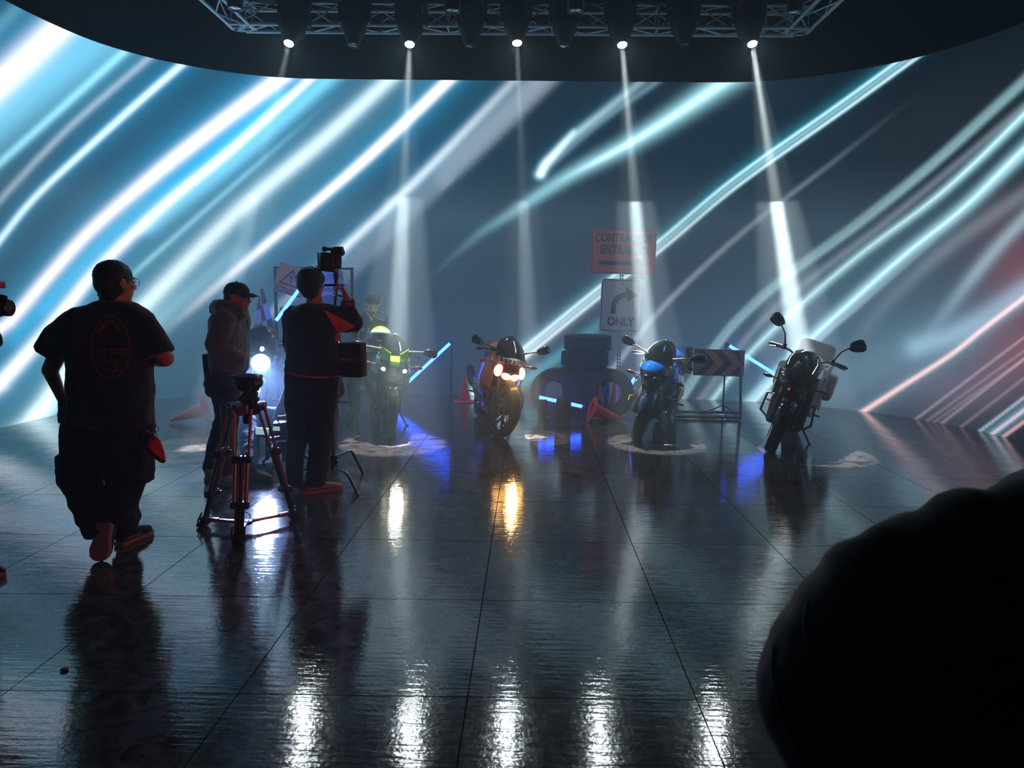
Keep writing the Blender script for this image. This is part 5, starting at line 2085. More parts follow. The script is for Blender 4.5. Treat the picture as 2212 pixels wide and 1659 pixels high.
# trousers
bm = bmesh.new()
silh(bm, rows1([(350, 770, 850, .18, 0), (338, 772, 900, .19, 0), (328, 765, 980, .19, 0), (328, 752, 1060, .17, 0), (340, 742, 1085, .15, 0)]), Y1)
silh(bm, rows1([(327, 560, 1040, .16, 0), (330, 543, 1110, .16, .02), (322, 532, 1165, .155, .03), (352, 530, 1210, .14, .02), (372, 538, 1290, .125, -.02), (400, 545, 1350, .115, -.07), (432, 530, 1405, .10, -.12), (438, 556, 1425, .10, -.13), (450, 560, 1465, .085, -.12)]), Y1)
silh(bm, rows1([(535, 755, 1040, .16, 0), (562, 748, 1110, .155, .0), (560, 745, 1160, .15, .02), (556, 725, 1220, .135, .03), (553, 700, 1290, .12, .03), (556, 683, 1350, .11, .03), (570, 705, 1378, .12, .04), (585, 690, 1400, .11, .05), (588, 672, 1440, .10, .05), (592, 668, 1460, .09, .05)]), Y1)
box(bm, P1(338, 1120, .0), (.05, .16, .20), None, .02)
box(bm, P1(742, 1110, .0), (.05, .16, .20), None, .02)
blob('cargo_trousers', bm, BLKTROU, rt, .013, 5, .035, .10)
SOLE = mat('rubber_sole', (150, 136, 130), .6)
# lifted rear foot, sole towards the camera: toe on the floor
toe = G(*c1(500, 1605)); toe = Vector((toe.x, toe.y, .012))
heel_ = P1(528, 1398, -.17)
shoe(rt, 'shoe', heel_, toe + Vector((0, -.005, .005)), BLKCLOTH, SOLE, .062, .09, (0, 1, .55))
h2 = G(*c1(608, 1522)); h2 = Vector((h2.x, h2.y, .001))
shoe(rt, 'shoe', h2, h2 + Vector((.060, .275, 0)), BLKCLOTH, SOLE, .052, .10, stripe=SOLE)
settle(rt)
# cloth and key chain hanging from his hip
ch = thing('red_cloth', 'red and black folded cloth swinging from a chain at the walking man\'s hip', 'cloth', P1(770, 870, -.05))
o_ = Vector(ch.location)
bm = bmesh.new()
pts = [P1(742, 920, -.10), P1(795, 955, -.16), P1(835, 1010, -.16), P1(850, 1085, -.14), P1(822, 1090, -.12), P1(722, 1022, -.10)]
mid = [P1(760, 1000, -.18), P1(790, 1040, -.19)]
g = [[pts[0], pts[0].lerp(pts[1], .5), pts[1], pts[1].lerp(pts[2], .5)], [pts[0].lerp(pts[5], .5), mid[0], mid[0].lerp(pts[2], .5), pts[2].lerp(pts[3], .3)], [pts[5], mid[1], mid[1].lerp(pts[3], .5), pts[3]], [pts[5].lerp(pts[4], .1), pts[5].lerp(pts[4], .5), pts[4], pts[4].lerp(pts[3], .5)]]
sheet(bm, g, .012)
bmesh.ops.subdivide_edges(bm, edges=bm.edges[:], cuts=2, use_grid_fill=True)
o = obj('cloth_panel', bm, mat('red_cotton', (214, 66, 66), .85), ch); o.data.transform(Matrix.Translation(-o_))
bm = bmesh.new(); prism(bm, [P1(742, 920, -.09), P1(722, 1025, -.09), P1(765, 1040, -.12), P1(752, 960, -.15)], (0, .01, 0))
o = obj('dark_panel', bm, BLKTROU, ch); o.data.transform(Matrix.Translation(-o_))
bm = bmesh.new()
cps = [P1(778, 868, -.09), P1(784, 882, -.09), P1(790, 898, -.1), P1(794, 915, -.1), P1(790, 930, -.11), P1(797, 948, -.12)]
for i, p in enumerate(cps):
    rr_ = (.010, .008, .014, .020, .013, .011)[i]
    ax_ = Vector((math.sin(i * 1.3), math.cos(i * 1.3), 0))
    tube(bm, [p + (ax_ * math.cos(a_) + Vector((0, 0, 1)) * math.sin(a_)) * rr_ for a_ in [2 * PI * j / 14 for j in range(14)]], .0028, 6, closed=True)
o = obj('key_chain', bm, STL, ch); o.data.transform(Matrix.Translation(-o_))

# === man in cap and hoodie, profile to the right
c2 = lambda x, y: (430 + x / 5.721, 590 + y / 5.721)
c2b = lambda x, y: (400 + x / 4.365, 700 + y / 4.365)
Y2 = 5.85


def PA(f, Y, x, y, dy=0.0):
    p = f(x, y)
    return W(p[0], p[1], Y + dy)


def rowsf(f, rows):
    return [(f(a_, y)[0], f(b_, y)[0], f(a_, y)[1], hd, oy) for (a_, b_, y, hd, oy) in rows]


P2 = lambda x, y, dy=0.0: PA(c2, Y2, x, y, dy)
P2b = lambda x, y, dy=0.0: PA(c2b, Y2, x, y, dy)
rt = joint_root('person', 'man in a dark cap, glasses and grey hoodie standing in profile behind the tripod', (P2(360, 1200).x, Y2, 0))
bm = bmesh.new()
hc = P2(478, 305)
fus = head(bm, hc, (1, -.12, -.03), .245)
capsule(bm, P2(440, 330), P2(410, 460), .055, .062, 14)
silh(bm, rowsf(c2, [(340, 480, 480, .15, 0), (280, 520, 600, .19, 0), (230, 540, 800, .18, 0), (210, 540, 1000, .16, 0), (170, 500, 1250, .16, 0)]), Y2)
limb(bm, [P2b(330, 560, .06), P2b(340, 880, .08), P2b(232, 1400, .08)], [.06, .04, .03])
limb(bm, [P2b(390, 560, -.03), P2b(420, 920, -.09), P2b(412, 1420, -.10)], [.06, .04, .03])
sh_, el, wr = P2(330, 600, -.18), P2(215, 900, -.20), P2(380, 1010, -.14)
limb(bm, [sh_, el], [.055, .045]); limb(bm, [el, wr], [.045, .030])
hand(bm, wr, (1, .2, -.15), (0, 0, 1), .9, .95, -1)
sh_, el2, wr2 = P2(400, 600, .18), P2(330, 880, .22), P2(440, 990, .06)
limb(bm, [sh_, el2], [.055, .045]); limb(bm, [el2, wr2], [.045, .030])
hand(bm, wr2, (1, -.4, 0), (0, 0, 1), .9, .95, 1)
blob('body', bm, SKIN, rt, .008, 3)
eyes(hc, fus, rt)
glasses(rt, hc, fus, mat('steel_rim', (180, 190, 200), .2, metal=.8))
f_, u_, s_, k_ = fus
MH = Matrix((s_, f_, u_)).transposed()
bm = bmesh.new()
ball(bm, hc + u_ * .0 - f_ * .035, (.083, .080, .085), 20, 12, MH)
ball(bm, hc - u_ * .04 - f_ * .052, (.070, .06, .06), 16, 10, MH)
blob('hair', bm, HAIR, rt, .010, 3, .008, .03)
bm = bmesh.new()
rs = []
for i in range(9):
    t = i / 8 * PI / 2
    rr_ = math.cos(t) ** .75 if i < 8 else .02
    rs.append([hc + u_ * (.030 + .098 * math.sin(t)) - f_ * .010 + s_ * math.cos(a_) * .092 * rr_ + f_ * math.sin(a_) * .108 * rr_ for a_ in [2 * PI * k / 28 for k in range(28)]])
rings(bm, rs)
ball(bm, hc + u_ * .130 - f_ * .010, .008, 8, 6)
CAPM = mat('cap_cloth', (18, 20, 26), .85)
cap_ = obj('cap', bm, CAPM, rt)
bm = bmesh.new()
g = []
for i in range(7):
    a0 = -1 + 2 * i / 6
    root_ = hc + u_ * .044 + s_ * .078 * math.sin(a0 * 1.25) + f_ * (.085 * math.cos(a0 * 1.2))
    g.append([root_ + f_ * (.090 * (1 - .35 * abs(a0) ** 2)) * (j / 4) + u_ * (.008 * math.sin(j / 4 * PI) - .020 * (j / 4) - .02 * abs(a0) ** 2) for j in range(5)])
sheet(bm, g, .005)
obj('brim', bm, CAPM, cap_)
HOOD = mat('grey_hoodie', (96, 100, 108), .9, sheen=.3, noise=.08, nscale=40)
bm = bmesh.new()
silh(bm, rowsf(c2, [(330, 545, 395, .11, 0), (240, 575, 460, .19, 0), (195, 575, 530, .23, 0), (180, 575, 600, .245, 0), (170, 582, 750, .24, 0), (165, 585, 900, .22, 0), (160, 584, 1020, .21, 0), (160, 578, 1120, .20, 0), (175, 570, 1215, .19, 0)]), Y2)
# hood bunched behind the neck
tube(bm, [P2(560, 560, -.10), P2(500, 480, -.13), P2(400, 430, -.13), P2(290, 420, -.10), P2(250, 440, 0), P2(290, 420, .10), P2(400, 430, .13), P2(500, 480, .13), P2(560, 560, .10)], [.03, .045, .055, .065, .075, .065, .055, .045, .03], 12)
tube(bm, [P2(275, 395, -.04), P2(240, 430, 0), P2(275, 395, .04)], [.05, .08, .05], 12)
limb(bm, [P2(300, 590, -.20), P2(205, 890, -.22)], [.098, .078]); limb(bm, [P2(205, 890, -.22), P2(380, 1005, -.17), P2(480, 1060, -.12)], [.082, .065, .07])
limb(bm, [P2(420, 600, .2), P2(340, 880, .22)], [.09, .07]); limb(bm, [P2(340, 880, .22), P2(470, 980, .08), P2(520, 1040, .04)], [.07, .06, .06])
hd_ = blob('hoodie', bm, HOOD, rt, .012, 4, .024, .08)
for q in (-.04, .03):
    bm = bmesh.new()
    tube(bm, [P2(580, 580, q), P2(598, 600, q), P2(602, 650, q), P2(612, 692, q)], .0045, 6)
    obj('drawstring', bm, BLKCLOTH, hd_)
JEAN = mat('dark_jeans', (42, 46, 62), .85, noise=.1, nscale=30)
bm = bmesh.new()
silh(bm, rowsf(c2, [(165, 560, 1190, .19, 0), (110, 540, 1260, .20, 0), (102, 520, 1350, .20, 0), (125, 500, 1450, .19, 0), (160, 490, 1520, .17, 0)]), Y2)
silh(bm, rowsf(c2b, [(235, 440, 560, .12, .09), (262, 450, 650, .12, .09), (290, 440, 760, .11, .08), (300, 425, 860, .105, .08), (265, 400, 980, .10, .08), (225, 360, 1120, .10, .08), (200, 310, 1250, .095, .08), (188, 290, 1320, .10, .08), (200, 268, 1400, .08, .08)]), Y2)
silh(bm, rowsf(c2b, [(300, 520, 560, .12, -.09), (330, 520, 700, .115, -.10), (350, 500, 860, .105, -.10), (355, 480, 1000, .10, -.10), (360, 475, 1200, .095, -.10), (350, 480, 1330, .10, -.10), (365, 460, 1440, .085, -.10)]), Y2)
blob('jeans', bm, JEAN, rt, .012, 4, .03, .07)
LSOLE = mat('pale_trainer', (176, 150, 138), .6)
h2 = G(*c2b(190, 1480)); h2.z = .001
shoe(rt, 'shoe', h2 + Vector((0, .02, 0)), h2 + Vector((.27, -.02, 0)), LSOLE, SOLE, .05, .09)
h2 = G(*c2b(325, 1512)); h2.z = .001
shoe(rt, 'shoe', h2, h2 + Vector((.25, -.10, 0)), LSOLE, SOLE, .05, .09)
settle(rt)
pk = thing('waist_pouch', 'flat black pouch sticking up at the back of the capped man\'s waistband', 'pouch', P2(125, 1150, -.02))
bm = bmesh.new(); box(bm, (0, 0, 0), (.055, .12, .17), Euler((0, R(-4), 0)), .01)
box(bm, (.0, 0, .09), (.06, .125, .03), Euler((0, R(-4), 0)), .008)
obj('pouch_body', bm, BLKCLOTH, pk)

# === boom operator seen from behind
c3 = lambda x, y: (400 + x / 2.37, 500 + y / 2.37)
Y3 = 5.55
P3 = lambda x, y, dy=0.0: PA(c3, Y3, x, y, dy)
rt = joint_root('person', 'man in a dark varsity jacket with red ribbing from behind, reaching up', (P3(630, 1200).x, Y3, 0))
bm = bmesh.new()
hc = P3(652, 268)
fus = head(bm, hc, (.35, .93, .05), .245)
capsule(bm, P3(655, 300), P3(665, 385), .058, .064, 14)
silh(bm, rowsf(c3, [(580, 740, 395, .10, 0), (545, 750, 450, .14, 0), (540, 765, 600, .14, 0), (535, 765, 740, .14, 0), (545, 760, 830, .13, 0)]), Y3)
limb(bm, [P3(580, 840), P3(582, 1050), P3(570, 1290)], [.08, .05, .04])
limb(bm, [P3(705, 840), P3(694, 1050), P3(676, 1300)], [.08, .05, .04])
sR, eR, wR = P3(735, 435, .02), P3(862, 468, .12), P3(826, 340, .06)
limb(bm, [sR, eR], [.06, .05]); limb(bm, [eR, wR], [.046, .032])
hand(bm, wR, P3(790, 262, .10) - wR, (-.5, .6, .5), 1.5, 1.05, 1)
sL, eL, wL = P3(550, 440, .02), P3(560, 600, .14), P3(640, 560, .30)
limb(bm, [sL, eL], [.06, .05]); limb(bm, [eL, wL], [.046, .032])
hand(bm, wL, (.4, .8, .3), (0, 0, 1), .9, 1.0, 1)
blob('body', bm, SKIN, rt, .008, 3)
eyes(hc, fus, rt)
f_, u_, s_, k_ = fus
MH = Matrix((s_, f_, u_)).transposed()
bm = bmesh.new()
ball(bm, hc + u_ * .040 - f_ * .020, (.103, .112, .095), 22, 14, MH)
ball(bm, hc + u_ * .0 - f_ * .040, (.099, .09, .10), 20, 12, MH)
ball(bm, hc - u_ * .072 - f_ * .045, (.066, .055, .05), 16, 10, MH)
blob('hair', bm, HAIR, rt, .010, 4, .014, .03)
JKT = mat('navy_varsity_cloth', (26, 28, 40), .9, sheen=.15)
RIB = mat('red_rib_knit', (214, 70, 66), .85)
bm = bmesh.new()
silh(bm, rowsf(c3, [(610, 720, 368, .09, 0), (570, 745, 385, .14, 0), (535, 768, 410, .17, 0), (517, 778, 450, .185, 0), (518, 778, 520, .195, 0), (527, 775, 590, .195, 0), (522, 777, 660, .19, 0), (516, 776, 715, .185, 0)]), Y3)
limb(bm, [P3(740, 440, .02), P3(800, 450, .06), P3(862, 470, .12)], [.105, .10, .078]); limb(bm, [P3(862, 470, .12), P3(832, 375, .07)], [.074, .050])
limb(bm, [P3(560, 445, .02), P3(556, 600, .13)], [.10, .08]); limb(bm, [P3(556, 600, .13), P3(632, 565, .27)], [.075, .05])
jk = blob('varsity_jacket', bm, JKT, rt, .012, 4, .022, .08)
bm = bmesh.new(); tube(bm, [P3(836, 380, .075), P3(831, 350, .065)], [.056, .050], 18)
cf = obj('cuff', bm, JKT, jk)
bm = bmesh.new()
for yy in (371, 361):
    a_, b_ = P3(836, 380, .075), P3(831, 350, .065)
    t = (380 - yy) / 30
    c_ = a_.lerp(b_, t); d_ = (b_ - a_).normalized()
    lathe(bm, [(.0535, -.003), (.0575, -.003), (.0575, .003), (.0535, .003)], c_, d_, 20, closed=True)
obj('cuff_stripe', bm, RIB, cf)
bm = bmesh.new()
hem = [P3(517, 712, 0), P3(776, 742, 0)]
pts = []
for i in range(21):
    a_ = PI + PI * i / 20
    cx_ = (hem[0] + hem[1]) / 2
    pts.append(Vector((cx_.x + math.cos(a_) * (hem[1].x - hem[0].x) / 2 * 1.005, Y3 + math.sin(a_) * .188, lerp(hem[0].z, hem[1].z, (math.cos(a_) + 1) / 2))))
tube(bm, pts, .007, 6)
obj('hem_stripe', bm, RIB, jk)
# knitted gusset under the raised arm, laid on the jacket's back
_bj = BVHTree.FromPolygons([v.co for v in jk.data.vertices], [tuple(p_.vertices) for p_ in jk.data.polygons])
bm = bmesh.new()
A_, B_, C_ = (708, 403), (872, 485), (783, 522)
NG = 14
V = {}
lastn = None
for i in range(NG + 1):
    for j in range(NG + 1 - i):
        u1, v1 = i / NG, j / NG
        w1 = 1 - u1 - v1
        x = A_[0] * w1 + B_[0] * u1 + C_[0] * v1; y = A_[1] * w1 + B_[1] * u1 + C_[1] * v1
        p = P3(x, y)
        o__ = CAM; d__ = (p - o__).normalized()
        h_ = _bj.ray_cast(o__, d__)
        q = h_[0] if h_[0] is not None else W(*c3(x, y), Y3 + .02 + .08 * u1)
        V[i, j] = bm.verts.new(q - d__ * .004 + Vector((0, -.003 * ((i * 2 + j) % 2), 0)))
for i in range(NG):
    for j in range(NG - i):
        bm.faces.new((V[i, j], V[i + 1, j], V[i, j + 1]))
        if i + j < NG - 1:
            bm.faces.new((V[i + 1, j], V[i + 1, j + 1], V[i, j + 1]))
me_ = eval_mods(bm, [('SOLIDIFY', dict(thickness=.006))])
mobj('rib_gusset', me_, RIB, jk)
bm = bmesh.new(); tube(bm, [P3(615, 370, -.075), P3(665, 382, -.115), P3(715, 372, -.075)], .006, 6)
obj('collar_trim', bm, mat('dark_red_trim', (110, 40, 44), .8), jk)
for (x, y, rz) in ((790, 540, .1), (803, 552, -.2)):
    pass
bm = bmesh.new(); box(bm, P3(783, 545, -.06), (.045, .012, .055), None, .003)
obj('label_tab', bm, mat('tab_pink', (226, 170, 150), .7), jk)
TRO = mat('dark_trousers', (22, 24, 32), .9)
bm = bmesh.new()
silh(bm, rowsf(c3, [(515, 777, 715, .175, 0), (514, 782, 770, .18, 0), (518, 783, 840, .18, 0), (522, 775, 880, .17, 0)]), Y3)
silh(bm, rowsf(c3, [(516, 660, 860, .15, 0), (528, 650, 950, .145, 0), (532, 642, 1030, .135, 0), (528, 616, 1100, .13, 0), (524, 604, 1180, .13, 0), (528, 596, 1250, .125, 0), (538, 592, 1290, .11, 0)]), Y3)
silh(bm, rowsf(c3, [(630, 778, 860, .15, 0), (632, 765, 950, .145, 0), (632, 755, 1030, .135, 0), (642, 742, 1100, .13, 0), (634, 735, 1180, .13, 0), (628, 722, 1250, .125, 0), (628, 715, 1300, .11, 0)]), Y3)
blob('trousers', bm, TRO, rt, .012, 4, .03, .09)
h2 = G(*c3(580, 1378)); h2.z = .001
shoe(rt, 'shoe', Vector((h2.x, Y3 - .09, .001)), Vector((h2.x - .05, Y3 + .19, .001)), mat('maroon_shoe', (80, 34, 40), .6), SOLE, .05, .09)
h2 = G(*c3(625, 1345)); h2.z = .001
shoe(rt, 'shoe', Vector((h2.x - .01, Y3 - .06, .001)), Vector((h2.x + .24, Y3 + .10, .001)), mat('pale_trainer'), SOLE, .05, .09)
settle(rt)

# === rider standing over the green motorcycle
c4 = lambda x, y: (720 + x / 6.9125, 600 + y / 6.9125)
Y4 = 8.62
P4 = lambda x, y, dy=0.0: PA(c4, Y4, x, y, dy)
rt = joint_root('person', 'young rider in a dark racing suit with white piping looking down over the green motorcycle', (P4(580, 1500).x, Y4, 0))
bm = bmesh.new()
hc = P4(590, 395)
fus = head(bm, hc, (.25, -1, -.50), .245, up=(0, 0, 1))
capsule(bm, hc + fus[1] * .012 + fus[0] * .090, hc - fus[1] * .026 + fus[0] * .109, .009, .014, 10)
capsule(bm, P4(575, 450, .03), P4(565, 560, .04), .055, .062, 14)
silh(bm, rowsf(c4, [(450, 690, 580, .09, .03), (400, 740, 680, .11, .03), (420, 720, 900, .12, .03), (430, 710, 1150, .12, .03)]), Y4)
limb(bm, [P4(380, 660), P4(330, 900, -.03), P4(420, 1020, -.25)], [.055, .045, .03]); hand(bm, P4(420, 1020, -.25), (.3, -1, -.1), (1, .3, 0), 1.0, 1, 1)
limb(bm, [P4(760, 660), P4(800, 900, -.03), P4(800, 1020, -.25)], [.055, .045, .03]); hand(bm, P4(800, 1020, -.25), (-.2, -1, -.1), (-1, .3, 0), 1.0, 1, -1)
zf = P4(0, 1150).z
xa, xb = P4(455, 1150).x, P4(700, 1150).x
limb(bm, [(xa, Y4, zf), (xa - .12, Y4 - .05, .48), (xa - .12, Y4 + .04, .10)], [.085, .06, .045])
limb(bm, [(xb, Y4, zf), (xb + .10, Y4 - .05, .48), (xb + .12, Y4 + .04, .10)], [.085, .06, .045])
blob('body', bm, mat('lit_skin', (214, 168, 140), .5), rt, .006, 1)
eyes(hc, fus, rt, True)
f_, u_, s_, k_ = fus
MH = Matrix((s_, f_, u_)).transposed()
bm = bmesh.new()
ball(bm, hc + u_ * .050 - f_ * .022, (.096, .105, .085), 22, 14, MH)
ball(bm, hc + u_ * .0 - f_ * .040, (.090, .08, .09), 20, 12, MH)
random.seed(11)
for i in range(26):
    a_ = -1.15 + 2.3 * i / 25 + random.uniform(-.05, .05)
    z_ = .036 + random.uniform(-.010, .012)
    p0_ = hc + u_ * (.118 + random.uniform(-.006, .008)) - f_ * .02 + s_ * .035 * a_
    p1_ = hc + u_ * .095 + f_ * .075 * math.cos(a_ * .8) + s_ * .070 * math.sin(a_)
    p2_ = hc + u_ * z_ + f_ * .097 * math.cos(a_ * .95) + s_ * .090 * math.sin(a_)
    tube(bm, [p0_, p1_, p2_], [.012, .012, .004], 7)
blob('hair', bm, mat('dark_brown_hair', (40, 34, 30), .32, bump=.3, bscale=120), rt, .0055, 1, .006, .015)
SUIT = mat('racing_suit', (34, 42, 52), .45)
PIPE = mat('white_piping', (220, 225, 228), .5)
bm = bmesh.new()
silh(bm, rowsf(c4, [(480, 665, 500, .07, .03), (440, 690, 545, .11, .03), (365, 755, 600, .14, .03), (340, 780, 660, .155, .03), (355, 770, 800, .16, .03), (375, 755, 950, .16, .03), (385, 745, 1100, .16, .03), (390, 740, 1200, .15, .03)]), Y4)
limb(bm, [P4(395, 670, .02), P4(330, 900, -.02)], [.085, .065]); limb(bm, [P4(330, 900, -.02), P4(410, 1010, -.22)], [.065, .046])
limb(bm, [P4(745, 670, .02), P4(800, 900, -.02)], [.085, .065]); limb(bm, [P4(800, 900, -.02), P4(800, 1010, -.22)], [.065, .046])
limb(bm, [(xa, Y4, zf), (xa - .12, Y4 - .05, .48), (xa - .12, Y4 + .04, .16)], [.12, .085, .065])
limb(bm, [(xb, Y4, zf), (xb + .10, Y4 - .05, .48), (xb + .12, Y4 + .04, .16)], [.12, .085, .065])
su = blob('racing_suit', bm, SUIT, rt, .011, 4, .014, .07)
_bs = BVHTree.FromPolygons([v.co for v in su.data.vertices], [tuple(p_.vertices) for p_ in su.data.polygons])


def on_suit(x, y, off=.003):
    p = P4(x, y); d__ = (p - CAM).normalized()
    h_ = _bs.ray_cast(CAM, d__)
    return (h_[0] if h_[0] is not None else p) - d__ * off


bm = bmesh.new()
for pts in ([(345, 510), (400, 490), (450, 470), (480, 465)], [(350, 545), (410, 525), (460, 498)], [(620, 520), (680, 555), (740, 590), (768, 610)], [(605, 560), (660, 600), (720, 625), (765, 640)], [(500, 520), (540, 570), (560, 640)], [(610, 540), (585, 590), (562, 640)]):
    P_l = [on_suit(*p) for p in spline([Vector((a_, b_, 0)) for a_, b_ in pts], 10) for p in [(p[0], p[1])]]
    tube(bm, P_l, .006, 6)
obj('piping', bm, PIPE, su)
for i, ch_ in enumerate('CA'):
    me_ = text_mesh(ch_, 1.0, .01, .02, xscale=.50)
    bm = bmesh.new(); bm.from_mesh(me_)
    bmesh.ops.subdivide_edges(bm, edges=bm.edges[:], cuts=2)
    bm.to_mesh(me_); bm.free()
    for v in me_.vertices:
        v.co = on_suit(414 + i * 112 + v.co.x * 300, 870 - v.co.y * 300, .004 + v.co.z * .2)
    mobj('chest_lettering', me_, mat('grey_lettering', (176, 180, 186), .5), su, smooth=False)
bm = bmesh.new(); ball(bm, on_suit(405, 610), (.032, .006, .014), 12, 8)
obj('chest_badge', bm, mat('badge_gold', (200, 180, 110), .5), su)
for s_q, xx in ((-1, xa - .12), (1, xb + .12)):
    shoe(rt, 'boot', (xx, Y4 + .10, .001), (xx + .03 * s_q, Y4 - .19, .001), BLK, BLK, .05, .17)
settle(rt)

# helmet resting on the tank
hp = P4(705, 880, -.42)
hl = thing('helmet', 'green, white and black full-face helmet resting on the tank of the green motorcycle', 'helmet', hp)
bm = bmesh.new()
ball(bm, (0, 0, 0), (.125, .140, .125), 28, 18)
o = obj('shell', bm, zbands('helmet_paint', [(.02, (20, 24, 26)), (.05, (40, 150, 60)), (.085, (240, 244, 240)), (1.5, (150, 225, 40))], .15, 1.0), hl)
bm = bmesh.new()
g = [[(math.sin(a_) * .131, -math.cos(a_) * .146, z) for a_ in [R(-70) + R(140) * j / 12 for j in range(13)]] for z in (-.045, -.02, .01, .035)]
for r_, k in zip(g, (.95, 1.0, 1.0, .965)):
    for j in range(13):
        r_[j] = (r_[j][0] * k, r_[j][1] * k, r_[j][2])
sheet(bm, g, .004)
obj('visor', bm, mat('dark_visor', (24, 30, 34), .05, coat=1), hl)
bm = bmesh.new(); ball(bm, (0, -.085, -.085), (.085, .065, .040), 18, 10)
obj('chin_bar', bm, mat('helmet_black', (22, 26, 28), .2, coat=.8), hl)
# ------------------------------------------------------------------ film crew gear
TRI = mat('tripod_black', (24, 22, 24), .38)
TRA = mat('tripod_tube', (150, 130, 132), .3, metal=.5)
c5 = lambda x, y: (420 + x / 4.146, 800 + y / 4.1475)
YT = 4.62
P5 = lambda x, y, dy=0.0: PA(c5, YT, x, y, dy)
F1, F2, F3 = G(*c5(392, 1560)), G(*c5(75, 1400)), G(*c5(905, 1335))   # front, left, right foot
hubc = P5(470, 330)
tp = thing('video_tripod', 'tall black twin-tube video tripod with floor spreader and no camera', 'tripod', (hubc.x, hubc.y, 0))
o_ = Vector(tp.location)


def tl(name, bm, m, par):
    o = obj(name, bm, m, par)
    o.data.transform(Matrix.Translation(-o_))
    return o


hc_ = Vector((hubc.x, hubc.y, P5(470, 330).z))
bm = bmesh.new()
lathe(bm, [(.03, -.05), (.075, -.045), (.09, -.02), (.105, .0), (.105, .025), (.085, .03), (.05, .03)], hc_, (0, 0, 1), 24, cap=True)
bowl = tl('bowl', bm, TRI, tp)
bm = bmesh.new(); lathe(bm, [(.02, -.11), (.03, -.10), (.03, -.06), (.01, -.05)], hc_, (0, 0, 1), 14, cap=True)
tl('bowl_knob', bm, TRI, bowl)
bm = bmesh.new()
lathe(bm, [(.045, .03), (.06, .04), (.06, .065), (.05, .07), (.055, .09), (.055, .10), (.03, .11)], hc_ + Vector((.02, 0, 0)), (0, 0, 1), 20, cap=True)
box(bm, hc_ + Vector((.03, 0, .15)), (.09, .11, .10), None, .02)
lathe(bm, [(.03, -.075), (.042, -.07), (.042, .07), (.03, .075)], hc_ + Vector((.045, 0, .16)), (0, 1, 0), 18, cap=True)
fh = tl('fluid_head', bm, TRI, tp)
bm = bmesh.new(); pc = P5(465, 48)
box(bm, (pc.x, pc.y, pc.z - .005), (.185, .10, .022), Euler((0, R(1), 0)), .006)
box(bm, (pc.x, pc.y, pc.z + .010), (.13, .05, .008), Euler((0, R(1), 0)), .002)
tl('camera_plate', bm, TRA, fh)
bm = bmesh.new()
sheet(bm, [[P5(350, 60, -.06), P5(440, 62, -.05), P5(540, 62, -.05)], [P5(375, 130, -.07), P5(440, 135, -.06), P5(520, 120, -.06)], [P5(390, 175, -.05), P5(440, 190, -.05), P5(500, 180, -.05)]], .012)
tl('head_side_plate', bm, TRI, fh)
bm = bmesh.new(); tube(bm, [P5(560, 80, -.02), P5(480, 180, -.09), P5(405, 275, -.14)], [.012, .015, .018], 10)
tl('pan_handle', bm, TRI, fh)
for nm, F in (('front', F1), ('left', F2), ('right', F3)):
    d2 = Vector((F.x - hc_.x, F.y - hc_.y, 0)); d2.normalize()
    sd = d2.cross(Vector((0, 0, 1)))
    top = hc_ + d2 * .095
    bot = Vector((F.x, F.y, .05)) - d2 * .02
    lg = None
    k1 = top.lerp(bot, .40); k2 = top.lerp(bot, .76)
    bm = bmesh.new()
    box(bm, top, (.075, .05, .06), None, .012)
    for q in (-1, 1):
        tube(bm, [top + sd * q * .052, k1 + sd * q * .046], .0105, 10)
    lg = tl('leg', bm, TRA, tp)
    bm = bmesh.new()
    for q in (-1, 1):
        tube(bm, [k1.lerp(top, .12) + sd * q * .040 - d2 * .004, k2 + sd * q * .036], .0135, 10)
        tube(bm, [k1.lerp(top, .1) + sd * q * .014 + d2 * .01, k2 + sd * q * .012 + d2 * .01], .0085, 8)
    tl('leg_lower_stage', bm, TRA, lg)
    bm = bmesh.new()
    tube(bm, [k1 + d2 * .005, bot], .0125, 10)
    tube(bm, [k2 + sd * .02, bot + sd * .02], .011, 10); tube(bm, [k2 - sd * .02, bot - sd * .02], .011, 10)
    tl('leg_foot_stage', bm, TRI, lg)
    ax_ = (bot - top).normalized()
    Mq = Matrix((sd, d2, Vector((0, 0, 1)))).transposed()
    for kk, w_ in ((k1, .125), (k2, .115)):
        bm = bmesh.new(); box(bm, kk, (w_, .05, .045), Mq, .008)
        box(bm, kk + sd * .03 - d2 * .035, (.03, .03, .025), Mq, .005)
        tl('leg_clamp', bm, TRI, lg)
    bm = bmesh.new()
    box(bm, bot + Vector((0, 0, -.005)), (.07, .05, .06), Mq, .01)
    box(bm, Vector((F.x, F.y, .018)) , (.075, .06, .03), Mq, .01)
    for q in (-1, 1):
        tube(bm, [bot + sd * q * .038 + Vector((0, 0, .06)), bot + sd * q * .042 + d2 * .03 + Vector((0, 0, .0)), Vector((F.x, F.y, .02)) + sd * q * .035], .006, 6)
    tl('foot', bm, TRI, lg)
sp = Vector((hc_.x * .5 + (F1.x + F2.x + F3.x) / 6, (F1.y + F2.y + F3.y) / 3, .045))
sp = Vector(((F1.x + F2.x + F3.x) / 3, (F1.y + F2.y + F3.y) / 3, .05))
for F in (F1, F2, F3):
    bm = bmesh.new()
    a_ = Vector((F.x, F.y, .055))
    box(bm, (a_ + sp) / 2, ((a_ - sp).length, .028, .018), Matrix.Rotation(math.atan2((a_ - sp).y, (a_ - sp).x), 3, 'Z'), .004)
    box(bm, a_.lerp(sp, .25), (.08, .036, .026), Matrix.Rotation(math.atan2((a_ - sp).y, (a_ - sp).x), 3, 'Z'), .005)
    tl('spreader_arm', bm, TRA, tp)
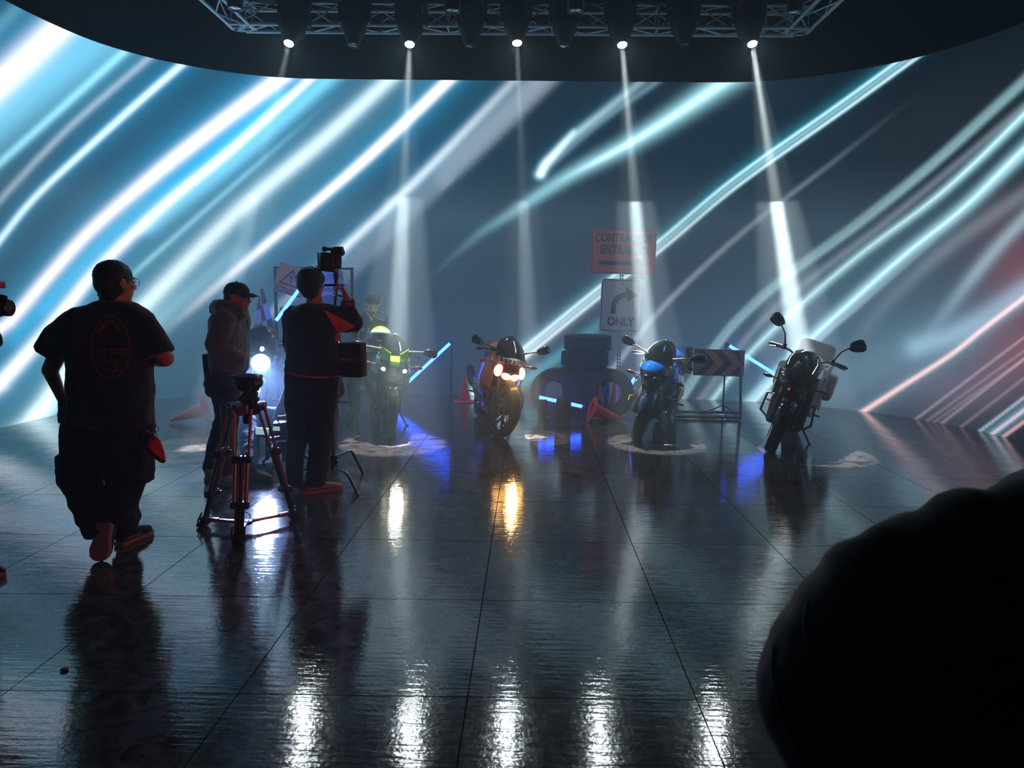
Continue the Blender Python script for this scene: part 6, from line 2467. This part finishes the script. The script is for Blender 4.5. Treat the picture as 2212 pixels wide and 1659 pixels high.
bm = bmesh.new(); lathe(bm, [(.03, -.012), (.038, -.01), (.038, .012), (.02, .016)], sp, (0, 0, 1), 18, cap=True)
tube(bm, [sp + Vector((math.cos(a_) * .03, 0, .04 + math.sin(a_) * .03)) for a_ in [2 * PI * j / 14 for j in range(14)]], .003, 6, closed=True)
tl('spreader_hub', bm, TRI, tp)

# boom stand (C-stand) beside the operator
YC = 5.83
hub = W(719.5, 1003, YC)
cst = thing('c_stand', 'steel C-stand with bent legs, its pole rising beside the boom operator', 'stand', (hub.x, YC, 0))
o_ = Vector(cst.location)
CS = mat('stand_steel', (110, 106, 108), .28, metal=.9)
bm = bmesh.new()
ptop = W(724, 640, YC)
tube(bm, [Vector((hub.x, YC, .09)), ptop], .0125, 12)
tl('pole', bm, CS, cst)
bm = bmesh.new(); tube(bm, [W(719.5, 880, YC), W(719.5, 1000, YC)], .016, 12)
tl('lower_column', bm, CS, cst)
for (z, kpx, fpx) in ((hub.z + .06, (759, 972), (783, 1024)), (hub.z - .02, (750, 1022), (773, 1071)), (hub.z + .02, (628, 1022), (603, 1058))):
    ft = G(*fpx)
    kn = W(kpx[0], kpx[1], lerp(YC, ft.y, .62))
    a_ = Vector((hub.x, YC, z))
    bm = bmesh.new()
    pts = [a_, a_.lerp(kn, .55), a_.lerp(kn, .9), kn.lerp(ft, .10), ft + Vector((0, 0, .012))]
    tube(bm, pts, .0115, 10)
    ball(bm, ft + Vector((0, 0, .012)), .014, 8, 6)
    tl('leg', bm, CS, cst)
    bm = bmesh.new(); lathe(bm, [(.016, -.022), (.026, -.02), (.026, .02), (.016, .022)], a_, (0, 0, 1), 16, cap=True)
    box(bm, a_ + Vector((.03, -.02, 0)), (.03, .02, .03), None, .006)
    tl('hub_collar', bm, TRI, cst)

# short arm, grip heads and the little light he holds up
bl = thing('boom_light', 'small black box light with knuckle and rod held up above the fence', 'film light', W(726, 610, YC - .12))
o_ = Vector(bl.location)
WB = lambda x, y, dy=0.0: W(x, y, YC - .12 + dy)
bm = bmesh.new(); tube(bm, [WB(730, 548), WB(729, 600), WB(725, 650)], .0095, 10)
tl('rod', bm, CS, bl)
bm = bmesh.new()
lathe(bm, [(.02, -.05), (.035, -.045), (.04, 0), (.035, .045), (.02, .05)], WB(729, 543), (1, 0, .05), 18, cap=True)
lathe(bm, [(.02, -.02), (.034, -.018), (.034, .018), (.02, .02)], WB(735, 545), (0, 1, 0), 16, cap=True)
tube(bm, [WB(722, 539), WB(706, 538)], .014, 10)
ball(bm, WB(701, 538), .022, 12, 8)
tl('grip_head', bm, TRI, bl)
bm = bmesh.new()
cb = WB(707, 566)
box(bm, cb, (.110, .09, .150), Euler((R(5), R(3), R(12))), .012)
box(bm, cb + Vector((.075, .03, .0)), (.06, .08, .11), Euler((0, R(3), R(12))), .014)
fx = tl('light_body', bm, TRI, bl)
bm = bmesh.new()
sheet(bm, [[WB(690, 546, -.1), WB(692, 584, -.1)], [WB(686.5, 545, -.16), WB(687, 583, -.16)]], .004)
tl('barn_door', bm, mat('barn_door_grey', (84, 90, 96), .5), fx)
bm = bmesh.new(); tube(bm, [WB(722, 580), WB(724, 600), WB(726, 622)], .012, 8)
box(bm, WB(722, 616), (.16, .03, .02), None, .006)
tl('bracket', bm, TRI, bl)

# black fabric box with lettering, hanging from the stand
xb_ = W(760, 777, YC - .25)
cb = thing('lamp_case', 'black fabric lamp box with small red upside-down lettering beside the operator', 'case', xb_)
wbx, hbx = 52 / 262, 70 / 262
bm = bmesh.new(); box(bm, (0, 0, 0), (wbx, .14, hbx), Euler((0, R(-1), R(-6))), .01)
cbb = obj('box_shell', bm, mat('black_nylon', (22, 21, 25), .75, noise=.2), cb)
text_obj('case_lettering', 'Cineroid', .044, mat('red_lettering', (190, 50, 60), .6), cbb, basis((-.002, -.0715, .006), (-1, .1, 0), (0, 0, -1)), depth=.0008, bold=.0004)
bm = bmesh.new()
for q in (-1, 1):
    tube(bm, [(q * wbx / 2, -.072 - q * .0, -hbx / 2 + .005), (q * wbx / 2, -.072, hbx / 2 - .005)], .0028, 6)
obj('seam_piping', bm, mat('dark_red_trim'), cbb)
bm = bmesh.new(); tube(bm, [(-.08, .02, hbx / 2 - .02), (-.14, .1, hbx / 2 + .03), (hub.x - xb_.x, YC - xb_.y, hbx / 2 + .02)], .009, 8)
obj('mounting_arm', bm, TRI, cb)
bm = bmesh.new(); box(bm, (-.085, -.075, -hbx / 2 + .01), (.045, .012, .010), None, .002)
obj('strap_end', bm, WH_S, cb)

# low camera rig behind the tripod
YR = 6.35
WR = lambda x, y, dy=0.0: W(x, y, YR + dy)
rg_ = thing('cinema_camera', 'compact cinema camera on a low stand with two small lit screens', 'camera', Vector((WR(614, 960).x, YR, 0)))
o_ = Vector(rg_.location)
bm = bmesh.new(); box(bm, WR(612, 925), (.17, .14, .12), Euler((0, 0, R(15))), .012)
box(bm, WR(618, 903), (.11, .05, .03), None, .01); tube(bm, [WR(600, 912), WR(602, 900), WR(626, 897), WR(634, 905)], .009, 8)
cmb_ = tl('camera_body', bm, TRI, rg_)
bm = bmesh.new(); lathe(bm, [(.03, 0), (.048, .01), (.048, .10), (.055, .11), (.055, .15), (.04, .155)], WR(620, 926) + Vector((0, .06, 0)), (.25, 1, 0), 20, cap=True)
tl('lens', bm, TRI, cmb_)
SCN = emitter('rear_screen', (170, 215, 210), .55)
bm = bmesh.new(); box(bm, WR(597, 926, -.085), (.058, .006, .038), Euler((0, R(4), R(10))), .002)
tl('rear_screen', bm, SCN, cmb_)
bm = bmesh.new(); box(bm, WR(566, 934, -.03), (.135, .02, .085), Euler((0, R(3), R(8))), .006)
mo_ = tl('field_monitor', bm, TRI, rg_)
bm = bmesh.new(); box(bm, WR(566, 932, -.045), (.115, .004, .060), Euler((0, R(3), R(8))), .001)
tl('monitor_screen', bm, SCN, mo_)
bm = bmesh.new()
box(bm, WR(612, 946), (.24, .12, .022), None, .006); box(bm, WR(615, 962), (.14, .08, .05), None, .01)
tube(bm, [WR(566, 942), WR(585, 952), WR(604, 948)], .009, 8)
tube(bm, [WR(590, 945), WR(576, 955), WR(571, 950)], .004, 6)
tl('camera_plate', bm, TRI, rg_)
bm = bmesh.new()
zc_ = WR(613, 965).z
tube(bm, [WR(613, 962), Vector((WR(613, 962).x, YR, .06))], .022, 12)
tl('column', bm, TRI, rg_)
for a_ in (R(20), R(150), R(265)):
    bm = bmesh.new(); p0 = Vector((WR(613, 962).x, YR, .22))
    tube(bm, [p0, Vector((p0.x + math.cos(a_) * .28, YR + math.sin(a_) * .28, .02))], [.013, .01], 8)
    ball(bm, (p0.x + math.cos(a_) * .28, YR + math.sin(a_) * .28, .016), .016, 8, 6)
    tl('leg', bm, TRI, rg_)
bm = bmesh.new(); tube(bm, [WR(577, 950), WR(577, 992)], [.016, .019], 10)
tl('grip_handle', bm, TRI, rg_)

# person crouching behind the tripod working the low camera
YQ = 6.72
WQ = lambda x, y, dy=0.0: W(x, y, YQ + dy)
rt = joint_root('person', 'crouching crew member in light blue jeans, half hidden behind the tripod', (WQ(650, 1000).x, YQ, 0))
hipz = .36
hx = WQ(668, 950).x
hip = Vector((hx + .02, YQ + .28, hipz))
kneeL = WQ(538, 905, -.08); footL = G(540, 1036); footL = Vector((footL.x, footL.y, .06))
kneeR = Vector((hx + .22, YQ - .05, .50)); footR = Vector((hx + .20, YQ + .02, .06))
chest = Vector((hx + .04, YQ + .16, .78)); headc = Vector((hx + .03, YQ + .06, 1.08))
bm = bmesh.new()
fus = head(bm, headc, (-.2, -1, -.3), .235)
capsule(bm, headc + Vector((0, .05, -.05)), chest + Vector((0, 0, .12)), .055, .06)
limb(bm, [hip, chest, chest + Vector((0, 0, .08))], [.13, .15, .13])
limb(bm, [hip + Vector((-.1, 0, 0)), kneeL, footL], [.085, .065, .045])
limb(bm, [hip + Vector((.1, 0, 0)), kneeR, footR], [.085, .065, .045])
ha = Vector((WQ(596, 935).x, YR + .22, WQ(596, 935).z))
limb(bm, [chest + Vector((-.17, 0, .06)), chest + Vector((-.22, -.16, -.14)), ha], [.055, .045, .03]); hand(bm, ha, (.2, -1, .1), (1, 0, .3), .8, .95, 1)
hb_ = ha + Vector((.22, .02, .02))
limb(bm, [chest + Vector((.17, 0, .06)), chest + Vector((.24, -.12, -.12)), hb_], [.055, .045, .03]); hand(bm, hb_, (-.3, -1, .1), (-1, 0, .3), .8, .95, -1)
blob('body', bm, SKIN, rt, .008, 3)
eyes(headc, fus, rt)
f_, u_, s_, k_ = fus
MH = Matrix((s_, f_, u_)).transposed()
bm = bmesh.new(); ball(bm, headc + u_ * .042 - f_ * .018, (.095, .106, .092), 20, 13, MH); ball(bm, headc - f_ * .040, (.088, .08, .09), 18, 12, MH)
blob('hair', bm, HAIR, rt, .010, 3, .01, .03)
bm = bmesh.new()
limb(bm, [hip + Vector((0, 0, .02)), chest, chest + Vector((0, 0, .07))], [.16, .185, .15])
limb(bm, [chest + Vector((-.17, 0, .06)), chest + Vector((-.22, -.16, -.14)), ha.lerp(chest + Vector((-.22, -.16, -.14)), .15)], [.08, .065, .045])
limb(bm, [chest + Vector((.17, 0, .06)), chest + Vector((.24, -.12, -.12)), hb_.lerp(chest + Vector((.24, -.12, -.12)), .15)], [.08, .065, .045])
blob('jacket', bm, mat('dark_jacket', (26, 30, 42), .85), rt, .012, 4, .02, .08)
bm = bmesh.new()
limb(bm, [hip + Vector((-.1, 0, 0)), kneeL, footL + Vector((0, 0, .05))], [.125, .10, .07])
limb(bm, [hip + Vector((.1, 0, 0)), kneeR, footR + Vector((0, 0, .05))], [.125, .095, .07])
blob('jeans', bm, mat('light_blue_jeans', (88, 104, 140), .85, noise=.12, nscale=30), rt, .012, 4, .022, .07)
shoe(rt, 'shoe', footL + Vector((-.05, .03, -.058)), footL + Vector((.21, -.05, -.058)), LSOLE, SOLE, .05, .085)
shoe(rt, 'shoe', footR + Vector((-.02, .08, -.058)), footR + Vector((.05, -.18, -.058)), LSOLE, SOLE, .05, .085)
settle(rt)

# camera operator cut by the left edge of the view, with a camcorder
YL = 3.6
WL = lambda x, y, dy=0.0: W(x, y, YL + dy)
cm = thing('camcorder', 'black camcorder with foam microphone poking in at the left edge', 'camera', WL(-20, 655))
o_ = Vector(cm.location)
bm = bmesh.new(); box(bm, WL(-50, 664), (.22, .11, .10), None, .02)
cbd = tl('camera_body', bm, TRI, cm)
bm = bmesh.new(); lathe(bm, [(.03, 0), (.038, .01), (.038, .06), (.044, .065), (.044, .10), (.038, .105), (.034, .10)], WL(-22, 664), (1, .05, .0), 22, cap=True)
tl('lens', bm, mat('lens_barrel', (52, 34, 38), .3), cbd)
bm = bmesh.new(); tube(bm, [WL(-60, 655), WL(-62, 640), WL(-20, 636), WL(-14, 652)], .012, 8)
tl('top_handle', bm, TRI, cbd)
bm = bmesh.new(); ball(bm, WL(-18, 642), (.085, .019, .019), 16, 10)
tl('foam_microphone', bm, mat('foam', (16, 18, 22), .95), cm)
bm = bmesh.new(); box(bm, WL(-4, 615), (.045, .05, .036), None, .005)
tl('red_receiver', bm, mat('red_box', (200, 60, 66), .4), cm)
bm = bmesh.new(); tube(bm, [WL(-10, 622), WL(-14, 634)], .006, 6)
tl('receiver_mount', bm, TRI, cm)
rt = joint_root('person', 'camera operator in black just outside the left edge, only a sleeve showing', (WL(-150, 900).x, YL, 0))
bx_ = WL(-150, 900).x
bm = bmesh.new()
hc = Vector((bx_ - .02, YL + .02, 1.62)); fus = head(bm, hc, (1, .2, -.05), .24)
capsule(bm, hc - Vector((0, 0, .05)), hc - Vector((.01, 0, .2)), .055, .06)
limb(bm, [(bx_, YL, 1.36), (bx_, YL, 1.0), (bx_, YL, .92)], [.14, .14, .14])
limb(bm, [(bx_, YL - .1, .9), (bx_ + .02, YL - .1, .5), (bx_, YL - .1, .08)], [.09, .065, .045])
limb(bm, [(bx_, YL + .1, .9), (bx_ + .05, YL + .12, .5), (bx_ + .03, YL + .12, .08)], [.09, .065, .045])
w1 = WL(-45, 680, -.02)
e1 = WL(-30, 735, -.03)
limb(bm, [(bx_ + .02, YL - .16, 1.38), e1, w1], [.055, .045, .03]); hand(bm, w1, (.5, .2, .8), (0, 1, 0), .8, 1, 1)
w2 = WL(-70, 690, .08)
limb(bm, [(bx_ + .02, YL + .16, 1.38), (bx_ + .12, YL + .2, 1.15), w2], [.055, .045, .03]); hand(bm, w2, (.5, -.2, .8), (0, -1, 0), .8, 1, -1)
blob('body', bm, SKIN, rt, .009, 3)
eyes(hc, fus, rt)
f_, u_, s_, k_ = fus
MH = Matrix((s_, f_, u_)).transposed()
bm = bmesh.new(); ball(bm, hc + u_ * .042 - f_ * .018, (.095, .106, .092), 20, 13, MH); ball(bm, hc - f_ * .040, (.088, .08, .09), 18, 12, MH)
blob('hair', bm, HAIR, rt, .010, 3, .01, .03)
bm = bmesh.new()
limb(bm, [(bx_, YL, 1.38), (bx_, YL, 1.0), (bx_, YL, .88)], [.19, .18, .18])
limb(bm, [(bx_ + .0, YL - .14, 1.38), e1, e1.lerp(w1, .8)], [.09, .072, .05])
limb(bm, [(bx_ + .02, YL + .16, 1.38), (bx_ + .12, YL + .2, 1.15), (bx_ + .15, YL + .14, 1.25)], [.085, .065, .045])
blob('jacket', bm, BLKCLOTH, rt, .013, 4, .035, .07)
bm = bmesh.new()
limb(bm, [(bx_, YL - .1, .88), (bx_ + .02, YL - .1, .5), (bx_, YL - .1, .12)], [.125, .09, .075])
limb(bm, [(bx_, YL + .1, .88), (bx_ + .05, YL + .12, .5), (bx_ + .03, YL + .12, .12)], [.125, .09, .075])
blob('trousers', bm, BLKTROU, rt, .014, 4, .02, .09)
shoe(rt, 'shoe', (bx_ - .07, YL - .1, .001), (bx_ + .20, YL - .1, .001), BLKCLOTH, SOLE)
shoe(rt, 'shoe', (bx_ - .04, YL + .12, .001), (bx_ + .23, YL + .14, .001), BLKCLOTH, SOLE)
settle(rt)

# ------------------------------------------------------------------ dark-jacketed person right beside the camera
YF = .92
PUFF = mat('black_padded_jacket', (13, 15, 20), .75, sheen=.15)
WF = lambda x, y, dy=0.0: W(x, y, YF + dy)
rt = joint_root('person', 'blurred person in a dark padded jacket, shoulder and elbow filling the lower right corner', (WF(2420, 1500).x, YF, 0))
px_ = WF(2420, 1200).x
shl = WF(2240, 1170)
elb = WF(1790, 1500, -.02)
wri = WF(1990, 1660, .16)
bm = bmesh.new()
hc = Vector((px_ + .02, YF + .02, 1.50)); fus = head(bm, hc, (-.3, 1, -.05), .235)
capsule(bm, hc - Vector((0, 0, .05)), Vector((px_, YF, 1.30)), .052, .06)
limb(bm, [(px_, YF, 1.18), (px_, YF, .86), (px_, YF, .74)], [.13, .13, .13])
limb(bm, [(px_ - .08, YF, .75), (px_ - .10, YF + .04, .42), (px_ - .10, YF, .08)], [.085, .06, .042])
limb(bm, [(px_ + .08, YF, .75), (px_ + .10, YF + .04, .42), (px_ + .10, YF, .08)], [.085, .06, .042])
limb(bm, [shl, elb, wri], [.055, .045, .03]); hand(bm, wri, (.4, .5, .4), (0, .2, 1), .8, .95, -1)
w2 = Vector((px_ + .14, YF + .30, .98))
limb(bm, [(px_ + .19, YF, 1.2), (px_ + .26, YF + .1, .95), w2], [.055, .045, .03]); hand(bm, w2, (-.4, .5, .4), (0, .2, 1), .8, .95, 1)
blob('body', bm, SKIN, rt, .009, 3)
eyes(hc, fus, rt)
f_, u_, s_, k_ = fus
MH = Matrix((s_, f_, u_)).transposed()
bm = bmesh.new(); ball(bm, hc + u_ * .042 - f_ * .018, (.095, .106, .092), 20, 13, MH); ball(bm, hc - f_ * .040, (.088, .08, .09), 18, 12, MH)
blob('hair', bm, HAIR, rt, .010, 3, .01, .03)
# outline of the padded sleeve, from the shoulder down to the elbow
bm = bmesh.new()
limb(bm, [(px_, YF, 1.20), (px_, YF, .9), (px_, YF, .72)], [.20, .19, .20])
limb(bm, [(px_ + .19, YF, 1.2), (px_ + .26, YF + .1, .95), w2], [.10, .08, .055])


def rF(x, y, r, dy=0.0):
    """padding ball whose edge reaches r pixels"""
    c = WF(x, y, dy)
    ball(bm, c, r / FPX * (YF + dy) * 1.02, 18, 12)


pads = [(2330, 1160, 150), (2235, 1180, 150), (2096, 1168, 118), (1990, 1230, 128), (1935, 1215, 92), (1890, 1280, 128), (1905, 1310, 128), (1862, 1370, 165), (1840, 1440, 190), (1832, 1500, 206),
        (1860, 1560, 205), (1930, 1620, 210), (2050, 1450, 330), (2200, 1500, 380), (2120, 1650, 330), (2350, 1450, 380), (1830, 1330, 40), (1820, 1298, 32), (1862, 1196, 36), (1842, 1240, 26)]
for x, y, r_ in pads:
    r_w = r_ / FPX * YF
    c = WF(x, y, 0)
    ball(bm, c, (r_w, min(r_w, .085 + r_w * .12), r_w), 20, 13)
jk = blob('padded_jacket', bm, PUFF, rt, .007, 6, .006, .05)
from mathutils.bvhtree import BVHTree as _B
_bf = _B.FromPolygons([v.co for v in jk.data.vertices], [tuple(p_.vertices) for p_ in jk.data.polygons])
for pts in ([(1672, 1395), (1668, 1450), (1682, 1520), (1705, 1590), (1750, 1655)], [(1745, 1300), (1738, 1350), (1750, 1400), (1790, 1440)]):
    bm = bmesh.new(); P_l = []
    for q in spline([Vector((a_, b_, 0)) for a_, b_ in pts], 16):
        d__ = ray(q.x, q.y).normalized()
        h_ = _bf.ray_cast(CAM, d__)
        if h_[0] is not None: P_l.append(h_[0] - d__ * .001)
    if len(P_l) > 3:
        tube(bm, P_l, .0022, 6)
        obj('sleeve_seam', bm, mat('grey_seam', (64, 66, 70), .7), jk)
    else:
        bm.free()
bm = bmesh.new()
limb(bm, [(px_ - .08, YF, .75), (px_ - .10, YF + .04, .42), (px_ - .10, YF, .12)], [.12, .085, .07])
limb(bm, [(px_ + .08, YF, .75), (px_ + .10, YF + .04, .42), (px_ + .10, YF, .12)], [.12, .085, .07])
blob('trousers', bm, BLKTROU, rt, .014, 4, .02, .09)
for q in (-1, 1):
    shoe(rt, 'shoe', (px_ + .10 * q, YF - .08, .001), (px_ + .10 * q, YF + .18, .001), BLKCLOTH, SOLE)
settle(rt)

# ------------------------------------------------------------------ litter on the floor
p = G(139, 1449)
bm = bmesh.new()
for i in range(5):
    a_ = i * 1.3
    ball(bm, (p.x + math.cos(a_) * .008, p.y + math.sin(a_) * .010, .007), (.011, .008, .006), 8, 6)
blb = blob('crumpled_wrapper', bm, mat('dark_red_foil', (92, 26, 30), .35, metal=.3), None, .003, 1, .004, .01)
tag(blb, 'tiny crumpled dark red wrapper on the floor at lower left', 'litter')
p = G(1041, 1145 if False else 1146)
for (px, py, rz, lb) in ((1078, 1085, .1, 'short black tape strip on a floor joint below the orange motorcycle'), (1403, 1226, .8, 'tiny black tape scrap on the dark floor right of centre')):
    p = G(px, py)
    bm = bmesh.new(); w_ = .07 if px < 1200 else .018
    box(bm, (0, 0, .0012), (w_, .012, .0015), Euler((0, 0, rz)))
    if px < 1200: box(bm, (.0, .025, .0012), (w_ * .7, .010, .0015), Euler((0, 0, rz)))
    o = obj('tape_strip' if px < 1200 else 'tape_scrap', bm, BLK, None, smooth=False); o.location = p
    tag(o, lb, 'tape')
